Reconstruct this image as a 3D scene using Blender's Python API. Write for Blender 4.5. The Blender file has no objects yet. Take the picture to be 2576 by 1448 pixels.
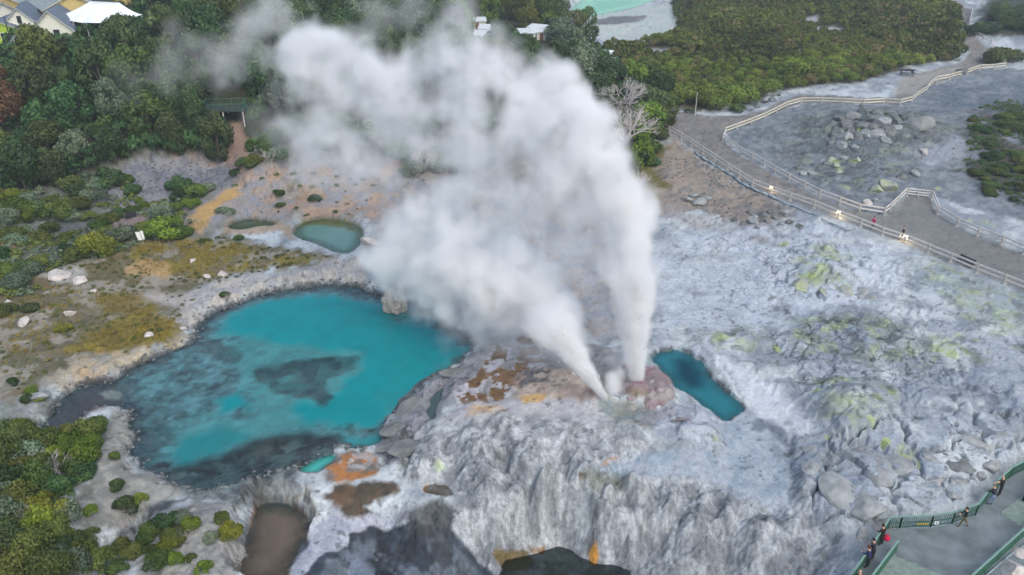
import bpy, bmesh, math, random
import numpy as np
from mathutils import Vector, Matrix

random.seed(7)
RNG = np.random.default_rng(11)
sc = bpy.context.scene
R = math.radians

# ------------------------------------------------------------------ camera
CAM_Z, PITCH, FOC = 40.0, R(27.0), 1996.0          # FOC: focal length in units of a 2576-wide frame
cd = bpy.data.cameras.new('camera')
cd.sensor_width = 36.0
cd.lens = 36.0 * FOC / 2576.0
cd.clip_start, cd.clip_end = 0.5, 9000.0
cam = bpy.data.objects.new('camera', cd)
cam.location = (0, 0, CAM_Z)
cam.rotation_euler = (R(90) - PITCH, 0, 0)
sc.collection.objects.link(cam)
sc.camera = cam

# ------------------------------------------------------------------ sky, sun, exposure (overcast evening)
world = bpy.data.worlds.new('World')
sc.world = world
world.use_nodes = True
wn, wl = world.node_tree.nodes, world.node_tree.links
sky = wn.new('ShaderNodeTexSky')
sky.sky_type = 'NISHITA'
sky.sun_disc = False
SUN_EL, SUN_AZ = R(49), R(150)                       # azimuth from +Y (away from the camera) towards +X
sky.sun_elevation = SUN_EL
sky.sun_rotation = SUN_AZ
sky.dust_density = 3.0
sky.air_density = 1.2
bg = wn['Background']
bg.inputs['Strength'].default_value = 0.15
wl.new(sky.outputs[0], bg.inputs['Color'])
sd = bpy.data.lights.new('sun', 'SUN')
sd.energy = 1.05
sd.angle = R(45)
sd.color = (1.0, 0.99, 0.985)
sun = bpy.data.objects.new('sun', sd)
dv = Vector((math.sin(SUN_AZ) * math.cos(SUN_EL), math.cos(SUN_AZ) * math.cos(SUN_EL), math.sin(SUN_EL)))
sun.rotation_euler = dv.to_track_quat('Z', 'Y').to_euler()
sun.location = dv * 200
sc.collection.objects.link(sun)
sc.view_settings.view_transform = 'Standard'
sc.view_settings.look = 'None'
sc.view_settings.gamma = 1.0
sc.view_settings.exposure = 0.42
sc.cycles.max_bounces = 13
sc.cycles.diffuse_bounces = 3
sc.cycles.glossy_bounces = 2
sc.cycles.transmission_bounces = 3
sc.cycles.transparent_max_bounces = 8
sc.cycles.volume_bounces = 9
sc.cycles.volume_step_rate = 1.5
sc.cycles.use_denoising = True
sc.cycles.use_adaptive_sampling = True
sc.cycles.adaptive_threshold = 0.03

COL = bpy.data.collections.new('place')
sc.collection.children.link(COL)

# ------------------------------------------------------------------ numpy noise
_T2 = RNG.random((256, 256)).astype(np.float32)
_T3 = RNG.random((64, 64, 64)).astype(np.float32)

def n2(x, y, seed=0):
    x = x + seed * 17.31; y = y + seed * 9.77
    ix = np.floor(x).astype(np.int64); iy = np.floor(y).astype(np.int64)
    fx = (x - ix).astype(np.float32); fy = (y - iy).astype(np.float32)
    fx = fx * fx * fx * (fx * (fx * 6 - 15) + 10); fy = fy * fy * fy * (fy * (fy * 6 - 15) + 10)
    a = _T2[ix & 255, iy & 255]; b = _T2[(ix + 1) & 255, iy & 255]
    c = _T2[ix & 255, (iy + 1) & 255]; d = _T2[(ix + 1) & 255, (iy + 1) & 255]
    return (a + (b - a) * fx) * (1 - fy) + (c + (d - c) * fx) * fy

def fbm(x, y, octv=4, seed=0, gain=.5):
    s = 0; a = 1.0; t = 0; ca, sa = .8, .6
    for k in range(octv):
        s = s + a * n2(x, y, seed + k * 3); t += a; a *= gain
        x, y = 2.07 * (ca * x - sa * y), 2.07 * (sa * x + ca * y)
    return s / t                                        # 0..1, mean .5

def ridge(x, y, octv=3, seed=0):
    s = 0; a = 1.0; t = 0
    for k in range(octv):
        s = s + a * (1 - np.abs(2 * n2(x, y, seed + k * 5) - 1)); t += a; a *= .5
        x, y = 2.1 * (.8 * x - .6 * y), 2.1 * (.6 * x + .8 * y)
    return s / t

def worley(x, y, seed=0):
    """distance to nearest and second nearest feature, random id of nearest"""
    ix = np.floor(x).astype(np.int64); iy = np.floor(y).astype(np.int64)
    f1 = np.full(x.shape, 9., np.float32); f2 = f1.copy(); idn = np.zeros(x.shape, np.float32)
    for dx in (-1, 0, 1):
        for dy in (-1, 0, 1):
            cx, cy = ix + dx, iy + dy
            px = cx + _T2[(cx + seed) & 255, cy & 255]; py = cy + _T2[cx & 255, (cy + 91 + seed) & 255]
            d = np.hypot(px - x, py - y).astype(np.float32)
            m = d < f1
            f2 = np.where(m, f1, np.minimum(f2, d)); idn = np.where(m, _T2[(cx + 7) & 255, (cy + 31) & 255], idn)
            f1 = np.where(m, d, f1)
    return f1, f2, idn

def n3(x, y, z, seed=0):
    x = x + seed * 7.31; y = y + seed * 3.77; z = z + seed * 5.13
    ix = np.floor(x).astype(np.int32); iy = np.floor(y).astype(np.int32); iz = np.floor(z).astype(np.int32)
    fx = (x - ix).astype(np.float32); fy = (y - iy).astype(np.float32); fz = (z - iz).astype(np.float32)
    fx = fx * fx * (3 - 2 * fx); fy = fy * fy * (3 - 2 * fy); fz = fz * fz * (3 - 2 * fz)
    ix &= 63; iy &= 63; iz &= 63; jx = (ix + 1) & 63; jy = (iy + 1) & 63; jz = (iz + 1) & 63
    a = _T3[ix, iy, iz] * (1 - fx) + _T3[jx, iy, iz] * fx
    b = _T3[ix, jy, iz] * (1 - fx) + _T3[jx, jy, iz] * fx
    c = _T3[ix, iy, jz] * (1 - fx) + _T3[jx, iy, jz] * fx
    d = _T3[ix, jy, jz] * (1 - fx) + _T3[jx, jy, jz] * fx
    return (a * (1 - fy) + b * fy) * (1 - fz) + (c * (1 - fy) + d * fy) * fz

def fbm3(x, y, z, octv=4, seed=0, gain=.5):
    s = 0; a = 1.; t = 0
    for k in range(octv):
        s = s + a * n3(x, y, z, seed + k); t += a; a *= gain
        x, y, z = 2.03 * (.8 * x - .6 * y), 2.03 * (.6 * x + .8 * y), 2.03 * z
    return s / t

def smooth(e0, e1, x):
    t = np.clip((x - e0) / (e1 - e0), 0, 1)
    return t * t * (3 - 2 * t)

# ------------------------------------------------------------------ survey: bearings measured in the photograph -> points of the place
SP, CP = math.sin(PITCH), math.cos(PITCH)
def ray(u, v):
    a = (np.asarray(u, float) - 1288) / FOC; b = (724 - np.asarray(v, float)) / FOC
    return a, CP + b * SP, -SP + b * CP
def P(u, v, z=0.0):
    dx, dy, dz = ray(u, v); t = (z - CAM_Z) / dz
    return dx * t, dy * t
def at_depth(u, v, y):
    dx, dy, dz = ray(u, v); t = y / dy
    return np.array([dx * t, y, CAM_Z + dz * t])

def poly_sdf(X, Y, poly):
    """signed distance (negative inside) to a closed polygon"""
    px = np.array([p[0] for p in poly], np.float32); py = np.array([p[1] for p in poly], np.float32)
    d = np.full(X.shape, 1e9, np.float32); inside = np.zeros(X.shape, bool)
    n = len(px)
    for i in range(n):
        ax, ay, bx, by = px[i], py[i], px[(i + 1) % n], py[(i + 1) % n]
        ex, ey = bx - ax, by - ay
        wx, wy = X - ax, Y - ay
        t = np.clip((wx * ex + wy * ey) / (ex * ex + ey * ey + 1e-9), 0, 1)
        d = np.minimum(d, (wx - ex * t) ** 2 + (wy - ey * t) ** 2)
        c = ((ay <= Y) & (by > Y)) | ((by <= Y) & (ay > Y))
        xi = ax + (Y - ay) / (ey if abs(ey) > 1e-9 else 1e-9) * ex
        inside ^= c & (X < xi)
    d = np.sqrt(d)
    return np.where(inside, -d, d)

def line_dist(X, Y, pts):
    d = np.full(X.shape, 1e9, np.float32)
    for (ax, ay), (bx, by) in zip(pts[:-1], pts[1:]):
        ex, ey = bx - ax, by - ay
        t = np.clip(((X - ax) * ex + (Y - ay) * ey) / (ex * ex + ey * ey + 1e-9), 0, 1)
        d = np.minimum(d, (X - ax - ex * t) ** 2 + (Y - ay - ey * t) ** 2)
    return np.sqrt(d)

def near(X, Y, poly, m):
    px = [p[0] for p in poly]; py = [p[1] for p in poly]
    return np.nonzero((X > min(px) - m) & (X < max(px) + m) & (Y > min(py) - m) & (Y < max(py) + m))[0]

def densify(px, n=3):
    """round a polygon with one pass of corner cutting"""
    for _ in range(n):
        q = []
        for i in range(len(px)):
            a, b = px[i], px[(i + 1) % len(px)]
            q += [(.75 * a[0] + .25 * b[0], .75 * a[1] + .25 * b[1]), (.25 * a[0] + .75 * b[0], .25 * a[1] + .75 * b[1])]
        px = q
    return px

# ------------------------------------------------------------------ terrain heights
CTRL = [  # bearing u, v and height
 # blue pool surroundings
 (830,700,.9),(600,745,.9),(480,830,.8),(300,930,.8),(150,1000,.7),(60,1090,.9),(250,1060,.4),(390,1130,.6),(300,1190,1.0),
 (430,1235,.5),(520,1270,.3),(950,725,.8),(1060,760,.8),(1150,830,.7),(700,1000,-.2),(900,850,-.2),(1000,960,-.2),(500,1000,-.2),(600,1120,-.2),
 # lower left
 (0,1448,1.5),(150,1400,1.2),(60,1250,1.6),(180,1290,1.2),(270,1300,.2),(300,1360,-.6),(240,1400,-1.0),(400,1330,.7),(520,1330,.6),(560,1420,.2),(600,1440,-.3),
 (450,1420,.3),(600,1290,.0),(700,1255,-.35),(760,1270,-.4),(660,1340,-1.6),(700,1440,-1.7),
 # flats below the pool, brown terraces
 (700,1200,-.15),(800,1180,-.1),(900,1180,.1),(820,1260,-.6),(960,1240,-.2),(900,1300,-1.1),(800,1310,-1.2),(800,1380,-2.0),(760,1448,-2.3),
 (1000,1310,-1.8),(1060,1250,-.2),(1100,1300,-2.4),(1000,1350,-2.5),(900,1380,-2.6),(1000,1440,-3.5),(1150,1380,-3.6),(1200,1440,-4.2),(1120,1330,-2.8),
 # mound
 (1000,1090,.8),(980,1130,.5),(1080,960,1.0),(1230,865,.9),(1100,1040,.8),(1060,1120,1.1),(1150,1060,1.4),(1250,1000,1.4),(1300,1100,1.7),(1400,1000,1.7),(1400,1130,1.4),
 (1520,1005,2.0),(1500,1080,1.9),(1600,1040,2.2),(1640,950,2.6),(1560,920,1.9),(1350,870,1.1),(1700,1050,1.8),(1790,1110,1.4),(1620,1130,1.3),(1100,1160,.8),(1200,1160,.9),
 (1500,1170,.7),(1300,1165,.6),(1400,1175,.5),(1600,1175,.5),(1800,1150,.5),(1020,1180,.5),
 (1150,1210,-.1),(1300,1215,-.2),(1450,1215,-.2),(1600,1220,-.2),(1750,1210,.2),(1900,1180,.4),
 (1160,1290,-1.9),(1250,1310,-2.1),(1400,1310,-2.0),(1550,1300,-1.8),(1700,1310,-1.5),(1850,1310,-1.0),(1950,1260,-.1),(2050,1300,.1),
 (1200,1390,-3.9),(1300,1395,-4.1),(1450,1390,-4.0),(1600,1385,-3.6),(1700,1390,-3.0),(1850,1390,-2.2),(2000,1370,-1.2),(2120,1360,-.1),
 (1300,1500,-5.0),(1500,1500,-5.0),(1700,1470,-4.0),(1900,1448,-2.8),(2050,1448,-1.6),(2120,1448,-.7),
 # grey apron and lower right
 (1880,1090,.5),(1950,1130,.4),(2000,1200,.4),(2100,1130,.9),(2250,1150,.8),(2150,1230,.9),(2350,1240,.5),(2450,1180,.8),(2560,1080,1.0),(2230,1330,.2),(2400,1380,.2),(2576,1400,.2),(2500,1300,.2),(2180,1420,.1),
 # right field
 (1900,1000,1.1),(1700,860,1.1),(1800,900,1.2),(2100,950,1.4),(2300,900,1.7),(2500,900,1.9),(1700,700,1.4),(1900,700,1.8),(2080,690,2.7),(2060,740,2.0),(2300,740,2.2),(2500,780,2.4),(1650,560,1.6),(1800,560,2.0),
 (2130,1010,2.0),(2250,870,2.2),
 # path and beyond
 (1720,350,3.6),(1830,420,3.5),(2000,510,3.2),(2200,575,3.0),(2450,670,2.8),(2576,720,2.8),(1650,440,2.6),(1720,470,2.4),
 (1900,350,4.2),(2000,400,4.0),(2150,300,6.5),(2250,330,6.8),(2200,360,5.6),(2130,450,4.3),(2220,480,4.6),(2300,250,5.2),(2450,300,5.5),(2576,350,6.5),(2400,420,4.6),(2500,500,4.2),(2350,530,3.4),
 (1750,280,4.2),(1950,250,4.7),(2100,240,5.0),(2300,200,5.4),(2450,160,5.8),(2410,50,7.0),(2540,80,9.5),(2576,30,12),(2576,160,6.5),
 (1600,90,4.2),(1500,40,4.0),(1560,20,4.0),(1800,100,5.5),(2000,100,7.0),(2200,100,7.0),(2000,10,9.0),(1750,10,6.5),(2250,10,9.0),(1800,200,5.0),
 # behind the geyser, village, forest hill
 (1600,330,4.0),(1500,250,4.5),(1400,160,6.0),(1250,110,7.5),(1330,60,8.0),(1450,80,6.0),(1300,350,3.2),(1100,450,3.0),(1200,600,1.2),(1000,620,1.3),(1400,650,1.2),(1100,370,4.0),(950,380,4.8),
 (900,300,6.0),(1000,200,9),(900,80,13),(1100,40,11),(700,150,14),(740,420,5.0),(640,420,4.6),(850,430,4.4),(560,480,3.6),(480,545,2.4),(700,500,3.0),(850,520,2.4),(640,590,1.9),(860,620,1.8),(760,600,1.8),(920,560,2.0),
 (600,380,4.6),(560,330,6.8),(590,275,8.5),(500,250,9.5),(400,420,3.6),(450,480,2.6),(300,430,3.4),(200,480,2.6),(350,560,2.0),(300,620,2.0),(150,590,.9),(200,560,.7),(60,560,1.6),(0,600,2.2),(0,480,3.2),(100,700,1.6),(250,720,1.6),(420,680,1.4),(560,660,1.3),(400,780,1.0),(200,800,1.3),(50,850,1.4),
 (100,400,4.0),(300,330,8.0),(100,250,11.0),(400,200,13.0),(200,130,15.0),(60,110,16.5),(250,70,18),(100,30,18.5),(400,60,17.5),(560,60,16.5),(700,40,15),
]
cz = np.array([c[2] for c in CTRL], float)
cx, cy = P([c[0] for c in CTRL], [c[1] for c in CTRL], cz)
FARC = [(-300, 120, 14), (-300, 300, 26), (-120, 420, 24), (0, 420, 14), (150, 420, 12), (300, 300, 16), (300, 120, 10), (120, 30, 0), (-120, 30, 2), (0, 15, -6), (0, 1200, 20), (-900, 900, 30), (900, 900, 26), (-200, 15, 3), (200, 15, 0), (60, 25, -1), (-60, 25, 1)]
cx = np.concatenate([cx, [f[0] for f in FARC]]); cy = np.concatenate([cy, [f[1] for f in FARC]]); cz = np.concatenate([cz, [f[2] for f in FARC]])
# interpolate in a log-distance space so that near detail and far sweep get the same stiffness
def warp(x, y):
    r = np.hypot(x, y + 8) + 1e-6
    return np.arctan2(x, y + 8) * 50.0, np.log(r / 40.0) * 50.0
wx_, wy_ = warp(cx, cy)
def _k(dx, dy): return np.sqrt(dx * dx + dy * dy + 1.0)
A = _k(wx_[:, None] - wx_[None], wy_[:, None] - wy_[None])
A[np.diag_indices(len(A))] -= 0.25
nC = len(cz)
B = np.zeros((nC + 1, nC + 1)); B[:nC, :nC] = A; B[:nC, nC] = 1; B[nC, :nC] = 1
RW = np.linalg.solve(B, np.concatenate([cz, [0]]))
def base_height(x, y):
    wx, wy = warp(x, y)
    wx = wx.astype(np.float32); wy = wy.astype(np.float32)
    out = np.full(x.shape, RW[nC], np.float32)
    for i in range(nC):
        out += np.float32(RW[i]) * _k(wx - np.float32(wx_[i]), wy - np.float32(wy_[i]))
    return out

# ------------------------------------------------------------------ water bodies: outline bearings, level
POOL_PX = [(830,712),(760,722),(690,735),(650,742),(600,765),(545,783),(515,800),(497,822),(484,845),(498,853),(470,868),(440,880),(380,905),(330,925),(305,945),(297,955),
 (265,960),(225,967),(200,972),(175,990),(147,1012),(125,1050),(90,1080),(150,1084),(190,1066),(235,1036),(275,1024),(320,1031),(327,1049),(322,1074),(345,1106),(322,1128),(327,1156),(347,1161),(352,1186),(365,1193),(402,1193),
 (410,1218),(450,1221),(472,1231),(478,1242),(520,1238),(580,1222),(640,1200),(700,1190),(760,1165),(800,1148),(845,1132),(853,1120),(900,1130),(940,1130),(962,1108),(962,1085),(968,1068),(990,1045),(1030,1010),(1060,985),(1085,955),(1140,928),(1180,893),(1205,870),(1190,862),(1175,850),(1140,820),(1110,800),(1075,785),(1045,765),(1000,752),(965,740),(930,733),(890,720)]
GREEN_PX = [(738,590),(745,572),(765,558),(810,550),(850,552),(890,562),(915,575),(912,600),(905,620),(880,640),(845,638),(820,625),(790,612),(745,602)]
OLIVE_PX = [(572,572),(585,562),(610,555),(640,553),(670,556),(694,565),(690,573),(660,575),(630,580),(600,583),(580,578)]
TEAL_PX = [(1632,905),(1650,892),(1680,882),(1715,882),(1740,892),(1755,905),(1775,920),(1785,945),(1800,965),(1825,985),(1850,1000),(1862,1020),(1873,1036),(1855,1048),(1822,1062),(1805,1050),(1780,1035),(1755,1015),(1735,1000),(1700,985),(1690,960),(1660,930)]
MINI_PX = [(756,1180),(775,1165),(800,1152),(830,1143),(848,1150),(840,1165),(815,1180),(800,1193),(775,1196),(760,1190)]
BROWN_PX = [(650,1268),(690,1262),(730,1268),(760,1285),(778,1300),(780,1330),(770,1370),(745,1400),(730,1430),(722,1470),(590,1470),(612,1400),(618,1370),(625,1330),(635,1290)]
DARK_PX = [(1262,1420),(1280,1405),(1330,1398),(1370,1385),(1400,1372),(1430,1380),(1460,1400),(1500,1418),(1560,1425),(1590,1440),(1600,1520),(1240,1520)]
LAKE_PX = [(1432,30),(1450,12),(1470,-10),(1500,-60),(1640,-60),(1650,-10),(1652,8),(1615,18),(1580,25),(1545,32),(1500,42),(1465,42)]
CRACK_PX = [(1078,1005),(1100,985),(1118,970),(1112,1000),(1098,1030),(1092,1060),(1080,1062),(1072,1040)]
BROWN2_PX = [(1064,1228),(1075,1220),(1100,1218),(1125,1222),(1140,1240),(1140,1250),(1110,1248),(1070,1242)]
def wpoly(px, z): return [tuple(map(float, P(u, v, z))) for u, v in px]
WATER = [  # name, outline, level, maximum depth
 ('blue_pool', densify(POOL_PX, 1), 0.0, 1.6),
 ('green_pool', densify(GREEN_PX, 2), 1.55, 1.0),
 ('olive_pool', densify(OLIVE_PX, 2), 1.7, .8),
 ('vent_pool', densify(TEAL_PX, 1), .72, 1.6),
 ('small_turquoise_pool', densify(MINI_PX, 2), -.28, .8),
 ('brown_pool', densify(BROWN_PX, 2), -1.75, .8),
 ('dark_stream', densify(DARK_PX, 1), -4.4, .9),
 ('far_lake', densify(LAKE_PX, 1), 3.6, 1.2),
 ('crevice_pool', densify(CRACK_PX, 2), .35, .7),
 ('amber_puddle', densify(BROWN2_PX, 1), -.2, .5),
]
WPOLY = {n: wpoly(px, lv) for n, px, lv, dm in WATER}

# level platform of the viewing terrace (lower right) and the road-like footpath
DECK_PX = [(2110,1500),(2133,1470),(2180,1400),(2228,1330),(2260,1331),(2340,1329),(2400,1318),(2456,1297),(2500,1238),(2540,1201),(2600,1172),(2740,1120),(2740,1500)]
DECK_Z = .25
DECK = wpoly(DECK_PX, DECK_Z)

def height(x, y, detail=True):
    x = np.asarray(x, np.float32); y = np.asarray(y, np.float32)
    z = base_height(x, y)
    dist = np.hypot(x, y)
    # rolling relief
    z += (fbm(x * .09, y * .09, 3, 3) - .5) * 1.0 * smooth(30, 60, dist)
    rg = .35 + 1.0 * smooth(.42, .62, fbm(x * .12, y * .12, 3, 15))          # smooth sheets and rough patches
    z += (fbm(x * .5, y * .5, 3, 5) - .5) * .45
    z += (ridge(x * .9, y * .9, 3, 8) - .6) * .09 * rg
    if detail:
        z += (fbm(x * 2.6, y * 2.6, 3, 21) - .5) * .10 * rg
    # low terraces: the crust steps down along wandering contours
    tt = fbm(x * .13, y * .13, 4, 17) * 9.0
    fr_ = tt - np.floor(tt)
    z += (smooth(.0, .10, fr_) - fr_) * .20 * smooth(300, 120, dist) * (.4 + .6 * smooth(.45, .6, fbm(x * .07, y * .07, 2, 19)))
    # cracked plates of sinter, lower right and by the sulphur knolls
    for px, sc_, amp in PLATES:
        i = near(x, y, px, 2)
        if not len(i): continue
        xx, yy = x[i], y[i]
        sdv = poly_sdf(xx, yy, px)
        w = smooth(.8, -1.5, sdv)
        wxx = xx + (fbm(xx * .7, yy * .7, 3, 31) - .5) * 2.2; wyy = yy + (fbm(xx * .7, yy * .7, 3, 37) - .5) * 2.2
        f1, f2, idn = worley(wxx / sc_, wyy / sc_, 5)
        e = smooth(.0, .16, f2 - f1)
        z[i] += w * amp * (e * (.5 + .9 * idn) - .35)
    # curtains of flowstone down the front of the mound
    i = near(x, y, CURTAIN, 2)
    if len(i):
        xx, yy = x[i], y[i]
        w = smooth(1.6, -2.6, poly_sdf(xx, yy, CURTAIN) + (fbm(xx * .35, yy * .35, 3, 49) - .5) * 3)
        ang = np.arctan2(xx - 10.0, yy - 61.0); rr = np.hypot(xx - 10.0, yy - 61.0)
        ang = ang + (fbm(xx * .7, yy * .7, 4, 41) - .5) * .22
        st = n2(ang * 14, rr * .35, 3) * .5 + n2(ang * 32, rr * .7, 7) * .3 + n2(ang * 70, rr * 1.2, 9) * .2
        z[i] += w * ((st - .5) * .5 + (fbm(xx * .5, yy * .5, 4, 43) - .5) * 2.3 + (ridge(xx * .7, yy * .45, 3, 47) - .6) * .35)
    # knobs (geyser cone and lobes)
    for (u, v, zz, rad, hh, pw) in KNOBS:
        kx, ky = P(u, v, zz)
        i = np.nonzero((np.abs(x - kx) < rad * 1.6) & (np.abs(y - ky) < rad * 1.6))[0]
        if len(i):
            a_ = np.arctan2(y[i] - ky, x[i] - kx)
            d = np.hypot(x[i] - kx, y[i] - ky) / (rad * (.8 + .4 * fbm(np.cos(a_) * 1.3 + kx, np.sin(a_) * 1.3 + ky, 2, 51)))
            z[i] += hh * np.clip(1 - d ** pw, 0, 1) ** .7
    # ditches
    for pts, dep, wid in DITCHES:
        i = near(x, y, pts, wid * 3)
        if len(i):
            d = line_dist(x[i], y[i], pts)
            d = d + (fbm(x[i] * 2, y[i] * 2, 2, 61) - .5) * wid
            z[i] -= dep * np.exp(-(np.maximum(d, 0) / wid) ** 2)
    # smooth sheets: wash aprons, the white top of the mound, the trodden path
    for px, k in FLATS:
        i = near(x, y, px, 2)
        if len(i):
            w = smooth(1.2, -.8, poly_sdf(x[i], y[i], px)) * k
            z[i] = z[i] + (base_height(x[i], y[i]) - z[i]) * w
    # water bodies: bed below the level, bank above it
    for n, px, lv, dm in WATER:
        pl = WPOLY[n]
        i = near(x, y, pl, 6)
        if not len(i): continue
        s = poly_sdf(x[i], y[i], pl)
        s = s + (fbm(x[i] * 1.3, y[i] * 1.3, 3, 71) - .5) * (1.1 if n == 'blue_pool' else (.7 if n in ('brown_pool', 'vent_pool') else .3))
        zi = z[i]
        bank = lv + .10 + np.clip(s, 0, 5) * .55 + (fbm(x[i] * 1.1, y[i] * 1.1, 2, 75) - .5) * .12
        outw = smooth(4.0, .0, s)
        hi_ = np.maximum(zi, np.minimum(bank, lv + .10 + .10 * np.clip(s, 0, 3) ** .7))
        zo = zi + (hi_ - zi) * outw
        sc0 = np.clip(s, 0, 9)
        lim = lv + .22 + (sc0 * 1.6 + sc0 ** 2 * .8 if n in ('dark_stream', 'brown_pool') else sc0 * .35 + sc0 ** 2 * .35)                # steep banks at most
        zo = np.where(s < 6, np.minimum(zo, np.maximum(lim, lv + .2)), zo)
        bed = lv - .06 - dm * smooth(0, 4.5, -s) - .05 * (fbm(x[i] * 2, y[i] * 2, 2, 77))
        z[i] = np.where(s > 0, zo, bed)
    # terrace
    i = near(x, y, DECK, 4)
    if len(i):
        s = poly_sdf(x[i], y[i], DECK)
        w = smooth(1.6, .2, s)
        z[i] = z[i] + (DECK_Z - .12 - z[i]) * w
    return z

def wl_(px, z): return [tuple(map(float, P(u, v, z))) for u, v in px]
PLATES = [
 (wl_([(1990,1120),(2120,1080),(2300,1070),(2560,1040),(2700,1040),(2700,1120),(2540,1170),(2480,1230),(2440,1262),(2300,1290),(2220,1300),(2120,1310),(2020,1260),(1985,1190)], .8), 3.1, .75),
 (wl_([(1900,640),(2080,600),(2230,690),(2240,730),(2080,760),(1960,730)], 2.4), 2.9, .42),
 (wl_([(1900,830),(2100,800),(2480,830),(2560,960),(2400,1080),(2100,1080),(2000,1000)], 1.8), 2.6, .2),
 (wl_([(1980,290),(2200,265),(2340,290),(2330,370),(2150,400),(2080,360)], 6), 2.2, .3),
 (wl_([(960,1085),(1060,985),(1180,900),(1200,890),(1120,970),(1060,1070),(1010,1160),(970,1150)], .8), 1.9, .35),
]
FLATS = [
 (wl_([(1830,1066),(1873,1042),(1965,1065),(1985,1095),(1975,1140),(1992,1190),(1990,1250),(1930,1250),(1800,1205),(1600,1190),(1560,1170),(1680,1140),(1810,1135)], .5), .85),
 (wl_([(1290,1030),(1420,1010),(1510,1030),(1520,1090),(1420,1120),(1300,1100)], 1.7), .6),
 (wl_([(1700,300),(1740,372),(1860,452),(2047,524),(2274,612),(2529,715),(2700,790),(2700,690),(2459,596),(2357,541),(2310,480),(2239,535),(2162,536),(1984,460),(1862,392),(1830,337)], 3.3), .85),
 (wl_([(1650,640),(1800,640),(1950,780),(1950,860),(1760,830),(1660,780)], 1.5), .6),
 (wl_([(1800,900),(1900,960),(2020,1060),(1920,1040),(1850,990)], 1.0), .5),
]
CURTAIN = wl_([(1010,1140),(1120,1120),(1250,1110),(1420,1120),(1560,1140),(1700,1180),(1850,1200),(1990,1230),(2090,1330),(2120,1460),(1900,1520),(1600,1520),(1300,1460),(1120,1380),(1130,1290),(1020,1240)], -1.0)
KNOBS = [
 (1640,975,2.2,2.4,.4,2.2),(1580,945,2.2,1.1,.8,2),(1525,1015,2.0,1.3,.6,2),(1500,1010,1.9,1.2,.5,2),(1600,1000,2.1,1.6,.5,2),
 (1470,1375,-3.8,1.8,1.5,2.6),(1560,1375,-3.4,1.6,1.2,2.6),(1770,1120,1.0,2.1,.9,2.5),(1720,1170,.6,1.6,.8,2.5),(1085,1190,.5,1.1,1.2,2),(1260,1360,-3.6,2.0,1.0,2.5),(1150,1330,-2.8,1.9,1.0,2.5),
 (2080,690,2.6,3.2,.5,2.0),(2140,1015,1.8,4.0,.7,2.0),(1810,855,1.1,3.0,.6,2),(1900,860,1.2,2.0,.4,2),(2065,620,3,1.6,.6,2),
 (1180,1262,-1.2,1.7,.9,2.2),(1255,1285,-1.7,2.0,1.1,2.2),(1335,1275,-1.6,1.7,.9,2.2),(1400,1300,-1.9,1.9,1.1,2.2),(1490,1270,-1.5,1.8,1.0,2.2),(1560,1300,-1.8,1.7,1.0,2.2),(1640,1280,-1.4,2.0,1.0,2.2),(1720,1320,-1.6,1.8,.9,2.2),(1800,1290,-1.0,1.7,.7,2.2),(1870,1340,-1.4,2.0,.8,2.2),(1760,1390,-2.8,2.0,.9,2.2),(1960,1350,-1.0,2.0,.7,2.2),(1380,1240,-.6,1.3,.6,2.2),(1230,1230,-.5,1.2,.6,2.2),(1600,1225,-.3,1.3,.5,2.2),
 (735,430,4.5,7.0,1.6,2),(640,440,4.2,4,1.0,2),
]
DITCHES = [
 (wl_([(1805,915),(1830,950),(1860,1000),(1872,1030)], .9), .35, .22),
 (wl_([(1822,1064),(1873,1038)], .7), .35, .2),
 (wl_([(1873,1036),(1905,1045),(1960,1060),(1985,1090),(1980,1130),(1990,1180),(1998,1230)], .6), .5, .35),
 (wl_([(960,1150),(1010,1110),(1065,1060)], .8), .6, .25),
 (wl_([(1008,1180),(1030,1130),(1080,1080)], .8), .6, .25),
 (wl_([(355,1310),(320,1345),(270,1370),(230,1400)], -.3), .9, .9),
 (wl_([(1090,1290),(1130,1310),(1110,1330)], -2.6), 1.4, 1.0),
 (wl_([(0,600),(60,580),(150,590),(200,570),(300,540),(450,500),(560,450)], 1.5), .8, 2.2),
]

# ------------------------------------------------------------------ terrain sheet: a fan of rows and columns, finer towards the viewer's side
th = np.concatenate([np.linspace(R(54), R(47), 70), np.linspace(R(46.95), R(38.2), 260), np.linspace(R(38.1), R(5.2), 420), np.geomspace(R(5.0), R(.45), 26)])
NR, NCOL = len(th), 1060
rows = CAM_Z / np.tan(th)
ss = np.linspace(-1, 1, NCOL); ss = np.sign(ss) * (np.abs(ss) * .92 + .45 * np.abs(ss) ** 7)
GX = (rows[:, None] * ss[None]).astype(np.float32).ravel(); GY = np.repeat(rows, NCOL).astype(np.float32)
GZ = np.minimum(height(GX, GY), 38)
HZ = GZ.reshape(NR, NCOL)
_lrow = np.log(rows)
def ground_z(x, y):
    """height of the finished sheet at a point"""
    x = np.atleast_1d(np.asarray(x, float)); y = np.atleast_1d(np.asarray(y, float))
    r = np.interp(np.log(np.maximum(y, rows[0] + 1e-3)), _lrow, np.arange(NR)); c = np.interp(x / y, ss, np.arange(NCOL))
    r0 = np.clip(r.astype(int), 0, NR - 2); c0 = np.clip(c.astype(int), 0, NCOL - 2); fr = r - r0; fc = c - c0
    return (HZ[r0, c0] * (1 - fr) * (1 - fc) + HZ[r0 + 1, c0] * fr * (1 - fc) + HZ[r0, c0 + 1] * (1 - fr) * fc + HZ[r0 + 1, c0 + 1] * fr * fc)
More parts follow.
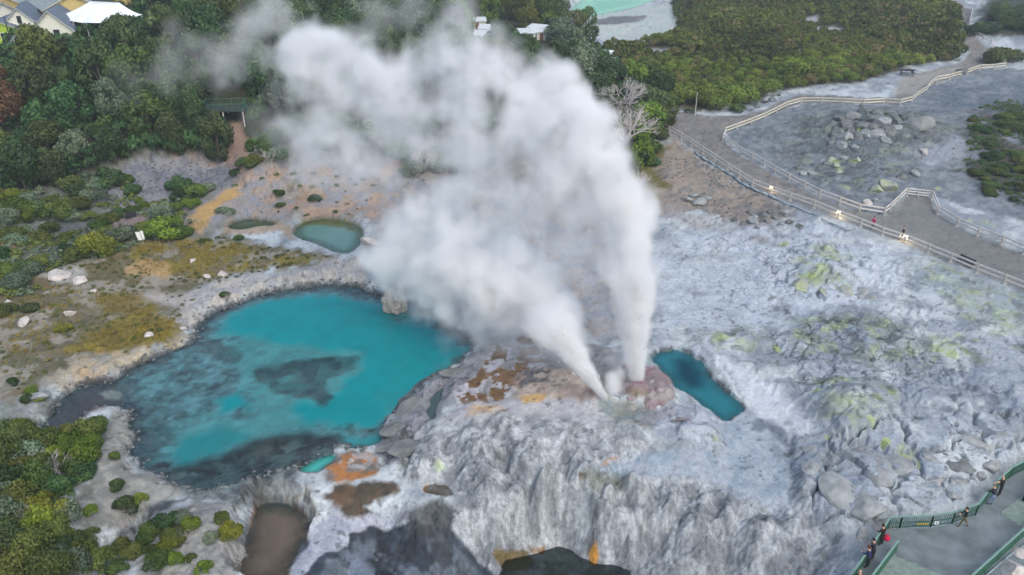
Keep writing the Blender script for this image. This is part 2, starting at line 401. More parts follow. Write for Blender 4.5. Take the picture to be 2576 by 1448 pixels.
def G(u, v):
    """where the line of sight of a bearing meets the ground"""
    dx, dy, dz = ray(u, v)
    t = np.geomspace(28, 900, 1400)
    h = ground_z(dx * t, dy * t); below = CAM_Z + dz * t < h
    k = int(np.argmax(below)) if below.any() else len(t) - 1
    a, b = t[max(k - 1, 0)], t[k]
    for _ in range(18):
        m = .5 * (a + b)
        if CAM_Z + dz * m < ground_z(dx * m, dy * m)[0]: b = m
        else: a = m
    return Vector((float(dx * b), float(dy * b), float(CAM_Z + dz * b)))
def GP(px): return [tuple(G(u, v)[:2]) for u, v in px]
# ------------------------------------------------------------------ helpers: materials, meshes, things
def S(r, g, b, k=1.0):
    f = lambda c: (c / 255) / 12.92 if c < 10.3 else ((c / 255 + .055) / 1.055) ** 2.4
    return np.array([f(r), f(g), f(b)]) * k

def new_mat(name):
    m = bpy.data.materials.new(name); m.use_nodes = True
    nt = m.node_tree; nt.nodes.clear()
    out = nt.nodes.new('ShaderNodeOutputMaterial')
    return m, nt, out

def node(nt, typ, **kw):
    n = nt.nodes.new(typ)
    for k, v in kw.items():
        if k in n.inputs: n.inputs[k].default_value = v
        else: setattr(n, k, v)
    return n

def plain(name, col, rough=.7, var=.25, scale=3.0, bump=.2, bscale=12.0, metallic=0.0, spec=.4):
    """procedural paint, wood, stone ...: colour broken up by two noises, fine bump"""
    m, nt, out = new_mat(name)
    tc = node(nt, 'ShaderNodeTexCoord')
    n1 = node(nt, 'ShaderNodeTexNoise', Scale=scale, Detail=5.0)
    n2_ = node(nt, 'ShaderNodeTexNoise', Scale=bscale, Detail=4.0)
    nt.links.new(tc.outputs['Object'], n1.inputs['Vector']); nt.links.new(tc.outputs['Object'], n2_.inputs['Vector'])
    mp = node(nt, 'ShaderNodeMapRange'); nt.links.new(n1.outputs[0], mp.inputs[0])
    mp.inputs[1].default_value = .3; mp.inputs[2].default_value = .7; mp.inputs[3].default_value = 1 - var; mp.inputs[4].default_value = 1 + var
    mul = node(nt, 'ShaderNodeVectorMath', operation='SCALE')
    mul.inputs[0].default_value = tuple(col)
    nt.links.new(mp.outputs[0], mul.inputs['Scale'])
    p = node(nt, 'ShaderNodeBsdfPrincipled'); p.inputs['Roughness'].default_value = rough; p.inputs['Metallic'].default_value = metallic
    p.inputs['Specular IOR Level'].default_value = spec
    nt.links.new(mul.outputs[0], p.inputs['Base Color'])
    b = node(nt, 'ShaderNodeBump'); b.inputs['Strength'].default_value = bump; b.inputs['Distance'].default_value = .05
    nt.links.new(n2_.outputs[0], b.inputs['Height']); nt.links.new(b.outputs[0], p.inputs['Normal'])
    nt.links.new(p.outputs[0], out.inputs['Surface'])
    return m

def mesh_np(name, co, faces_loops, faces_n, mats=()):
    """mesh from numpy: co (n,3), flat loop vertex indices, vertices per face"""
    me = bpy.data.meshes.new(name)
    co = np.asarray(co, np.float32); fl = np.asarray(faces_loops, np.int32).ravel(); fn = np.asarray(faces_n, np.int32)
    me.vertices.add(len(co)); me.vertices.foreach_set('co', co.ravel())
    me.loops.add(len(fl)); me.loops.foreach_set('vertex_index', fl)
    me.polygons.add(len(fn)); st = np.concatenate([[0], np.cumsum(fn)[:-1]]).astype(np.int32)
    me.polygons.foreach_set('loop_start', st)
    try: me.polygons.foreach_set('loop_total', fn)
    except Exception: pass
    for m in mats: me.materials.append(m)
    me.update(calc_edges=True)
    return me

def link(name, me, parent=None, loc=None, rot=None, scale=None):
    o = bpy.data.objects.new(name, me); COL.objects.link(o)
    if parent is not None: o.parent = parent
    if loc is not None: o.location = loc
    if rot is not None: o.rotation_euler = rot if hasattr(rot, '__len__') else (0, 0, rot)
    if scale is not None: o.scale = scale if hasattr(scale, '__len__') else (scale,) * 3
    return o
def tag(o, label, cat, group=None):
    o['label'] = label; o['category'] = cat
    if group: o['group'] = group
    return o
def thing(name, label, cat, loc=(0, 0, 0), rotz=0.0, group=None):
    o = link(name, None, None, loc, rotz); o.empty_display_size = .3
    return tag(o, label, cat, group)

class MB:
    """collects boxes, bars, tubes and loose polygons; build() links them as one mesh"""
    def __init__(s): s.v = []; s.f = []; s.m = []
    def add(s, vs, fs, mi=0):
        o = len(s.v); s.v += [tuple(p) for p in vs]; s.f += [tuple(i + o for i in f) for f in fs]; s.m += [mi] * len(fs)
    def hexa(s, p, mi=0):
        s.add(p, [(0, 3, 2, 1), (4, 5, 6, 7), (0, 1, 5, 4), (1, 2, 6, 5), (2, 3, 7, 6), (3, 0, 4, 7)], mi)
    def box(s, x0, x1, y0, y1, z0, z1, mi=0):
        s.hexa([(x0, y0, z0), (x1, y0, z0), (x1, y1, z0), (x0, y1, z0), (x0, y0, z1), (x1, y0, z1), (x1, y1, z1), (x0, y1, z1)], mi)
    def bar(s, a, b, w, h=None, mi=0, up=(0, 0, 1)):
        a, b = Vector(a), Vector(b); h = h or w; d = (b - a).normalized(); up = Vector(up)
        if abs(d.dot(up)) > .98: up = Vector((0, 1, 0))
        r = d.cross(up).normalized() * w / 2; t = r.cross(d).normalized() * h / 2
        s.hexa([a - r - t, a + r - t, a + r + t, a - r + t, b - r - t, b + r - t, b + r + t, b - r + t], mi)
    def tube(s, a, b, r0, r1=None, n=6, mi=0, cap=True):
        a, b = Vector(a), Vector(b); r1 = r0 if r1 is None else r1; d = (b - a).normalized()
        x = d.orthogonal().normalized(); y = d.cross(x)
        ring = lambda c, r: [c + (x * math.cos(k * 2 * math.pi / n) + y * math.sin(k * 2 * math.pi / n)) * r for k in range(n)]
        fs = [(k, (k + 1) % n, n + (k + 1) % n, n + k) for k in range(n)]
        if cap: fs += [tuple(range(n))[::-1], tuple(range(n, 2 * n))]
        s.add(ring(a, r0) + ring(b, r1), fs, mi)
    def build(s, name, mats, parent=None, loc=None, rot=None, smooth_=False):
        me = bpy.data.meshes.new(name); me.from_pydata(s.v, [], s.f)
        for m in (mats if isinstance(mats, (list, tuple)) else [mats]): me.materials.append(m)
        if any(s.m): me.polygons.foreach_set('material_index', s.m)
        if smooth_: me.polygons.foreach_set('use_smooth', [True] * len(me.polygons))
        me.update()
        return link(name, me, parent, loc, rot)

# ------------------------------------------------------------------ colours of the ground (what the ground is made of, place by place)
X, Y = GX, GY
N = len(X)
big = fbm(X * .11, Y * .11, 4, 101); mid = fbm(X * .55, Y * .55, 4, 103); fine = fbm(X * 2.4, Y * 2.4, 3, 105); vein = ridge(X * .8, Y * .8, 4, 107)
col = np.empty((N, 3), np.float32); wet = np.zeros(N, np.float32)
t = smooth(.36, .64, big * .5 + mid * .5)[:, None]
col[:] = S(148, 154, 163) * (1 - t) + S(200, 204, 208) * t
col *= (.88 + .24 * fine)[:, None]
col *= (1 - .25 * smooth(.80, .93, vein))[:, None]

def paint(px, c, op=1.0, soft=.6, edge=1.0, pat=None, c2=None, wetv=None, world_poly=None, esc=.9):
    """lay one kind of ground inside an outline; pat=(scale, lo, hi, seed) breaks it into patches; c2 second colour mixed by noise"""
    pl = world_poly or GP(px)
    i = near(X, Y, pl, soft + edge)
    if not len(i): return
    xx, yy = X[i], Y[i]
    s = poly_sdf(xx, yy, pl) + (fbm(xx * esc, yy * esc, 4, 111) - .5) * 2 * edge
    w = smooth(soft, -soft, s) * op
    if pat is not None:
        sc_, lo, hi, sd_ = pat
        w = w * smooth(lo, hi, fbm(xx * sc_, yy * sc_, 4, sd_))
    cc = np.broadcast_to(np.asarray(c, np.float32), (len(i), 3))
    if c2 is not None:
        k = smooth(.35, .65, fbm(xx * 1.1, yy * 1.1, 4, 117))[:, None]
        cc = cc * (1 - k) + np.asarray(c2, np.float32) * k
    cc = cc * (.82 + .36 * fine[i])[:, None]
    col[i] = col[i] * (1 - w[:, None]) + cc * w[:, None]
    if wetv is not None: wet[i] = wet[i] * (1 - w) + wetv * w

def blob(u, v, rpx, c, op=.9, seed=0, sq=1.0):
    g = G(u, v); r = rpx / 22.0 * (math.hypot(g.x, g.y) / 80.0)
    i = np.nonzero((np.abs(X - g.x) < r * 2.2) & (np.abs(Y - g.y) < r * 2.2))[0]
    if not len(i): return
    d = np.hypot(X[i] - g.x, (Y[i] - g.y) * sq) / r
    w = smooth(1.0, .1, d + (fbm(X[i] * 1.6, Y[i] * 1.6, 4, 121 + seed) - .5) * 1.8) * op
    cc = np.asarray(c, np.float32) * (.75 + .5 * fine[i])[:, None]
    col[i] = col[i] * (1 - w[:, None]) + cc * w[:, None]

# broad soils
paint([(-400,370),(640,350),(640,480),(560,600),(330,720),(-400,780)], S(116,114,106), .95, 2, 2, c2=S(134,130,126))
paint([(600,300),(1000,290),(1500,300),(1660,320),(1650,540),(1300,560),(900,560),(560,560),(580,400)], S(148,138,130), .95, 2, 2, c2=S(126,122,118))
# hill and scrub floors
paint([(-400,-60),(1420,-60),(1430,60),(1500,150),(1600,200),(1690,290),(1660,335),(1480,330),(1300,300),(1000,310),(800,330),(700,330),(640,360),(600,385),(470,395),(330,405),(220,440),(120,475),(-400,480)], S(52,58,40), 1, 2, 2.5, c2=S(72,66,48))
paint([(1500,140),(1600,105),(1700,75),(1690,30),(1680,-70),(2330,-70),(2400,40),(2415,120),(2400,150),(2300,165),(2180,205),(2100,212),(1960,225),(1890,262),(1790,283),(1700,275),(1600,200)], S(66,66,40), 1, 1.5, 2, c2=S(84,76,52))
paint([(2455,40),(2500,-40),(2900,-60),(2900,110),(2576,95),(2450,88)], S(48,62,52), 1, 1.5, 2, c2=S(66,70,56))
paint([(1435,45),(1480,40),(1600,20),(1690,5),(1690,30),(1708,70),(1620,105),(1540,110),(1460,70)], S(196,194,192), 1, 1.5, 1.5, c2=S(182,196,190))
paint([(1480,52),(1540,42),(1620,40),(1612,52),(1540,62),(1490,60)], S(105,102,104), .9, 1, 2)
for q in ([(1625,125),(1690,122),(1688,135),(1640,138)], [(2020,48),(2060,40),(2062,55),(2030,60)], [(2050,72),(2122,68),(2120,76),(2060,80)], [(2000,125),(2020,128),(2022,148),(2008,148)]):
    paint(q, S(170,172,178), .9, 1.2, 1.5)
# footpath
PATH_PX = [(1676,330),(1740,372),(1800,412),(1860,452),(1930,488),(2047,524),(2164,571),(2274,612),(2394,660),(2529,715),(2700,790),(2700,690),(2574,640),(2459,596),(2407,573),(2357,541),(2342,502),(2310,480),(2279,494),(2239,535),(2224,545),(2162,536),(2112,518),(2061,498),(1984,460),(1921,424),(1862,392),(1819,356),(1826,337),(1890,313),(1954,285),(2016,260),(2120,262),(2222,262),(2264,266),(2314,242),(2342,216),(2388,201),(2464,176),(2502,150),(2490,125),(2455,95),(2436,70),(2440,45),(2445,25),(2395,5),(2330,-40),(2300,-40),(2340,10),(2400,40),(2418,70),(2418,110),(2440,130),(2420,158),(2330,180),(2280,195),(2260,225),(2250,245),(2180,248),(2100,240),(2010,240),(1960,258),(1930,272),(1870,290),(1790,292),(1700,280),(1672,290)]
paint(PATH_PX, S(142,135,130), 1, .35, .35, c2=S(124,120,118))
PATH_W = GP(PATH_PX)
paint([(2040,520),(2300,500),(2600,640),(2700,760),(2400,655)], S(118,122,122), .55, 1.5, 1.5)
paint([(2265,195),(2420,165),(2390,195),(2300,235),(2240,245)], S(168,162,155), .7, 1, 1)
# fenced loop, stony and darker
paint([(1826,338),(1954,285),(2016,260),(2120,262),(2264,266),(2342,216),(2464,176),(2530,172),(2700,180),(2700,480),(2576,560),(2340,490),(2279,492),(2224,542),(2112,514),(1984,457),(1862,389)], S(104,111,119), .92, .6, .8, c2=S(134,138,145))
paint([(1960,300),(2120,275),(2330,280),(2420,330),(2340,420),(2250,470),(2080,470),(1980,400)], S(78,84,86), .7, 2, 2.5, pat=(.55,.48,.60,237))
paint([(1960,300),(2120,275),(2330,280),(2420,330),(2340,420),(2250,470),(2080,470),(1980,400)], S(150,158,138), .5, 2, 2, pat=(.7,.55,.64,239))
paint([(2020,300),(2100,280),(2290,280),(2340,320),(2300,380),(2150,400),(2050,370)], S(98,106,112), .75, 2, 2.5, pat=(.6,.38,.6,131))
paint([(2330,215),(2576,200),(2700,200),(2700,300),(2480,290),(2360,270)], S(96,110,122), .8, 2, 3, pat=(.35,.35,.6,133))
paint([(2440,280),(2700,250),(2700,560),(2520,480),(2400,430),(2420,340)], S(66,68,54), .92, 2, 3, pat=(.45,.34,.52,135), c2=S(84,76,66))
paint([(2270,375),(2420,350),(2440,390),(2330,420)], S(165,168,178), .7, 1.5, 1.5)
# brown slope left of the path
paint([(1600,520),(1620,470),(1660,380),(1690,345),(1760,392),(1850,450),(1990,525),(1940,590),(1850,560),(1760,530),(1680,545)], S(138,128,120), .95, 1.2, 1.5, c2=S(160,142,128))
paint([(1640,380),(1700,350),(1770,400),(1780,440),(1680,470),(1620,480)], S(160,136,118), .4, 1.2, 1.5, pat=(.8,.45,.62,141))
paint([(1565,430),(1620,410),(1660,360),(1680,370),(1655,430),(1690,470),(1640,480),(1600,470)], S(104,96,44), .9, .8, 1)
paint([(1625,490),(1655,488),(1660,505),(1630,508)], S(112,98,52), .9, .5, .6)
paint([(1600,520),(1700,520),(1850,570),(1980,600),(1900,620),(1700,560)], S(158,150,148), .7, 1.5, 1.5)
paint([(1840,530),(1960,510),(2040,570),(2000,600),(1880,580)], S(96,102,112), .6, 1, 1.5, pat=(.9,.42,.6,143))
# ground behind the steam
paint([(640,440),(720,410),(900,410),(1020,440),(1200,440),(1450,470),(1620,520),(1640,700),(1620,860),(1250,850),(1120,790),(1000,720),(920,640),(930,560),(850,530),(700,545),(560,560),(470,560),(520,500),(580,470)], S(160,150,146), .9, 1.5, 2, c2=S(150,150,158))
paint([(560,500),(600,450),(700,420),(820,430),(960,440),(1000,480),(930,540),(860,545),(760,545),(640,545),(580,530)], S(186,152,126), .75, 1.5, 2, pat=(.5,.38,.6,151), c2=S(178,142,112))
paint([(690,440),(740,450),(770,500),(740,540),(700,520)], S(120,112,80), .6, .8, 1.2, pat=(1,.42,.6,153))
paint([(455,570),(500,520),(560,485),(600,470),(605,485),(560,515),(530,545),(505,585),(480,585)], S(196,156,98), .95, .6, .7)
paint([(560,585),(575,552),(640,545),(700,556),(735,575),(745,605),(720,600),(700,580),(650,590),(600,592)], S(172,146,118), .8, .5, .5)
paint([(940,440),(985,390),(1005,385),(1000,420),(960,450)], S(190,140,105), .8, .8, 1)
# gully rubble and bank on the left
paint([(200,500),(280,440),(330,400),(470,395),(600,390),(610,440),(560,470),(470,500),(400,520),(280,520)], S(122,122,134), .95, 1, 1.5, c2=S(146,142,146))
paint([(430,390),(560,385),(600,400),(560,420),(450,420)], S(160,132,112), .55, 1, 1.2, pat=(.9,.4,.6,155))
paint([(-200,500),(120,480),(280,530),(420,520),(480,560),(480,600),(300,640),(100,680),(-200,690)], S(120,124,120), .9, 1.2, 2, c2=S(96,102,92))
paint([(90,590),(150,560),(240,560),(250,600),(170,615)], S(90,94,96), .8, .8, 1)
paint([(250,580),(280,540),(330,520),(370,545),(330,580)], S(150,128,124), .9, .8, .8)
paint([(-100,590),(60,590),(80,620),(40,650),(-100,650)], S(166,132,112), .8, 1, 1)
paint([(560,370),(580,310),(610,310),(625,380),(615,440),(590,440)], S(150,122,108), .9, .7, .8)
# meadow
MEADOW = [(-200,690),(100,690),(240,640),(330,600),(460,605),(560,600),(700,620),(860,640),(830,655),(700,680),(600,690),(520,720),(470,760),(450,830),(440,870),(330,900),(150,960),(60,1000),(-200,1050)]
paint(MEADOW, S(112,98,70), .92, 1.2, 2, c2=S(98,92,60))
paint(MEADOW, S(160,152,142), .75, 1, 1.5, pat=(.55,.50,.62,161))
paint([(340,610),(520,600),(640,630),(820,645),(640,680),(540,690),(470,700),(360,690),(320,650)], S(118,104,40), .9, 1, 1.2, pat=(.5,.36,.55,163), c2=S(132,116,44))
paint([(160,880),(230,830),(330,780),(380,760),(400,790),(452,812),(445,850),(420,870),(330,880),(230,890)], S(132,116,42), .95, .8, 1, c2=S(112,98,42))
paint([(230,740),(330,735),(370,750),(365,790),(270,790)], S(116,100,48), .85, .8, 1)
paint([(320,675),(370,650),(430,670),(420,700),(330,690)], S(190,155,110), .8, .6, .8)
paint([(550,745),(590,738),(600,745),(570,760)], S(122,92,40), .95, .3, .3)
paint([(110,690),(160,670),(220,680),(200,705),(140,715)], S(176,172,166), .85, .6, .8)
# shores of the blue pool
paint([(360,740),(450,740),(560,700),(700,690),(860,650),(930,650),(930,730),(830,712),(650,745),(540,785),(490,830),(455,810),(460,780)], S(168,164,166), .92, .8, 1.2, c2=S(186,176,168))
paint([(130,980),(190,900),(300,890),(430,870),(470,850),(490,850),(380,908),(300,945),(240,965),(170,985)], S(182,166,142), .9, .6, .8, c2=S(172,164,156))
paint([(200,930),(260,880),(300,900),(260,940)], S(196,160,118), .6, .6, 1, pat=(.8,.42,.6,165))
paint([(-200,1060),(60,1010),(120,980),(150,1015),(90,1085),(40,1130),(-200,1160)], S(150,150,152), .8, .8, 1.2, c2=S(120,122,112))
paint([(250,1070),(290,1030),(325,1040),(330,1080),(345,1110),(330,1160),(355,1190),(410,1200),(475,1235),(430,1260),(370,1290),(300,1330),(200,1330),(170,1280),(230,1200),(250,1130)], S(158,154,148), .95, .5, .7, c2=S(128,126,122))
paint([(330,1340),(420,1290),(480,1260),(570,1255),(600,1330),(618,1370),(600,1470),(330,1470),(350,1400)], S(160,156,152), .95, .5, .7, c2=S(130,128,128))
paint([(375,1270),(430,1258),(480,1245),(470,1260),(420,1290),(350,1330),(300,1370),(230,1420),(190,1400),(270,1360)], S(66,70,76), .95, .4, .5)
paint([(-200,1100),(90,1090),(230,1080),(240,1180),(160,1290),(180,1330),(240,1370),(220,1448),(-200,1500)], S(70,74,56), .9, 1, 1.5, c2=S(104,102,96))
# pool beds
for n, c, c2 in (('blue_pool', S(84,90,98), S(112,120,124)), ('green_pool', S(110,112,58), S(120,118,60)), ('olive_pool', S(72,78,40), S(84,82,40)), ('vent_pool', S(120,150,155), S(96,140,148)), ('small_turquoise_pool', S(120,165,165), S(110,150,150)), ('brown_pool', S(126,100,80), S(104,88,74)), ('dark_stream', S(10,12,10), S(18,22,16)), ('far_lake', S(130,190,160), S(150,195,165)), ('crevice_pool', S(70,84,84), S(60,70,70)), ('amber_puddle', S(120,84,34), S(96,72,40))):
    paint(None, c, 1, .15, .12, c2=c2, wetv=.3, world_poly=WPOLY[n])
paint([(297,952),(225,966),(175,989),(147,1011),(125,1049),(90,1079),(150,1084),(190,1066),(235,1036),(275,1024),(310,1010)], S(104,84,86), 1, .5, .5, c2=S(92,80,86))
paint([(250,990),(265,983),(300,985),(308,995),(300,1007),(262,1003)], S(178,170,166), 1, .15, .2)
# dark mats below the pool
paint([(402,1193),(470,1185),(560,1155),(640,1120),(700,1105),(760,1095),(850,1108),(868,1128),(835,1145),(790,1160),(756,1185),(750,1225),(720,1245),(650,1258),(600,1300),(575,1262),(480,1256),(472,1240),(410,1215)], S(74,78,82), .96, .4, .5, c2=S(118,122,122), wetv=.4)
paint([(470,1240),(560,1190),(640,1150),(700,1150),(640,1200),(580,1235)], S(120,138,140), .6, .4, .8, pat=(.9,.48,.6,171))
paint([(690,1130),(760,1105),(820,1120),(790,1150),(720,1160)], S(150,150,156), .5, .4, .8, pat=(1.4,.5,.62,173))
paint([(640,1270),(660,1240),(740,1225),(800,1240),(790,1300),(760,1280),(700,1260)], S(128,112,80), .8, .4, .5, pat=(1.2,.35,.55,175))
paint([(700,1230),(790,1200),(860,1250),(860,1300),(790,1300),(760,1260)], S(150,152,160), .7, .5, .8, pat=(.9,.4,.58,176))
# orange and brown terraces
paint([(815,1190),(840,1150),(880,1138),(940,1142),(955,1170),(945,1190),(900,1205),(850,1215),(820,1210)], S(176,112,46), .95, .3, .5, c2=S(120,108,100), wetv=.4)
paint([(830,1150),(940,1142),(950,1172),(890,1180),(850,1180)], S(176,170,170), .8, .2, .4, pat=(1.6,.50,.58,177))
paint([(815,1255),(840,1220),(920,1212),(1000,1215),(1005,1235),(960,1260),(920,1275),(945,1300),(870,1308),(850,1280)], S(70,56,38), .97, .25, .4, c2=S(96,70,44), wetv=.5)
paint([(740,1448),(760,1380),(790,1320),(840,1290),(880,1310),(960,1290),(1010,1285),(1030,1260),(1030,1310),(930,1325),(880,1370),(820,1400),(790,1448)], S(178,178,190), .95, .3, .4, c2=S(160,162,178))
# mound: lip by the pool, lacework of brown film, buff and pink sinter round the vents
paint([(945,1140),(965,1085),(1000,1040),(1060,985),(1140,928),(1205,872),(1245,860),(1250,900),(1180,960),(1110,1030),(1065,1090),(1010,1170),(980,1160)], S(122,120,128), .92, .3, .4, c2=S(146,144,152))
paint([(1240,850),(1400,840),(1560,880),(1570,950),(1500,1000),(1350,1000),(1280,1010),(1150,1020),(1140,990),(1200,930)], S(168,162,162), .9, .6, .6, c2=S(140,134,134))
for q in ([(1255,868),(1282,880),(1272,912),(1240,935),(1215,985),(1232,1012),(1148,1012),(1150,985),(1195,955),(1225,900)], [(1302,858),(1352,868),(1368,890),(1360,925),(1310,932),(1302,905)], [(1230,930),(1330,920),(1350,960),(1290,980),(1250,1010),(1230,990)], [(1300,850),(1340,840),(1360,862),(1310,875)]):
    paint(q, S(186,182,190), .95, .25, .8)
    paint(q, S(112,80,44), .97, .06, .55, pat=(1.0,.41,.44,191), esc=1.6, wetv=.5, c2=S(134,100,62))
paint([(1290,960),(1330,935),(1420,925),(1500,960),(1520,1005),(1440,1015),(1380,1005),(1310,1000)], S(200,182,168), .9, .5, .6, c2=S(182,158,146))
paint([(1280,950),(1340,930),(1400,925),(1380,960),(1310,975)], S(92,90,98), .8, .3, .5, pat=(1.4,.46,.55,193))
paint([(1470,960),(1515,975),(1525,1000),(1490,1005)], S(150,110,105), .8, .3, .3)
paint([(1085,1090),(1150,1020),(1250,1012),(1400,1005),(1510,1010),(1530,1060),(1560,1100),(1450,1140),(1300,1130),(1180,1120),(1110,1170),(1050,1160)], S(200,194,196), .95, .6, .8, c2=S(180,176,184))
paint([(1150,1040),(1200,1020),(1270,1020),(1285,1045),(1210,1062),(1165,1060)], S(210,172,128), .8, .4, .5, pat=(.8,.36,.55,195))
paint([(1310,1000),(1370,995),(1360,1012),(1320,1015)], S(206,164,98), .9, .25, .3)
paint([(1510,1005),(1580,1005),(1650,1035),(1660,1070),(1590,1080),(1540,1060),(1515,1030)], S(120,130,130), .9, .3, .4, c2=S(140,136,124), wetv=.5)
paint([(1545,985),(1560,930),(1600,905),(1640,925),(1680,935),(1700,970),(1680,1000),(1640,1010),(1590,1005)], S(150,112,120), .92, .35, .4, c2=S(142,124,124), wetv=.3)
paint([(1565,985),(1600,975),(1640,985),(1645,1008),(1590,1008)], S(140,124,104), .8, .3, .3)
paint([(1640,1060),(1720,1010),(1790,1040),(1815,1090),(1810,1130),(1700,1120),(1650,1090)], S(186,190,200), .9, .4, .6, c2=S(150,156,170))
paint([(1560,1040),(1650,1010),(1700,1000),(1720,1040),(1640,1090)], S(132,132,140), .75, .4, .5, pat=(1.1,.4,.55,197))
# curtains
paint(None, S(132,134,139), .9, .8, .8, c2=S(182,183,187), world_poly=CURTAIN)
i = near(X, Y, CURTAIN, 1)
w = smooth(.5, -1, poly_sdf(X[i], Y[i], CURTAIN))
ang = np.arctan2(X[i] - 10.0, Y[i] - 61.0) + (fbm(X[i] * .6, Y[i] * .6, 3, 41) - .5) * .10; rr = np.hypot(X[i] - 10., Y[i] - 61.)
st = .4 * n2(ang * 32, rr * .5, 7) + .6 * n2(ang * 90, rr * 1.1, 9)
col[i] *= (1 + w * (st - .5) * .25)[:, None]
for q, c in (([(1515,1170),(1530,1155),(1560,1143),(1555,1155),(1530,1172)], S(206,136,52)), ([(1695,1165),(1715,1155),(1745,1143),(1748,1152),(1715,1166)], S(186,112,50)), ([(1455,1190),(1475,1188),(1474,1200),(1458,1200)], S(104,74,44)), ([(1480,1390),(1498,1360),(1508,1400),(1500,1425),(1485,1425)], S(196,136,50)), ([(1062,1232),(1072,1220),(1080,1222),(1066,1240)], S(220,150,50)), ([(1240,1395),(1260,1380),(1330,1395),(1350,1420),(1280,1440)], S(120,100,60)), ([(1330,1380),(1370,1375),(1368,1395),(1340,1398)], S(150,104,44)), ([(1095,1165),(1110,1160),(1118,1175),(1100,1190)], S(196,206,176))):
    paint(q, c, .95, .12, .2)
paint([(1470,1200),(1560,1165),(1600,1190),(1580,1230),(1500,1230)], S(138,142,118), .5, .6, .6)
# slate apron and hollow
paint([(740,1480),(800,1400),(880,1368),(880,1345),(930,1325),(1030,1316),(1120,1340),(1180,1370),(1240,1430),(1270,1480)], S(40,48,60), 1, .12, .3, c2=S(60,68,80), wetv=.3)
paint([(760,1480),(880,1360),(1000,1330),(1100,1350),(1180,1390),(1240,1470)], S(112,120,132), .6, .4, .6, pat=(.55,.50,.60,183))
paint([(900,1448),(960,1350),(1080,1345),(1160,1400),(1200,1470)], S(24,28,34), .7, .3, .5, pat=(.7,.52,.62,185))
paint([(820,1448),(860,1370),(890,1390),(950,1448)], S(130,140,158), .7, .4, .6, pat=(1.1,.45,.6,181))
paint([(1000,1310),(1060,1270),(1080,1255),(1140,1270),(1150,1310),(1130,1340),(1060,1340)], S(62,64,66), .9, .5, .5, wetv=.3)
# grey apron
paint([(1822,1066),(1873,1042),(1910,1050),(1965,1065),(1985,1095),(1975,1140),(1992,1190),(1998,1250),(1960,1300),(1880,1260),(1800,1215),(1680,1210),(1560,1200),(1500,1180),(1580,1140),(1680,1130),(1810,1135)], S(150,162,176), .92, .5, .7, c2=S(166,172,184), wetv=.25)
paint([(1900,1055),(1965,1065),(1985,1095),(1975,1125),(1930,1085),(1895,1080)], S(104,112,126), .85, .3, .4)
paint([(1940,1120),(1985,1130),(1998,1200),(1960,1180)], S(110,118,132), .6, .5, .6, pat=(.9,.4,.55,201))
# white field to the right
paint([(1640,600),(1900,560),(2060,560),(2300,640),(2500,720),(2400,760),(2050,780),(1990,860),(1900,930),(1800,900),(1650,860)], S(196,202,214), .75, 1.5, 2, pat=(.3,.34,.6,203))
paint([(1780,910),(1830,900),(1990,1000),(2050,1080),(1990,1090),(1900,1040),(1850,980)], S(204,208,216), .85, .8, 1)
paint([(2000,780),(2500,780),(2700,900),(2700,1060),(2300,1080),(2040,1060),(1990,900)], S(146,154,170), .6, 1.5, 2, pat=(.4,.4,.62,205))
paint([(2250,640),(2400,670),(2700,790),(2700,900),(2500,800),(2300,720)], S(152,162,166), .6, 1.5, 2)
paint([(2000,1120),(2500,1080),(2576,1130),(2440,1260),(2240,1300),(2060,1300)], S(148,156,174), .6, 1, 1.5, pat=(.35,.36,.6,207))
# dark seepage stains
for u, v, r in ((2065,625,16),(2060,735,14),(2110,745,10),(2130,800,14),(2170,790,14),(2230,830,12),(2010,640,14),(2140,870,18),(2190,920,20),(2450,980,26),(2500,1010,26),(2400,1000,18),(1990,1060,16),(1890,600,12),(1810,780,14),(1870,770,10),(2060,1240,14),(2250,1180,8),(2200,1310,12),(1700,620,10),(1990,720,10),(2350,1140,12)):
    blob(u, v, r, S(84,92,104), .6, u)
# sulphur
for u, v, r, k in ((2060,690,46,0),(2030,700,26,1),(2090,650,22,0),(2080,625,20,1),(1975,612,16,1),(2010,650,18,0),(1815,850,28,1),(1800,845,16,0),(1895,840,14,1),(1955,878,14,1),(2030,885,20,0),(2085,830,26,0),(2110,825,12,1),(2190,845,20,0),(2290,870,22,0),(2390,885,26,1),(2430,885,22,1),(2350,850,20,0),(2120,1000,42,0),(2170,1010,36,0),(2140,1045,30,0),(2210,1000,18,1),(2240,985,14,1),(2190,1050,16,1),(2060,980,12,1),(2110,1040,10,1),(2230,1110,16,1),(2265,1125,20,0),(2290,1140,12,1),(2080,1100,9,1),(1800,1100,14,1),(2430,800,22,0),(2460,770,20,0),(2390,765,16,0),(2130,640,14,0),
   (2100,410,14,1),(2110,425,12,0),(2150,405,12,1),(2160,455,16,0),(2080,460,14,0),(2230,470,20,1),(2200,480,16,0),(2280,320,16,0),(2160,325,14,1),(2480,560,14,0),(2500,570,16,0),(2440,555,12,0),(2130,470,20,0),(2430,430,14,0),(2360,475,10,1)):
    blob(u, v, r, S(166,180,132) if k == 0 else S(172,188,92), .6 if k == 0 else .7, u)
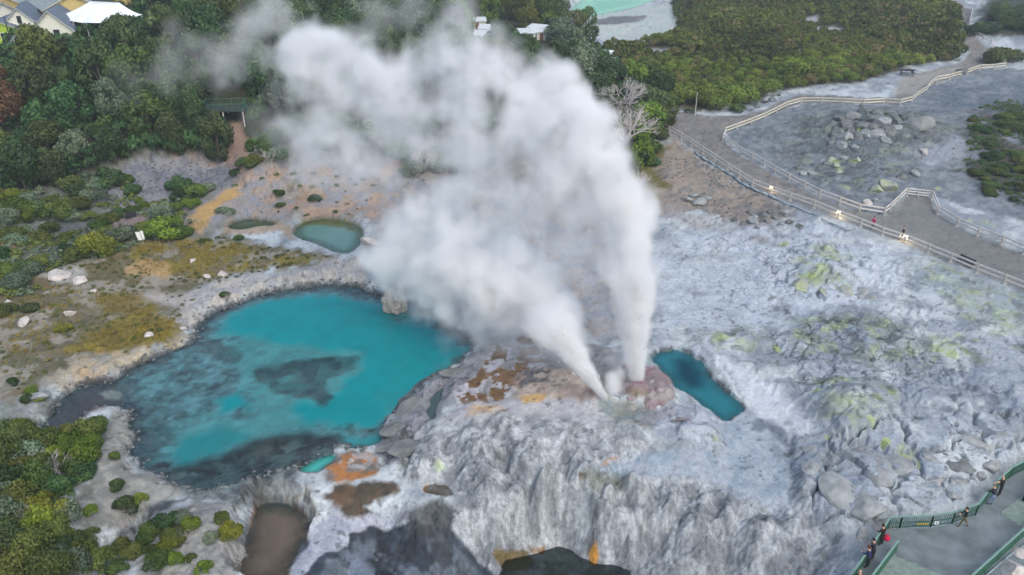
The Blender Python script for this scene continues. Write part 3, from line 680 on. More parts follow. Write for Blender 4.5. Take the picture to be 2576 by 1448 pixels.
for q in ([(2000,800),(2120,790),(2300,820),(2470,850),(2480,900),(2300,920),(2080,900),(1980,870)], [(2050,960),(2150,950),(2250,970),(2240,1050),(2150,1070),(2070,1040)], [(1770,830),(1860,820),(1920,850),(1900,880),(1800,880)], [(1990,660),(2080,610),(2150,660),(2140,720),(2010,740)], [(2330,640),(2600,760),(2600,900),(2450,820),(2330,700)]):
    paint(q, S(152,162,142), .4, 1.0, 1.5, pat=(.5,.42,.58,219))
    paint(q, S(170,184,110), .38, .8, 1.2, pat=(.9,.56,.64,223))
    paint(q, S(92,100,104), .6, .8, 1.2, pat=(.8,.55,.66,227))
# wet dark rims round the water
for n, k_ in (('blue_pool', .75), ('vent_pool', .8), ('green_pool', .35), ('brown_pool', .6), ('olive_pool', .4), ('small_turquoise_pool', .5)):
    pl_ = WPOLY[n]; i = near(X, Y, pl_, 1.5); s_ = poly_sdf(X[i], Y[i], pl_) + (fbm(X[i] * 1.3, Y[i] * 1.3, 3, 71) - .5) * (1.1 if n == 'blue_pool' else (.7 if n in ('brown_pool', 'vent_pool') else .3))
    w = (smooth(.42, .10, s_) * smooth(-.9, -.2, s_) * k_ * smooth(.3, .55, fbm(X[i] * .9, Y[i] * .9, 3, 229)))[:, None]
    col[i] = col[i] * (1 - w) + S(62,64,68).astype(np.float32) * w
# soot-dark scatter of pits
pit = smooth(.70, .78, fbm(X * 1.9, Y * 1.9, 3, 211)) * smooth(.45, .62, fbm(X * .16, Y * .16, 3, 213))
col *= (1 - .5 * pit)[:, None]
i = (X > -60) & (X < 60)
# dark cracks between plates, only where the crust is broken
crk = np.zeros(N, np.float32)
for pl_, k_ in [(q_[0], .9) for q_ in PLATES] + [(CURTAIN, .25), (GP([(1640,600),(2060,560),(2500,720),(2600,1040),(2000,1090),(1700,860)]), .45), (GP([(1830,340),(2264,268),(2600,190),(2600,480),(2279,490),(2100,512)]), .35), (GP([(1000,1000),(1300,870),(1560,880),(1820,1100),(1500,1200),(1050,1170)]), .4)]:
    j = near(X, Y, pl_, 1); crk[j] = np.maximum(crk[j], k_ * smooth(.8, -.8, poly_sdf(X[j], Y[j], pl_)))
crk *= smooth(.40, .58, fbm(X * .22, Y * .22, 3, 217))
col *= np.array([.838, .882, .87], np.float32)
np.clip(col, .008, .85, out=col)

# ------------------------------------------------------------------ ground sheet
idx = np.arange(NR * NCOL).reshape(NR, NCOL)
quads = np.stack([idx[:-1, :-1], idx[:-1, 1:], idx[1:, 1:], idx[1:, :-1]], -1).reshape(-1, 4)
m, nt, out = new_mat('sinter_ground')
at = node(nt, 'ShaderNodeAttribute', attribute_name='tint'); aw = node(nt, 'ShaderNodeAttribute', attribute_name='wet')
geo = node(nt, 'ShaderNodeNewGeometry')
na = node(nt, 'ShaderNodeTexNoise', Scale=3.2, Detail=8.0, Roughness=.62); nb = node(nt, 'ShaderNodeTexNoise', Scale=14.0, Detail=5.0)
vo = node(nt, 'ShaderNodeTexVoronoi', Scale=2.2, feature='DISTANCE_TO_EDGE')
nw = node(nt, 'ShaderNodeTexNoise', Scale=1.3, Detail=4.0)
vm = node(nt, 'ShaderNodeVectorMath', operation='ADD')
for q in (na, nb, nw): nt.links.new(geo.outputs['Position'], q.inputs['Vector'])
nt.links.new(geo.outputs['Position'], vm.inputs[0]); nt.links.new(nw.outputs['Color'], vm.inputs[1]); nt.links.new(vm.outputs[0], vo.inputs['Vector'])
mr = node(nt, 'ShaderNodeMapRange'); nt.links.new(na.outputs[0], mr.inputs[0])
for k, v in zip((1, 2, 3, 4), (.3, .7, .84, 1.13)): mr.inputs[k].default_value = v
mv = node(nt, 'ShaderNodeMapRange'); nt.links.new(vo.outputs['Distance'], mv.inputs[0])
for k, v in zip((1, 2, 3, 4), (0., .05, .86, 1.0)): mv.inputs[k].default_value = v
mm = node(nt, 'ShaderNodeMath', operation='MULTIPLY'); nt.links.new(mr.outputs[0], mm.inputs[0]); nt.links.new(mv.outputs[0], mm.inputs[1])
ac_ = node(nt, 'ShaderNodeAttribute', attribute_name='crack')
nq = node(nt, 'ShaderNodeTexNoise', Scale=.55, Detail=6.0, Roughness=.6); nt.links.new(geo.outputs['Position'], nq.inputs['Vector'])
vq = node(nt, 'ShaderNodeVectorMath', operation='MULTIPLY_ADD'); nt.links.new(nq.outputs['Color'], vq.inputs[0]); vq.inputs[1].default_value = (3.4, 3.4, 0); nt.links.new(geo.outputs['Position'], vq.inputs[2])
vf = node(nt, 'ShaderNodeVectorMath', operation='MULTIPLY'); nt.links.new(vq.outputs[0], vf.inputs[0]); vf.inputs[1].default_value = (1, 1, .2)
cr = None
for scl, wid in ((.33, .035), (.95, .05)):
    v3 = node(nt, 'ShaderNodeTexVoronoi', Scale=scl, feature='DISTANCE_TO_EDGE'); nt.links.new(vf.outputs[0], v3.inputs['Vector'])
    q3 = node(nt, 'ShaderNodeMapRange', interpolation_type='SMOOTHSTEP'); nt.links.new(v3.outputs['Distance'], q3.inputs[0])
    for k, v in zip((1, 2, 3, 4), (.0, wid, .30 if scl < .5 else .55, 1.0)): q3.inputs[k].default_value = v
    if cr is None: cr = q3.outputs[0]
    else:
        m3 = node(nt, 'ShaderNodeMath', operation='MULTIPLY'); nt.links.new(cr, m3.inputs[0]); nt.links.new(q3.outputs[0], m3.inputs[1]); cr = m3.outputs[0]
mc = node(nt, 'ShaderNodeMix', data_type='FLOAT'); nt.links.new(ac_.outputs['Fac'], mc.inputs[0]); mc.inputs[2].default_value = 1.0; nt.links.new(cr, mc.inputs[3])
mm2 = node(nt, 'ShaderNodeMath', operation='MULTIPLY'); nt.links.new(mm.outputs[0], mm2.inputs[0]); nt.links.new(mc.outputs[0], mm2.inputs[1]); mm = mm2
# pits and hair-fine veins of the crust
pn_ = node(nt, 'ShaderNodeTexNoise', Scale=6.5, Detail=3.0, Roughness=.6); nt.links.new(geo.outputs['Position'], pn_.inputs['Vector'])
pr_ = node(nt, 'ShaderNodeMapRange', interpolation_type='SMOOTHSTEP'); nt.links.new(pn_.outputs[0], pr_.inputs[0])
for k, v in zip((1, 2, 3, 4), (.60, .68, 1.0, .52)): pr_.inputs[k].default_value = v
vn_ = node(nt, 'ShaderNodeTexNoise', Scale=1.7, Detail=7.0, Roughness=.62); nt.links.new(vq.outputs[0], vn_.inputs['Vector'])
va_ = node(nt, 'ShaderNodeMath', operation='SUBTRACT'); nt.links.new(vn_.outputs[0], va_.inputs[0]); va_.inputs[1].default_value = .5
vb_ = node(nt, 'ShaderNodeMath', operation='ABSOLUTE'); nt.links.new(va_.outputs[0], vb_.inputs[0])
vr_ = node(nt, 'ShaderNodeMapRange', interpolation_type='SMOOTHSTEP'); nt.links.new(vb_.outputs[0], vr_.inputs[0])
for k, v in zip((1, 2, 3, 4), (.0, .022, .68, 1.0)): vr_.inputs[k].default_value = v
pm_ = node(nt, 'ShaderNodeMath', operation='MULTIPLY'); nt.links.new(pr_.outputs[0], pm_.inputs[0]); nt.links.new(vr_.outputs[0], pm_.inputs[1])
pg_ = node(nt, 'ShaderNodeTexNoise', Scale=.16, Detail=3.0); nt.links.new(geo.outputs['Position'], pg_.inputs['Vector'])
ph_ = node(nt, 'ShaderNodeMapRange'); nt.links.new(pg_.outputs[0], ph_.inputs[0]); ph_.inputs[1].default_value = .40; ph_.inputs[2].default_value = .58
px_ = node(nt, 'ShaderNodeMix', data_type='FLOAT'); nt.links.new(ph_.outputs[0], px_.inputs[0]); px_.inputs[2].default_value = 1.0; nt.links.new(pm_.outputs[0], px_.inputs[3])
mm3 = node(nt, 'ShaderNodeMath', operation='MULTIPLY'); nt.links.new(mm.outputs[0], mm3.inputs[0]); nt.links.new(px_.outputs[0], mm3.inputs[1]); mm = mm3
vs = node(nt, 'ShaderNodeVectorMath', operation='SCALE'); nt.links.new(at.outputs['Color'], vs.inputs[0]); nt.links.new(mm.outputs[0], vs.inputs['Scale'])
# mineral drip streaks on steep flowstone faces
dm_ = node(nt, 'ShaderNodeVectorMath', operation='MULTIPLY'); nt.links.new(geo.outputs['Position'], dm_.inputs[0]); dm_.inputs[1].default_value = (3.4, 3.4, .7)
dn_ = node(nt, 'ShaderNodeTexNoise', Scale=1.0, Detail=6.0, Roughness=.65); nt.links.new(dm_.outputs[0], dn_.inputs['Vector'])
dr_ = node(nt, 'ShaderNodeMapRange'); nt.links.new(dn_.outputs[0], dr_.inputs[0])
for k, v in zip((1, 2, 3, 4), (.36, .64, .66, 1.22)): dr_.inputs[k].default_value = v
sx_ = node(nt, 'ShaderNodeSeparateXYZ'); nt.links.new(geo.outputs['Normal'], sx_.inputs[0])
sm2 = node(nt, 'ShaderNodeMapRange'); nt.links.new(sx_.outputs['Z'], sm2.inputs[0])
for k, v in zip((1, 2, 3, 4), (.93, .70, .0, 1.0)): sm2.inputs[k].default_value = v
dx_ = node(nt, 'ShaderNodeMix', data_type='FLOAT'); nt.links.new(sm2.outputs[0], dx_.inputs[0]); dx_.inputs[2].default_value = 1.0; nt.links.new(dr_.outputs[0], dx_.inputs[3])
v2_ = node(nt, 'ShaderNodeVectorMath', operation='SCALE'); nt.links.new(vs.outputs[0], v2_.inputs[0]); nt.links.new(dx_.outputs[0], v2_.inputs['Scale']); vs = v2_
pr = node(nt, 'ShaderNodeBsdfPrincipled'); nt.links.new(vs.outputs[0], pr.inputs['Base Color'])
mw = node(nt, 'ShaderNodeMapRange'); nt.links.new(aw.outputs['Fac'], mw.inputs[0]); mw.inputs[3].default_value = .9; mw.inputs[4].default_value = .25
nt.links.new(mw.outputs[0], pr.inputs['Roughness']); pr.inputs['Specular IOR Level'].default_value = .35
ba = node(nt, 'ShaderNodeMath', operation='MULTIPLY_ADD'); nt.links.new(nb.outputs[0], ba.inputs[0]); ba.inputs[1].default_value = .35; nt.links.new(na.outputs[0], ba.inputs[2])
bu = node(nt, 'ShaderNodeBump'); bu.inputs['Strength'].default_value = .5; bu.inputs['Distance'].default_value = .10
bc = node(nt, 'ShaderNodeMath', operation='MULTIPLY_ADD'); nt.links.new(mc.outputs[0], bc.inputs[0]); bc.inputs[1].default_value = 1.6; nt.links.new(ba.outputs[0], bc.inputs[2])
nt.links.new(bc.outputs[0], bu.inputs['Height']); nt.links.new(bu.outputs[0], pr.inputs['Normal'])
nt.links.new(pr.outputs[0], out.inputs['Surface'])
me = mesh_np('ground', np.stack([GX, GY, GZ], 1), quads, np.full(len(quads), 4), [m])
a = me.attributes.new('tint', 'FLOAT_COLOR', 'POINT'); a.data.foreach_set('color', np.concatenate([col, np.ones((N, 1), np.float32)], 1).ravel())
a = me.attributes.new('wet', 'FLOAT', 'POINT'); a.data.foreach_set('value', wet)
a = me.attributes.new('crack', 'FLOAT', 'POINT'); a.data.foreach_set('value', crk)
me.polygons.foreach_set('use_smooth', np.ones(len(quads), bool))
ground = link('ground', me); ground['kind'] = 'structure'

# ------------------------------------------------------------------ water sheets
def water_mat():
    m, nt, out = new_mat('milky_water')
    ac = node(nt, 'ShaderNodeAttribute', attribute_name='tint'); am = node(nt, 'ShaderNodeAttribute', attribute_name='murk')
    geo = node(nt, 'ShaderNodeNewGeometry')
    nz = node(nt, 'ShaderNodeTexNoise', Scale=2.5, Detail=4.0); nt.links.new(geo.outputs['Position'], nz.inputs['Vector'])
    bu = node(nt, 'ShaderNodeBump'); bu.inputs['Strength'].default_value = .06; bu.inputs['Distance'].default_value = .05; nt.links.new(nz.outputs[0], bu.inputs['Height'])
    tr = node(nt, 'ShaderNodeBsdfTransparent'); tr.inputs[0].default_value = (.82, .93, .93, 1)
    df = node(nt, 'ShaderNodeBsdfDiffuse'); nt.links.new(ac.outputs['Color'], df.inputs['Color'])
    gl = node(nt, 'ShaderNodeBsdfGlossy'); gl.inputs['Roughness'].default_value = .07; nt.links.new(bu.outputs[0], gl.inputs['Normal'])
    fr = node(nt, 'ShaderNodeFresnel'); fr.inputs['IOR'].default_value = 1.33; nt.links.new(bu.outputs[0], fr.inputs['Normal'])
    m1 = node(nt, 'ShaderNodeMixShader'); nt.links.new(am.outputs['Fac'], m1.inputs[0]); nt.links.new(tr.outputs[0], m1.inputs[1]); nt.links.new(df.outputs[0], m1.inputs[2])
    m2 = node(nt, 'ShaderNodeMixShader'); nt.links.new(fr.outputs[0], m2.inputs[0]); nt.links.new(m1.outputs[0], m2.inputs[1]); nt.links.new(gl.outputs[0], m2.inputs[2])
    nt.links.new(m2.outputs[0], out.inputs['Surface'])
    return m
MWATER = water_mat()
def zone(xx, yy, px, lv, soft, edge, seed=0):
    return smooth(soft, -soft, poly_sdf(xx, yy, wpoly(px, lv)) + (fbm(xx * .8, yy * .8, 4, 221 + seed) - .5) * 2 * edge)
def water(name, step):
    pl = WPOLY[name]; lv = [w_[2] for w_ in WATER if w_[0] == name][0]
    xs = np.arange(min(p[0] for p in pl) - 1, max(p[0] for p in pl) + 1, step); ys = np.arange(min(p[1] for p in pl) - 1, max(p[1] for p in pl) + 1, step)
    gx, gy = np.meshgrid(xs, ys); gx = gx.astype(np.float32); gy = gy.astype(np.float32)
    s = poly_sdf(gx, gy, pl); keep = s < .5
    k4 = keep[:-1, :-1] & keep[1:, :-1] & keep[:-1, 1:] & keep[1:, 1:]
    ii = np.arange(gx.size).reshape(gx.shape)
    q = np.stack([ii[:-1, :-1], ii[:-1, 1:], ii[1:, 1:], ii[1:, :-1]], -1)[k4]
    used = np.unique(q); rem = np.zeros(gx.size, int); rem[used] = np.arange(len(used))
    xx, yy = gx.ravel()[used], gy.ravel()[used]; s = s.ravel()[used]
    nz = fbm(xx * .9, yy * .9, 5, 231); n_big = fbm(xx * .25, yy * .25, 3, 233)
    if name == 'blue_pool':
        mk = .42 * smooth(-.1, 2.5, -s) + ((nz - .5) * 1.0 + (fbm(xx * 2.4, yy * 2.4, 4, 235) - .5) * .9) * smooth(0, 1, -s)
        c = np.broadcast_to(S(92, 140, 146), (len(xx), 3)).copy()
        def mix(z_, cc, mm_):
            nonlocal mk, c
            c = c * (1 - z_[:, None]) + cc * z_[:, None]; mk = mk * (1 - z_) + mm_ * z_
        mid_ = zone(xx, yy, [(560,840),(640,790),(760,760),(960,770),(1080,810),(1180,880),(1090,950),(970,1080),(800,1090),(620,1110),(460,1180),(400,1160),(420,1080),(520,1040),(620,1050),(640,1000),(560,900)], 0, 1.6, 1.6)
        mix(mid_ * .75, S(70, 152, 152), .72)
        for q_ in ([(545,812),(600,782),(700,750),(830,742),(950,772),(1000,815),(1080,822),(1140,862),(1165,888),(1100,940),(1060,972),(1010,1020),(970,1068),(930,1078),(840,1072),(760,1065),(727,1035),(760,1008),(830,1008),(865,955),(905,930),(905,890),(800,878),(700,866),(640,846),(560,842)],
                   [(540,1005),(600,988),(638,1002),(632,1028),(560,1038)], [(862,1098),(955,1094),(945,1124),(866,1124)]):
            mix(zone(xx, yy, q_, 0, .9, .7), S(0, 130, 135), .95)
        mix(zone(xx, yy, [(415,1155),(445,1105),(500,1085),(580,1072),(618,1088),(630,1104),(555,1138),(470,1172)], 0, .8, .7) * .85, S(14, 126, 130), .85)
        for q_, k in (([(625,932),(660,916),(720,913),(800,903),(895,898),(892,928),(860,942),(822,955),(826,985),(842,1004),(820,1024),(760,1002),(692,996),(682,976),(632,956)], .93), ([(515,850),(560,858),(612,886),(592,914),(550,906),(505,878)], .75), ([(845,1078),(885,1070),(890,1085),(860,1090)], .8), ([(345,1085),(400,1060),(440,1080),(400,1140),(350,1150)], .7), ([(310,950),(335,960),(330,1030),(300,1010)], .8)):
            z_ = zone(xx, yy, q_, 0, .35, .7, 5) * k * (.55 + .45 * smooth(.35, .6, nz)); mk = mk * (1 - z_) + .06 * z_
        z_ = zone(xx, yy, [(692,955),(735,940),(750,946),(715,970)], 0, .2, .3); mk = np.maximum(mk, z_ * .45)
        inlet = zone(xx, yy, [(300,945),(225,960),(140,1010),(80,1090),(190,1075),(250,1040),(320,1035)], 0, .8, .4); mk = mk * (1 - inlet) + .05 * inlet
        fl = zone(xx, yy, [(395,1190),(560,1148),(640,1108),(760,1088),(850,1100),(880,1140),(760,1200),(480,1260)], 0, .8, .6); mk = mk * (1 - fl) + .10 * fl * smooth(.4, .7, nz)
        c = c * (.86 + .28 * nz)[:, None]
    elif name == 'vent_pool':
        mk = .55 + .45 * smooth(0, 1.2, -s); c = np.broadcast_to(S(34, 108, 118), (len(xx), 3)).copy()
        z_ = zone(xx, yy, [(1690,905),(1720,898),(1750,915),(1772,945),(1765,975),(1735,978),(1705,955)], .72, .9, .25)[:, None]
        c = c * (1 - z_) + S(6, 56, 72) * z_
    elif name == 'green_pool':
        mk = .35 + .6 * smooth(.1, 1.8, -s); c = np.broadcast_to(S(104, 142, 132), (len(xx), 3)).copy()
        z_ = zone(xx, yy, [(740,575),(765,556),(850,550),(918,573),(912,606),(890,585),(850,572),(800,566)], 1.55, .5, .7)[:, None]
        c = c * (1 - z_ * .9) + S(98, 100, 50) * z_ * .9
    elif name == 'olive_pool':
        mk = .5 + .4 * smooth(0, 1, -s); c = np.broadcast_to(S(76, 90, 68), (len(xx), 3)).copy()
    elif name == 'far_lake':
        mk = .7 + .3 * smooth(0, 4, -s); c = S(120, 196, 160) * (1 - smooth(1, 9, -s)[:, None]) + S(76, 178, 142) * smooth(1, 9, -s)[:, None]
    elif name == 'small_turquoise_pool':
        mk = .5 + .5 * smooth(0, .8, -s); c = np.broadcast_to(S(70, 165, 158), (len(xx), 3)).copy()
    elif name == 'brown_pool':
        mk = .62 * smooth(0, 1.6, -s) + .05; c = S(62, 88, 82) * smooth(44.2, 46.2, yy + .5 * xx * 0)[:, None] + S(112, 99, 86) * (1 - smooth(44.2, 46.2, yy)[:, None]); c = c * (.6 + .7 * nz)[:, None]
    elif name == 'dark_stream':
        mk = np.full(len(xx), .55); c = np.broadcast_to(S(12, 16, 14), (len(xx), 3)).copy()
    elif name == 'crevice_pool':
        mk = np.full(len(xx), .6); c = np.broadcast_to(S(70, 96, 98), (len(xx), 3)).copy()
    else:
        mk = np.full(len(xx), .3); c = np.broadcast_to(S(110, 76, 34), (len(xx), 3)).copy()
    me = mesh_np(name, np.stack([xx, yy, np.full(len(xx), lv)], 1), rem[q], np.full(len(q), 4), [MWATER])
    a = me.attributes.new('tint', 'FLOAT_COLOR', 'POINT'); a.data.foreach_set('color', np.concatenate([c, np.ones((len(xx), 1))], 1).astype(np.float32).ravel())
    a = me.attributes.new('murk', 'FLOAT', 'POINT'); a.data.foreach_set('value', np.clip(mk, 0, 1).astype(np.float32))
    o = link(name, me); o['kind'] = 'structure'
for n, px, lv, dm in WATER: water(n, .18 if n not in ('far_lake', 'blue_pool') else (.8 if n == 'far_lake' else .22))
# ------------------------------------------------------------------ steam: a density grid, shaped puff by puff along the two jets and the drift
VENT_L, VENT_R = G(1524, 1003), G(1602, 957)
YJ = VENT_R.y
def ydrift(u, v):                                             # the breeze carries the steam to the left and slightly away
    return YJ + max(0, 1600 - u) * .020 + max(0, 700 - v) * .004
PUFFS = [  # u, v, radius (px), strength
 # right jet
 (1585,900,30,.25),(1580,850,36,.35),(1580,800,44,.5),(1585,755,48,.8),(1590,715,52,1.1),(1596,675,54,1.6),(1597,635,56,1.9),(1588,595,60,2.0),(1578,555,62,2.0),(1566,515,66,1.9),(1552,475,72,1.8),(1535,435,76,1.7),
 (1562,400,42,1.3),(1560,360,38,1.1),(1505,405,84,1.6),(1480,360,86,1.6),(1500,320,60,1.3),(1440,310,88,1.6),(1430,250,72,1.6),(1400,205,70,1.5),(1425,180,42,1.3),(1350,180,62,1.3),(1385,270,90,1.5),(1330,250,86,1.3),(1330,330,100,1.2),(1280,200,80,1.1),
 (1400,430,100,.8),(1330,480,80,.35),(1450,520,80,.5),(1530,600,60,.8),(1500,640,60,.3),
 # upper drift
 (1230,170,80,0.72),(1180,150,70,0.68),(1130,130,60,0.61),(1140,80,46,0.40),(1090,110,60,0.38),(1160,40,46,0.25),(1262,85,34,0.40),(1250,120,50,0.43),(1290,140,56,0.50),
 (1040,180,80,0.48),(980,200,90,0.51),(930,170,80,0.51),(880,150,76,0.61),(820,130,70,0.77),(770,120,54,0.83),(735,125,44,0.70),(745,165,50,0.70),(800,190,76,0.64),(860,240,80,0.45),(950,260,90,0.45),(1060,260,90,0.32),(1150,240,90,0.43),(1200,300,100,0.50),
 (760,230,60,0.29),(830,300,80,0.26),(780,350,80,0.27),(860,370,90,0.32),(930,400,80,0.32),(735,320,60,0.24),(690,340,50,0.16),(1000,330,90,0.22),(1100,350,90,0.25),(1200,400,110,0.36),(900,440,70,0.22),(800,420,70,0.25),
 (640,60,70,0.22),(600,110,80,0.20),(560,160,80,0.16),(510,170,60,0.12),(660,140,60,0.16),(690,60,60,0.12),(1040,20,60,0.12),(960,60,60,0.10),(350,210,60,0.07),(250,180,60,0.06),(650,300,40,0.04),
 (480,120,70,0.10),(430,190,60,0.08),(700,250,50,0.14),(660,20,70,0.16),
 # left jet
 (1480,930,24,.4),(1462,890,30,.8),(1444,850,38,1.2),(1424,822,42,1.6),(1400,795,46,2.4),(1372,770,54,2.2),(1340,745,62,2.1),(1305,720,70,2.0),(1270,695,76,1.9),
 (1290,640,60,1.6),(1250,650,80,1.6),(1230,740,74,2.0),(1180,730,72,2.0),(1140,760,56,1.6),(1190,780,54,1.5),(1250,790,56,1.4),(1080,720,66,1.5),(1030,720,56,1.2),(1290,780,50,1.4),(1320,810,46,.7),(1200,680,88,1.9),(1130,690,84,1.8),(1080,660,78,1.7),(1020,680,66,1.5),(985,700,56,1.3),(1000,640,70,1.4),(960,660,50,1.1),(1060,600,78,1.2),(1130,610,84,1.3),(1180,570,70,1.1),(1110,540,76,1.1),(1140,490,56,1.05),(1160,460,40,.9),(1050,540,66,.8),(1000,580,60,.7),(975,590,50,.6),
 (1240,530,80,.4),(1300,570,80,.25),(1380,620,90,.2),(1430,700,80,.16),(1480,780,60,.16),(1530,820,50,.22),(1550,900,36,.30),(1350,690,70,.5),(1150,840,60,.16),(1230,850,70,.20),(1340,870,70,.22),(1420,910,50,.25),
 # puffs at the foot of the vents
 (1548,955,24,1.4),(1562,942,20,1.3),(1540,975,20,1.3),(1555,975,18,1.1),(1535,990,14,1.3),
 # fumaroles
 (2130,1010,40,.05),(1800,870,50,.06),(1050,770,40,.25),(1090,790,36,.22),(2410,400,36,.05),
]
VS = .31
lo = np.array([-44., YJ - 7.5, -1.0]); nx, ny, nz_ = 204, 116, 128
def steam_grid():
    ax = [(lo[k] + VS * np.arange(n)).astype(np.float32) for k, n in enumerate((nx, ny, nz_))]
    D = np.zeros((nz_, ny, nx), np.float32)
    gx, gy, gz = ax[0][None, None, :], ax[1][None, :, None], ax[2][:, None, None]
    # warp the puffs so that they billow
    full = np.broadcast_arrays(gx, gy, gz)
    fx, fy, fz = (q.ravel() for q in full)
    w1 = (fbm3(fx * .22, fy * .22, fz * .22, 3, 1) - .5).reshape(D.shape) * 4.2
    w2 = (fbm3(fx * .22, fy * .22, fz * .22, 3, 11) - .5).reshape(D.shape) * 4.2
    w3 = (fbm3(fx * .22, fy * .22, fz * .22, 3, 21) - .5).reshape(D.shape) * 4.2
    b1 = 1 - np.abs(2 * fbm3(fx * .34, fy * .34, fz * .34, 2, 31) - 1) ** .8
    b2 = 1 - np.abs(2 * fbm3(fx * .85, fy * .85, fz * .85, 2, 37) - 1) ** .8
    bil = (.5 * fbm3(fx * .5, fy * .5, fz * .5, 4, 33, .6) + .32 * b1 + .18 * b2).reshape(D.shape)
    bil = np.clip((bil - bil.mean()) / (bil.std() * 4.2) + .5, 0, 1)
    rs = np.random.default_rng(5)
    for u, v, rp, stg in PUFFS:
        if v > 900 and u < 1700 and rp < 40: y = YJ if u > 1570 else (VENT_L.y + (VENT_R.y - VENT_L.y) * .2)
        else: y = ydrift(u, v)
        if u > 1700: y = G(u, v).y - .5
        y += rs.normal(0, .05) * rp / 10
        c = at_depth(u, v, y)
        r = rp * float(np.hypot(c[1], CAM_Z - c[2])) / FOC
        m_ = r * 1.3 + 2.2
        sl = [slice(max(0, int((c[k] - m_ - lo[k]) / VS)), max(0, int((c[k] + m_ - lo[k]) / VS) + 2)) for k in range(3)]
        if any(s_.stop <= s_.start for s_ in sl): continue
        q = (sl[2], sl[1], sl[0])
        ws = min(1.0, (r / 3.2)) ** 1.2                          # thin jets are not warped
        dd = np.sqrt((gx[:, :, sl[0]] + w1[q] * ws - c[0]) ** 2 + ((gy[:, sl[1]] + w2[q] * ws - c[1]) * .9) ** 2 + (gz[sl[2]] + w3[q] * ws - c[2]) ** 2) / r
        dd = dd / 1.22 if r > 1.4 else dd
        if r > 1.6: stg = stg * (.64 if stg > .9 else .82)
        f = np.clip(1.08 - dd, 0, 1)
        er = .85 if r > 1.6 else .15
        f = np.clip(f * 1.9 - (1 - bil[q]) * er, 0, 1)
        D[q] = np.maximum(D[q], f ** 1.25 * stg) + f * stg * .12
    D *= (.25 + 1.3 * bil ** 1.3)
    # nothing below the ground
    zg = ground_z(full[0][0].ravel(), full[1][0].ravel()).reshape(ny, nx)
    D *= smooth(-.1, .35, gz - zg[None])
    for ax_ in range(3):                                          # fade at the faces of the grid
        n = D.shape[ax_]; e = np.clip(np.minimum(np.arange(n), n - 1 - np.arange(n)) / 6., 0, 1)
        sh = [1, 1, 1]; sh[ax_] = n; D *= e.reshape(sh)
    return D
SD = steam_grid()
SD[SD < .004] = 0

m_steam, nt, out = new_mat('steam')
pv = node(nt, 'ShaderNodeVolumePrincipled'); pv.inputs['Color'].default_value = (.994, .995, .997, 1); pv.inputs['Density'].default_value = 1.0; pv.inputs['Anisotropy'].default_value = .0
nt.links.new(pv.outputs[0], out.inputs['Volume'])
def volume_object(name, D, lo, vs, parent=None):
    """a fog volume whose voxels are the array D (z, y, x)"""
    nz, ny, nx = D.shape
    me = bpy.data.meshes.new(name)
    fz, fy, fx = np.meshgrid(lo[2] + vs * np.arange(nz), lo[1] + vs * np.arange(ny), lo[0] + vs * np.arange(nx), indexing='ij')
    me.vertices.add(D.size); me.vertices.foreach_set('co', np.stack([fx.ravel(), fy.ravel(), fz.ravel()], 1).astype(np.float32).ravel())
    a = me.attributes.new('dens', 'FLOAT', 'POINT'); a.data.foreach_set('value', D.ravel().astype(np.float32))
    ng = bpy.data.node_groups.new(name + '_volume', 'GeometryNodeTree')
    ng.interface.new_socket('Geometry', in_out='INPUT', socket_type='NodeSocketGeometry'); ng.interface.new_socket('Geometry', in_out='OUTPUT', socket_type='NodeSocketGeometry')
    NN, LL = ng.nodes, ng.links
    gi, go = NN.new('NodeGroupInput'), NN.new('NodeGroupOutput')
    vc = NN.new('GeometryNodeVolumeCube')
    vc.inputs['Min'].default_value = lo; vc.inputs['Max'].default_value = lo + vs * np.array([nx - 1, ny - 1, nz - 1])
    for k, n in zip('XYZ', (nx, ny, nz)): vc.inputs['Resolution ' + k].default_value = n
    prev = NN.new('GeometryNodeInputPosition').outputs[0]
    for op, val in (('SUBTRACT', tuple(lo)), ('MULTIPLY', (1 / vs,) * 3), ('ADD', (.5,) * 3), ('FLOOR', None), ('DOT_PRODUCT', (1, nx, nx * ny))):
        q = NN.new('ShaderNodeVectorMath'); q.operation = op; LL.new(prev, q.inputs[0])
        if val is not None: q.inputs[1].default_value = val
        prev = q.outputs['Value'] if op == 'DOT_PRODUCT' else q.outputs[0]
    fi = NN.new('FunctionNodeFloatToInt'); LL.new(prev, fi.inputs[0])
    si = NN.new('GeometryNodeSampleIndex'); si.data_type = 'FLOAT'; si.domain = 'POINT'
    na_ = NN.new('GeometryNodeInputNamedAttribute'); na_.data_type = 'FLOAT'; na_.inputs['Name'].default_value = 'dens'
    LL.new(gi.outputs[0], si.inputs['Geometry']); LL.new(na_.outputs[0], si.inputs['Value']); LL.new(fi.outputs[0], si.inputs['Index']); LL.new(si.outputs[0], vc.inputs['Density'])
    sm_ = NN.new('GeometryNodeSetMaterial'); sm_.inputs['Material'].default_value = m_steam
    LL.new(vc.outputs[0], sm_.inputs[0]); LL.new(sm_.outputs[0], go.inputs[0])
    o = link(name, me, parent)
    o.modifiers.new('density grid', 'NODES').node_group = ng
    return o
steam = volume_object('steam', SD, lo, VS); steam['kind'] = 'stuff'
steam['label'] = 'billowing white steam drifting left from the two geyser jets'

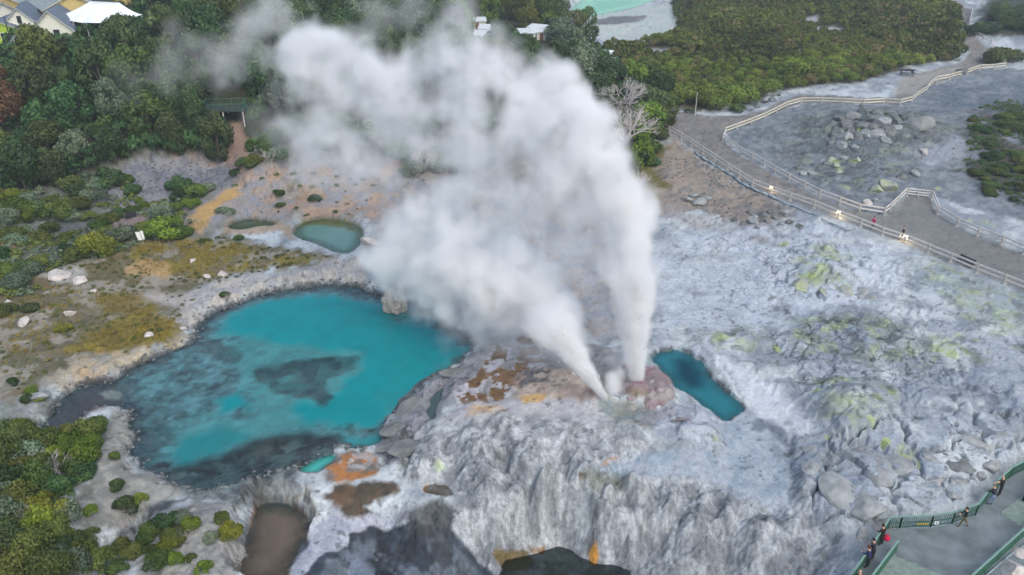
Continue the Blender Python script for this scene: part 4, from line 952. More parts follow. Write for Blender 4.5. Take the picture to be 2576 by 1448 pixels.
# ------------------------------------------------------------------ the water jets themselves: sprays of drops and threads on ballistic paths
def jet_mesh(name, base, top, r0, r1, n, mat, seed):
    rs = np.random.default_rng(seed)
    base, top = np.array(base), np.array(top); ax = top - base; L = np.linalg.norm(ax); d = ax / L
    e1 = np.cross(d, [0, 1, 0]); e1 /= np.linalg.norm(e1); e2 = np.cross(d, e1)
    tt = rs.random(n) ** 1.15; ph = rs.random(n) * 6.283; rad = np.abs(rs.normal(0, .5, n)); rad = np.minimum(rad, 1.2)
    rr = (r0 + (r1 - r0) * tt ** 1.3) * rad
    c = base + d * (tt * L)[:, None] + e1 * (rr * np.cos(ph))[:, None] + e2 * (rr * np.sin(ph))[:, None]
    c[:, 0] -= .3 * tt ** 2 * 1.5
    ln = (.55 - .25 * tt) * (.4 + rs.random(n)); wd = (.018 + .03 * rs.random(n)) * (1 + tt)
    dirs = d + (e1 * (np.cos(ph) * rad * (r1 - r0) / L)[:, None] + e2 * (np.sin(ph) * rad * (r1 - r0) / L)[:, None]) + rs.normal(0, .02, (n, 3))
    dirs /= np.linalg.norm(dirs, axis=1)[:, None]
    s1 = np.cross(dirs, rs.normal(0, 1, (n, 3))); s1 /= np.linalg.norm(s1, axis=1)[:, None]; s2 = np.cross(dirs, s1)
    a = c - dirs * (ln / 2)[:, None]; b = c + dirs * (ln / 2)[:, None]
    p = [a, c + s1 * wd[:, None], c + (-.5 * s1 + .87 * s2) * wd[:, None], c + (-.5 * s1 - .87 * s2) * wd[:, None], b]
    co = np.stack(p, 1).reshape(-1, 3)
    k = (np.arange(n) * 5)[:, None]
    tri = np.concatenate([k + np.array([[0, 2, 1]]), k + np.array([[0, 3, 2]]), k + np.array([[0, 1, 3]]), k + np.array([[4, 1, 2]]), k + np.array([[4, 2, 3]]), k + np.array([[4, 3, 1]])], 0)
    return mesh_np(name, co, tri, np.full(len(tri), 3), [mat])
m_jet, nt, out = new_mat('white_water')
pb = node(nt, 'ShaderNodeBsdfPrincipled'); pb.inputs['Base Color'].default_value = (.9, .92, .94, 1); pb.inputs['Roughness'].default_value = .35
tl = node(nt, 'ShaderNodeBsdfTranslucent'); tl.inputs['Color'].default_value = (.92, .94, .96, 1)
mx = node(nt, 'ShaderNodeMixShader'); mx.inputs[0].default_value = .5
nt.links.new(pb.outputs[0], mx.inputs[1]); nt.links.new(tl.outputs[0], mx.inputs[2]); nt.links.new(mx.outputs[0], out.inputs['Surface'])

def jet_column(base, top, r0, r1, dens, vs, seed, bend=.45):
    """streaky dense core of a jet"""
    base, top = np.array(base, float), np.array(top, float); ax = top - base; L = np.linalg.norm(ax); d = ax / L
    e1 = np.cross(d, [0, 1, 0]); e1 /= np.linalg.norm(e1); e2 = np.cross(d, e1)
    mn = np.minimum(base, top) - r1 * 1.5 - .3; mx_ = np.maximum(base, top) + r1 * 1.5 + .3
    n = np.ceil((mx_ - mn) / vs).astype(int) + 1
    gz, gy, gx = np.meshgrid(mn[2] + vs * np.arange(n[2]), mn[1] + vs * np.arange(n[1]), mn[0] + vs * np.arange(n[0]), indexing='ij')
    px, py, pz = gx - base[0], gy - base[1], gz - base[2]
    t = (px * d[0] + py * d[1] + pz * d[2]) / L
    a = px * e1[0] + py * e1[1] + pz * e1[2] + bend * np.clip(t, 0, 1) ** 2 * (1 if e1[0] > 0 else -1); b = px * e2[0] + py * e2[1] + pz * e2[2]
    r = r0 + (r1 - r0) * np.clip(t, 0, 1) ** 1.25
    sh = a.shape; an = np.arctan2(b, a).ravel(); q = (np.hypot(a, b) / r).ravel(); tr = (t * L).ravel()
    st = fbm3(np.cos(an) * 1.8 + q, np.sin(an) * 1.8 + q, tr * .22, 4, seed)
    bl = fbm3(a.ravel() * 1.3, b.ravel() * 1.3, tr * .9, 4, seed + 9)
    tt = t.ravel()
    f = np.clip(1.0 - q * (.8 + .7 * (st - .4)) - (bl - .5) * 1.1 * np.clip(tt * 1.6, .1, 1), 0, 1)
    D = f ** .9 * dens * (1 - .82 * smooth(.1, 1.0, tt)) * smooth(-.01, .01, tt) * smooth(1.0, .72, tt) * (.5 + st)
    return D.reshape(sh).astype(np.float32), mn
def jet(label, base, top, r0, r1, dens, seed, n_drops, vs):
    t_ = thing('geyser_jet', label, 'geyser', base, 0, 'erupting geyser jets')
    base = Vector(base); top = Vector(top)
    dm = link('spray', jet_mesh('spray', Vector((0, 0, -.1)), (top - base) * .7, r0 * .9, r1 * .8, n_drops, m_jet, seed), t_); dm['kind'] = 'stuff'
    D, mn = jet_column(Vector((0, 0, -.1)), top - base, r0, r1, dens, vs, seed)
    D[D < .01] = 0
    volume_object('water_column', D, mn, vs, t_)['kind'] = 'stuff'
jet('tall upright jet of white water from the pink cone beside the teal pool', VENT_R, at_depth(1600, 585, VENT_R.y), .62, 2.4, 5.5, 3, 700, .15)
jet('slanting jet of white water leaning left towards the blue pool', VENT_L, at_depth(1345, 745, VENT_L.y + 1.5), .30, 2.2, 6.5, 4, 500, .13)
# ------------------------------------------------------------------ vegetation
def leaf_mat(name, dark, light, extra=None, hue=.05, val=.45, rough=.6):
    """foliage: two greens mixed per clump of leaves, shifted plant by plant"""
    m, nt, out = new_mat(name)
    at = node(nt, 'ShaderNodeAttribute', attribute_name='var'); oi = node(nt, 'ShaderNodeObjectInfo')
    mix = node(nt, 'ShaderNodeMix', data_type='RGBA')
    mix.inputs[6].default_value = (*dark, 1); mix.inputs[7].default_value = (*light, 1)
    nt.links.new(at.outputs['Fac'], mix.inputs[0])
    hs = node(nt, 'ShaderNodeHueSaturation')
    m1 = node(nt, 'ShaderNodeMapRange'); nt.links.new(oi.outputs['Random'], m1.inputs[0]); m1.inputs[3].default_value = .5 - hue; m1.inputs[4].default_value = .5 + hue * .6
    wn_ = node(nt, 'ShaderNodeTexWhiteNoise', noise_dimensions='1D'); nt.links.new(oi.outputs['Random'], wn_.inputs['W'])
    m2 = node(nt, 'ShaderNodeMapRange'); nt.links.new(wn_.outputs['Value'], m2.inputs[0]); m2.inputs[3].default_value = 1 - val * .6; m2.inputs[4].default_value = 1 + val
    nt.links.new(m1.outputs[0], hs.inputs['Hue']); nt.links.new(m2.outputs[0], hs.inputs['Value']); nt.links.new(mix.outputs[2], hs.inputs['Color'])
    p = node(nt, 'ShaderNodeBsdfPrincipled'); p.inputs['Roughness'].default_value = rough; p.inputs['Specular IOR Level'].default_value = .25
    nt.links.new(hs.outputs[0], p.inputs['Base Color'])
    tl = node(nt, 'ShaderNodeBsdfTranslucent'); nt.links.new(hs.outputs[0], tl.inputs['Color'])
    mx = node(nt, 'ShaderNodeMixShader'); mx.inputs[0].default_value = .25
    nt.links.new(p.outputs[0], mx.inputs[1]); nt.links.new(tl.outputs[0], mx.inputs[2]); nt.links.new(mx.outputs[0], out.inputs['Surface'])
    return m
M_FOREST = leaf_mat('forest_leaves', S(30,56,32), S(84,110,64))
M_OLIVE = leaf_mat('olive_leaves', S(42,62,28), S(94,112,54))
M_GREY = leaf_mat('grey_green_leaves', S(56,80,62), S(124,142,114))
M_RED = leaf_mat('russet_leaves', S(70,48,36), S(112,80,58), hue=.02)
M_BRIGHT = leaf_mat('bright_leaves', S(58,84,24), S(126,142,52))
M_SCRUB = leaf_mat('scrub_leaves', S(60,80,28), S(124,142,56), val=.55, hue=.02)
M_SCRUBR = leaf_mat('brown_scrub_leaves', S(84,84,44), S(138,132,76), val=.35, hue=.02)
M_HEATH = leaf_mat('low_heath', S(50,74,32), S(108,128,58))
M_BARK = plain('bark', S(92,82,70), .9, .3, 4, .5)
M_DEAD = plain('silver_deadwood', S(186,180,176), .85, .25, 5, .3)

def leaves(centres, normals, size, rs, var):
    """bent leaf-clump quads round given points"""
    n = len(centres)
    nr = normals + rs.normal(0, .55, (n, 3)); nr /= np.linalg.norm(nr, axis=1)[:, None]
    a = np.cross(nr, rs.normal(0, 1, (n, 3))); a /= np.linalg.norm(a, axis=1)[:, None]; b = np.cross(nr, a)
    s = (size * (.6 + .8 * rs.random(n)))[:, None]; a = a * s * .5; b = b * s * .36
    lift = nr * s * .12
    co = np.stack([centres - a, centres - b + lift, centres + a, centres + b + lift], 1).reshape(-1, 3)
    return co, np.arange(4 * n, dtype=np.int32), np.full(n, 4), var

def crown_mesh(name, seed, rad, squash, lobes, n, leaf, mat, zc, low=-.25, lob=(.34, .5)):
    rs = np.random.default_rng(seed)
    d = rs.normal(0, 1, (lobes, 3)); d /= np.linalg.norm(d, axis=1)[:, None]; d[:, 2] = np.where(d[:, 2] < low, -d[:, 2], d[:, 2])
    d[0] = (0, 0, .6)
    c = d * rad * .62 * np.array([1, 1, squash]); r = rad * (lob[0] + (lob[1] - lob[0]) * rs.random(lobes))
    k = rs.choice(lobes, n, p=r ** 2 / (r ** 2).sum())
    e = rs.normal(0, 1, (n, 3)); e /= np.linalg.norm(e, axis=1)[:, None]
    outw = d[k]; flip = (e * outw).sum(1) < -.35; e[flip] *= -1
    shell = (.74 + .42 * rs.random(n) ** 1.4)[:, None]
    p = c[k] + e * r[k][:, None] * shell * np.array([1, 1, max(.75, squash)])
    p[:, 2] += zc
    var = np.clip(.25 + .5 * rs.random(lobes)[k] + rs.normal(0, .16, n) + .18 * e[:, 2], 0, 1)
    co, fl, fn, v = leaves(p, e, leaf, rs, var)
    me = mesh_np(name, co, fl, fn, [mat])
    a = me.attributes.new('var', 'FLOAT', 'FACE'); a.data.foreach_set('value', v.astype(np.float32))
    return me

def trunk_mesh(name, seed, h, r, rad, mat, limbs=5):
    rs = random.Random(seed); mb = MB()
    p0 = Vector((0, 0, -.4)); lean = Vector((rs.uniform(-.1, .1), rs.uniform(-.1, .1), 1))
    p1 = p0 + lean * h * .6
    mb.tube(p0, p1, r, r * .7, 7)
    for k in range(limbs):
        a = k * 6.283 / limbs + rs.uniform(-.4, .4); b = p0 + lean * h * rs.uniform(.38, .6)
        e = b + Vector((math.cos(a) * rad * .55, math.sin(a) * rad * .55, h * rs.uniform(.2, .4)))
        mb.tube(b, b.lerp(e, .55) + Vector((0, 0, .1 * h)), r * .45, r * .28, 5); mb.tube(b.lerp(e, .55) + Vector((0, 0, .1 * h)), e, r * .28, r * .1, 5)
    me = bpy.data.meshes.new(name); me.from_pydata(mb.v, [], mb.f); me.materials.append(mat); me.update()
    return me

def dead_mesh(name, seed, h, spread, stems, depth, mat, r0=.07):
    """bare branching skeleton"""
    rs = random.Random(seed); mb = MB()
    def grow(p, d, ln, r, k):
        q = p + d * ln
        mb.tube(p, q, r, r * .68, 4 if k < 2 else 3, cap=False)
        if k >= depth: return
        for _ in range(rs.choice((2, 2, 3))):
            nd = (d + Vector((rs.gauss(0, .42), rs.gauss(0, .42), rs.gauss(.08, .3)))).normalized()
            grow(q, nd, ln * rs.uniform(.62, .88), r * .66, k + 1)
    for s in range(stems):
        a = s * 6.283 / stems + rs.uniform(-.5, .5)
        grow(Vector((0, 0, -.15)), Vector((math.cos(a) * spread, math.sin(a) * spread, 1)).normalized(), h * .3, r0, 0)
    me = bpy.data.meshes.new(name); me.from_pydata(mb.v, [], mb.f); me.materials.append(mat); me.update()
    return me

def scatter(px, spacing, seed, n_max=100000, avoid=(), world_poly=None, tries=30):
    """points no closer than spacing inside an outline"""
    pl = world_poly or GP(px); rs = np.random.default_rng(seed)
    x0, x1 = min(p[0] for p in pl), max(p[0] for p in pl); y0, y1 = min(p[1] for p in pl), max(p[1] for p in pl)
    cand = np.stack([rs.uniform(x0, x1, int((x1 - x0) * (y1 - y0) / spacing ** 2 * tries) + 50), rs.uniform(y0, y1, int((x1 - x0) * (y1 - y0) / spacing ** 2 * tries) + 50)], 1)
    ok = poly_sdf(cand[:, 0].astype(np.float32), cand[:, 1].astype(np.float32), pl) < 0
    for a in avoid: ok &= poly_sdf(cand[:, 0].astype(np.float32), cand[:, 1].astype(np.float32), a) > .3
    cand = cand[ok]; cell = {}; res = []
    for x, y in cand:
        k = (int(x // spacing), int(y // spacing)); good = True
        for i in (-1, 0, 1):
            for j in (-1, 0, 1):
                for q in cell.get((k[0] + i, k[1] + j), ()):
                    if (q[0] - x) ** 2 + (q[1] - y) ** 2 < spacing ** 2: good = False; break
                if not good: break
            if not good: break
        if good:
            cell.setdefault(k, []).append((x, y)); res.append((x, y))
            if len(res) >= n_max: break
    return res

def project(x, y, z):
    t = y * CP - (z - CAM_Z) * SP
    return 1288 + FOC * x / t, 724 - FOC * (y * SP + (z - CAM_Z) * CP) / t

def plant(kind, name, label, cat, group, loc, scale, rz, tilt=(0, 0)):
    """a plant = empty at its foot + trunk + crown, sharing mesh data within its kind"""
    t = thing(name, label, cat, loc, rz, group); t.scale = (scale if hasattr(scale, '__len__') else (scale,) * 3)
    t.rotation_euler = (tilt[0], tilt[1], rz)
    for pn, me in kind: link(pn, me, t)
    return t

FOREST_K = {}
for cls, mat in (('green', M_FOREST), ('olive', M_OLIVE), ('grey', M_GREY), ('red', M_RED), ('bright', M_BRIGHT)):
    FOREST_K[cls] = []
    for k in range(4 if cls == 'green' else 2):
        sd_ = 300 + 17 * k + len(cls) * 7
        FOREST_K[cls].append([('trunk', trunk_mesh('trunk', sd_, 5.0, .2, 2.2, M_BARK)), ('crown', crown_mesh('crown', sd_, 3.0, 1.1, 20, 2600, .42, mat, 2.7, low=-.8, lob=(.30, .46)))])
FL = {'green': 'dense dark green tree packed among others in the hillside forest', 'olive': 'olive green tree packed among others in the hillside forest', 'grey': 'pale grey-green tree packed among others in the hillside forest', 'red': 'russet-leaved tree in the forest at the left edge', 'bright': 'bright yellow-green tree standing above the village sheds'}

# footprints kept clear of trees
CLEAR = [GP([(510,225),(630,225),(630,330),(510,320)]), GP([(-60,20),(190,20),(190,112),(-60,125)]), GP([(130,-10),(390,-10),(370,75),(150,75)]), GP([(575,300),(625,300),(630,440),(580,440)]), GP([(1170,62),(1385,62),(1385,160),(1170,160)]), GP([(1425,135),(1520,135),(1520,180),(1425,180)])]
pts = scatter([(-140,-50),(1150,-50),(1200,40),(1330,45),(1395,70),(1350,170),(1480,190),(1420,280),(1250,240),(1050,250),(880,270),(780,300),(690,290),(640,330),(600,380),(560,400),(470,392),(340,402),(250,430),(150,478),(60,480),(-140,485)], 3.7, 21, avoid=CLEAR)
rs = random.Random(5)
nf = 0; far_trees = []
pts.sort(key=lambda p: p[1])
for x, y in pts:
    z = float(ground_z(x, y)[0]); u, v = project(x, y, z + 3)
    if not (-90 < u < 1600 and v > -30): continue
    if 700 < u < 1300 and 150 < v < 330 and rs.random() < .5: continue
    r_ = rs.random()
    cls = 'green' if r_ < .70 else ('olive' if r_ < .88 else 'grey')
    if u < 75 and 150 < v < 380 and rs.random() < .3: cls = 'red'
    if 470 < u < 620 and v < 160 and rs.random() < .5: cls = 'olive'
    if u > 1150 and v < 120: cls = 'bright' if rs.random() < .55 else 'olive'
    s = rs.uniform(.78, 1.2) * (1.0 if v < 330 else .85)
    ht = project(x, y, z + 6.2 * s)[1]
    ln_ = float(np.interp(u, [-100, 0, 40, 100, 150, 185, 230, 300, 345, 400, 480], [140, 128, 124, 100, 98, 78, 66, 42, 30, 18, -60]))
    hb = project(x, y, z)[1]
    if u < 480 and ht < ln_ and hb > 46: continue
    if 505 < u < 640 and ht < 306 and 268 < hb < 400: continue
    if nf >= 300: far_trees.append((x, y, z - .2, s, 'g' if cls != 'olive' else 'b')); continue
    zs_ = rs.uniform(1.0, 1.5)
    sz = 'tall' if s * zs_ > 1.38 else ('low' if s * zs_ < 1.05 else 'mid-sized')
    cn_ = {'green': 'dark green', 'olive': 'olive', 'grey': 'pale grey-green', 'red': 'russet', 'bright': 'yellow-green'}[cls]
    if u < 90: wh = 'at the left edge of the hillside forest'
    elif u < 420 and v < 150: wh = 'just below the cream houses and the marquee'
    elif 430 < u < 700 and 190 < v < 400: wh = 'beside the green lookout deck'
    elif v > 330 and u < 330: wh = 'along the lower forest edge above the left gully'
    elif v > 330: wh = 'along the forest edge above the grey rubble'
    elif u < 300: wh = 'in the left half of the hillside forest'
    elif u < 520: wh = 'in the middle of the hillside forest'
    elif u < 720: wh = 'under the thin steam at the upper forest'
    elif u < 1000: wh = 'behind the left end of the drifting steam'
    else: wh = 'behind the top of the main steam plume'
    lab_ = f'{sz} {cn_} tree {wh}'
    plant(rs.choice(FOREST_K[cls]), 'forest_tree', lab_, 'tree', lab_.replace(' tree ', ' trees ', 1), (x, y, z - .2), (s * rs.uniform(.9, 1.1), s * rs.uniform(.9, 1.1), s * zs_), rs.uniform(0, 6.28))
    nf += 1
print('forest trees', nf, len(far_trees))

# trees between the steam and the path
for i, (u, v, s, cls) in enumerate([(1405,110,1.25,'grey'),(1440,135,1.05,'grey'),(1385,85,1.0,'bright'),(1330,75,1.0,'bright'),(1300,35,1.1,'bright'),(1260,20,1.1,'bright'),(1360,40,1.0,'bright'),(1450,70,.9,'olive'),(1480,110,.9,'olive'),(1510,215,1.3,'green'),(1485,190,1.2,'green'),(1540,250,1.2,'green'),(1505,280,1.2,'green'),(1590,240,1.1,'bright'),(1625,215,1.0,'olive'),(1660,250,1.0,'olive'),(1530,320,1.1,'green'),(1625,340,1.0,'bright'),(1590,385,.9,'bright'),(1655,330,.85,'olive'),(1640,300,1.0,'green'),(1565,360,.9,'green'),(1600,290,1.1,'green'),(1560,300,1.1,'green'),(1680,290,.7,'olive'),(1610,420,.7,'bright'),(1480,60,.9,'olive'),(1410,40,1.0,'olive')]):
    g = G(u, v); FLx = {'green': 'dark green tree between the steam and the fork in the path', 'grey': 'tall pale-flowering tree beside the white village sheds', 'bright': 'bright green tree along the near edge of the scrub', 'olive': 'olive tree along the near edge of the scrub'}[cls]
    if v < 100: FLx = 'sunny yellow-green tree above the village sheds' if cls == 'bright' else 'brownish olive tree left of the far turquoise lake'
    plant(rs.choice(FOREST_K[cls]), 'tree', FLx, 'tree', FLx.replace('tree', 'trees', 1), g - Vector((0, 0, .2)), (s, s, s * .95), rs.uniform(0, 6.28))

# scrub on the flat beyond the path: the ones that show largest singly, the rest as one mass
SCRUB_PX = [(1510,165),(1530,110),(1620,112),(1712,78),(1700,40),(1690,-50),(2320,-50),(2395,42),(2405,75),(2408,118),(2425,140),(2390,155),(2300,165),(2230,180),(2180,203),(2100,210),(1990,222),(1940,232),(1885,258),(1800,280),(1730,262),(1690,275),(1640,230),(1580,190)]
HOLES = [GP(q) for q in ([(1610,120),(1700,118),(1698,142),(1620,142)], [(2015,42),(2070,38),(2066,62),(2022,64)], [(2045,66),(2128,64),(2124,84),(2050,84)], [(1998,122),(2024,124),(2026,150),(2004,150)])]
pts = scatter(SCRUB_PX, 1.75, 31, avoid=HOLES)
pts = [(x, y, float(ground_z(x, y)[0])) for x, y in pts]
pts = [p for p in pts if -40 < project(*p)[0] < 2640 and project(p[0], p[1], p[2] + 2)[1] > -30]
pts.sort(key=lambda p: p[1])
SK = {c: [crown_mesh('crown', 500 + k + (40 if c == 'b' else 0), 1.35, .8, 9, 620, .26, M_SCRUB if c == 'g' else M_SCRUBR, .75, low=0, lob=(.38, .55)) for k in range(4)] for c in 'gb'}
ST = trunk_mesh('stem', 77, 1.3, .07, 1.0, M_BARK, 4)
SL = {'g': 'rounded olive-green shrub in the scrub beyond the footpath', 'b': 'brownish shrub in the scrub beyond the footpath'}
rest = []
kq = 0
for (x, y, z) in pts:
    c = 'b' if rs.random() < .12 else 'g'; gp_ = float(fbm(np.array([x * .06]), np.array([y * .06]), 4, 411)[0])
    s = rs.uniform(.6, 1.15) * (.85 + 1.3 * max(0, .62 - gp_) * 1.6)
    kq += 1
    if kq <= 290:
        u_, v_ = project(x, y, z); sz = 'big' if s > 1.15 else ('small' if s < .85 else 'mid-sized')
        wh = 'left of the lamp pole by the path fork' if u_ < 1735 else ('behind the lamp pole by the path fork' if u_ < 1800 else ('behind the flat slabs beside the footpath' if u_ < 1960 else ('above the boulder pile beyond the fence' if u_ < 2200 else ('around the picnic table' if u_ < 2310 else 'beside the upper footpath'))))
        if v_ < 195 and u_ < 2100: wh = 'deeper inside the scrub, ' + wh
        lab_ = f"{sz} {'olive-green' if c == 'g' else 'brownish'} shrub {wh}"
        t_ = thing('scrub_bush', lab_, 'shrub', (x, y, z - .05), rs.uniform(0, 6.28), lab_.replace('shrub', 'shrubs')); t_.scale = (s, s, s * rs.uniform(.8, 1.2))
        link('stem', ST, t_); link('crown', rs.choice(SK[c]), t_)
    else: rest.append((x, y, z, s, c))
print('scrub', len(pts))
def mass(name, items, variants, mat_list, label, zs=1.0):
    """many plants too far away to tell apart, joined"""
    cos, fns, var, mi = [], 0, [], []
    for x, y, z, s, c in items:
        v_ = variants[c][rs.randrange(len(variants[c]))]
        co, va = v_; a = rs.uniform(0, 6.28); ca, sa = math.cos(a), math.sin(a)
        q = co * np.array([s, s, s * zs * rs.uniform(.8, 1.25)]); q = np.stack([q[:, 0] * ca - q[:, 1] * sa + x, q[:, 0] * sa + q[:, 1] * ca + y, q[:, 2] + z], 1)
        cos.append(q); var.append(np.clip(va + rs.uniform(-.22, .22) + (float(fbm(np.array([x * .05]), np.array([y * .05]), 3, 401)[0]) - .5) * 1.6, 0, 1)); mi.append(np.full(len(co) // 4, 0 if c == 'g' else 1))
    co = np.concatenate(cos); n = len(co) // 4
    me = mesh_np(name, co, np.arange(4 * n), np.full(n, 4), mat_list)
    a = me.attributes.new('var', 'FLOAT', 'FACE'); a.data.foreach_set('value', np.concatenate(var).astype(np.float32))
    me.polygons.foreach_set('material_index', np.concatenate(mi).astype(np.int32))
    o = link(name, me); o['kind'] = 'stuff'; o['label'] = label
    return o
def variant(seed, rad, n, leaf, zc=.75):
    me = crown_mesh('tmp', seed, rad, .8, 9, n, leaf, M_SCRUB, zc, low=0, lob=(.38, .55))
    co = np.empty(len(me.vertices) * 3, np.float32); me.vertices.foreach_get('co', co); va = np.empty(len(me.polygons), np.float32); me.attributes['var'].data.foreach_get('value', va)
    bpy.data.meshes.remove(me)
    return co.reshape(-1, 3), va
VAR = {'g': [variant(600 + k, 1.35, 165, .50) for k in range(5)], 'b': [variant(640 + k, 1.35, 165, .50) for k in range(3)]}
mass('scrubland', rest, VAR, [M_SCRUB, M_SCRUBR], 'low olive scrub covering the flat towards the horizon')

TV = {c: [] for c in 'gb'}
for c in 'gb':
    for me_ in FOREST_K['green' if c == 'g' else 'olive']:
        q_ = me_[1][1]; co_ = np.empty(len(q_.vertices) * 3, np.float32); q_.vertices.foreach_get('co', co_); va_ = np.empty(len(q_.polygons), np.float32); q_.attributes['var'].data.foreach_get('value', va_)
        keep_ = np.arange(0, len(va_), 3); TV[c].append((co_.reshape(-1, 4, 3)[keep_].reshape(-1, 3) * 1.0, va_[keep_]))
if far_trees: mass('far_woodland', far_trees, TV, [M_FOREST, M_OLIVE], 'woodland closing the top of the hill beyond the single trees')

# saplings and ferns filling the forest floor between the trees
us = [(x, y, float(ground_z(x, y)[0]) - .1, rs.uniform(.7, 1.25), 'g' if rs.random() < .75 else 'b') for x, y in scatter([(-120,150),(0,132),(60,120),(180,80),(400,25),(700,10),(760,150),(700,270),(640,320),(590,378),(470,386),(340,396),(250,424),(150,470),(60,475),(-120,480)], 1.6, 23, avoid=CLEAR[:2] + CLEAR[3:4])]
mass('forest_understory', us, {'g': VAR['g'], 'b': VAR['b']}, [M_FOREST, M_OLIVE], 'leafy undergrowth covering the forest floor', 1.15)

# bushes singled out: u, v of the foot, radius in px, kind, label
BK = {'heath': [crown_mesh('crown', 700 + k, 1.0, .7, 12, 2600, .12, M_HEATH, .35, low=.0, lob=(.34, .5)) for k in range(4)],
      'bright': [crown_mesh('crown', 720 + k, 1.0, .8, 13, 2600, .12, M_BRIGHT, .4, low=.0, lob=(.32, .48)) for k in range(3)],
      'olive': [crown_mesh('crown', 740 + k, 1.0, .75, 12, 2600, .12, M_OLIVE, .38, low=.0, lob=(.34, .5)) for k in range(3)],
      'grey': [crown_mesh('crown', 760 + k, 1.0, .75, 12, 1700, .12, M_GREY, .38, low=.0, lob=(.34, .5)) for k in range(3)],
      'green': [crown_mesh('crown', 780 + k, 1.0, .8, 12, 2600, .13, M_FOREST, .4, low=.0, lob=(.34, .5)) for k in range(3)]}
BSTEM = trunk_mesh('stem', 79, .9, .045, .8, M_BARK, 5)
DK = [dead_mesh('branches', 800 + k, 1.5, .75, 9, 4, M_DEAD, .035) for k in range(4)]
def bush(u, v, rpx, kind, label, group=None, hz=1.0):
    g = G(u, v); d = math.sqrt(g.x ** 2 + g.y ** 2 + (CAM_Z - g.z) ** 2); s = rpx * d / FOC
    t_ = thing('bush', label, 'bush', g - Vector((0, 0, .08 * s)), rs.uniform(0, 6.28), group); t_.scale = (s, s, s * hz)
    link('stem', BSTEM, t_); link('foliage', rs.choice(BK[kind]), t_)
    return t_
def dead(u, v, rpx, label, group=None, hz=1.0, name='dead_shrub', k=None):
    g = G(u, v); d = math.sqrt(g.x ** 2 + g.y ** 2 + (CAM_Z - g.z) ** 2); s = rpx * d / FOC / 1.05
    o = link(name, DK[k if k is not None else rs.randrange(4)], None, g, rs.uniform(0, 6.28), (s, s, s * hz)); tag(o, label, 'shrub', group)
    return o
# lower left thicket
ll = 'bush in the thicket at the lower left corner'
for i, (u, v, r_, k) in enumerate([(20,1120,36,'green'),(60,1115,30,'olive'),(110,1130,34,'heath'),(165,1110,30,'olive'),(210,1105,34,'olive'),(175,1135,30,'bright'),(140,1160,22,'bright'),(225,1130,26,'bright'),(215,1165,30,'bright'),(235,1095,24,'olive'),(20,1175,38,'olive'),(70,1165,34,'grey'),(190,1190,24,'olive'),(30,1230,36,'green'),(90,1230,34,'olive'),(150,1245,30,'green'),(60,1280,36,'olive'),(120,1295,38,'bright'),(20,1310,36,'grey'),(160,1310,32,'grey'),(95,1335,36,'bright'),(30,1370,38,'green'),(150,1360,34,'olive'),(90,1400,36,'olive'),(200,1395,34,'olive'),(40,1440,40,'olive'),(130,1445,38,'olive'),(190,1440,30,'grey'),(220,1420,26,'bright'),(10,1260,30,'grey'),(170,1400,30,'green'),(100,1190,26,'olive'),(60,1200,28,'olive'),(-30,1180,36,'olive'),(-30,1300,36,'green'),(-30,1420,36,'olive')]):
    lab = {'olive': 'dark olive ', 'green': 'deep green ', 'heath': 'mid green ', 'bright': 'yellow-green ', 'grey': 'grey-leaved '}[k] + ('big ' if r_ >= 36 else 'small ' if r_ < 30 else '') + 'bush ' + ('at the top of' if v < 1150 else 'in the upper half of' if v < 1240 else 'in the middle of' if v < 1340 else 'at the bottom of') + (' the lower-left thicket, frame edge' if u < 60 else ' the lower-left thicket, bank side' if u > 150 else ' the lower-left thicket')
    bush(u, v, r_ * 1.2, k, lab, lab.replace('bush', 'bushes'), rs.uniform(.9, 1.4))
for i, (u, v, r_, lab) in enumerate([(125,1195,46,'large silvery leafless shrub among the lower-left bushes'),(95,1310,36,'bare pale shrub rising out of yellow-green bushes by the white rock'),(175,1435,34,'bare pale shrub at the bottom edge beside the thicket'),(10,1290,34,'bare shrub at the left edge of the thicket'),(35,1165,30,'thin bare shrub above the lower-left thicket')]):
    dead(u, v, r_, lab, None, 1.0)
for u, v, r_, k, lab in [(315,1290,28,'green','round olive bush on the white bank by the dark gully'),(295,1230,17,'green','small dark bush at the top of the hollow in the white bank'),(350,1265,20,'bright','loose leafy bush on the point of the white bank'),(290,1155,14,'bright','low tuft of greenery on the white shore left of the pool'),(380,1340,26,'olive','upper bush of the curved row on the white knoll'),(420,1320,28,'green','dark green bush at the bend of the row on the white knoll'),(460,1310,24,'grey','grey twiggy bush beside the row on the white knoll'),(480,1330,24,'bright','yellow-green bush at the right end of the row on the knoll'),(440,1360,30,'olive','large olive bush in the middle of the white knoll'),(425,1385,26,'bright','leafy bush below the middle of the white knoll'),(370,1360,22,'olive','low bush on the left flank of the white knoll'),(300,1395,30,'olive','broad olive bush beside the pale track at the bottom'),(260,1430,36,'olive','big dark bush at the bottom edge left of the pale track'),(330,1400,26,'olive','bush right beside the pale track at the bottom'),(400,1425,34,'olive','wide olive bush at the bottom edge below the knoll'),(440,1420,24,'bright','upright yellow-green bush at the bottom of the knoll'),(480,1410,14,'olive','tiny round bush on bare ground of the knoll'),(580,1350,30,'bright','spreading yellow-green bush beside the brown pool'),(560,1310,20,'bright','small bright bush above the brown pool'),(530,1360,18,'grey','low pale bush right of the knoll row'),(515,1440,22,'bright','bush at the bottom edge near the brown pool'),(300,1440,24,'olive','bush at the very bottom between two pale patches'),(380,1395,18,'olive','small olive bush near the pale fork of the track'),(30,970,14,'green','single green bush on the pale slope at the left edge'),(80,990,16,'bright','narrow green bush beside a white rock slab'),(70,1010,14,'green','low dark bush under the white rock slab')]:
    bush(u, v, r_, k, lab, None, rs.uniform(.9, 1.2))
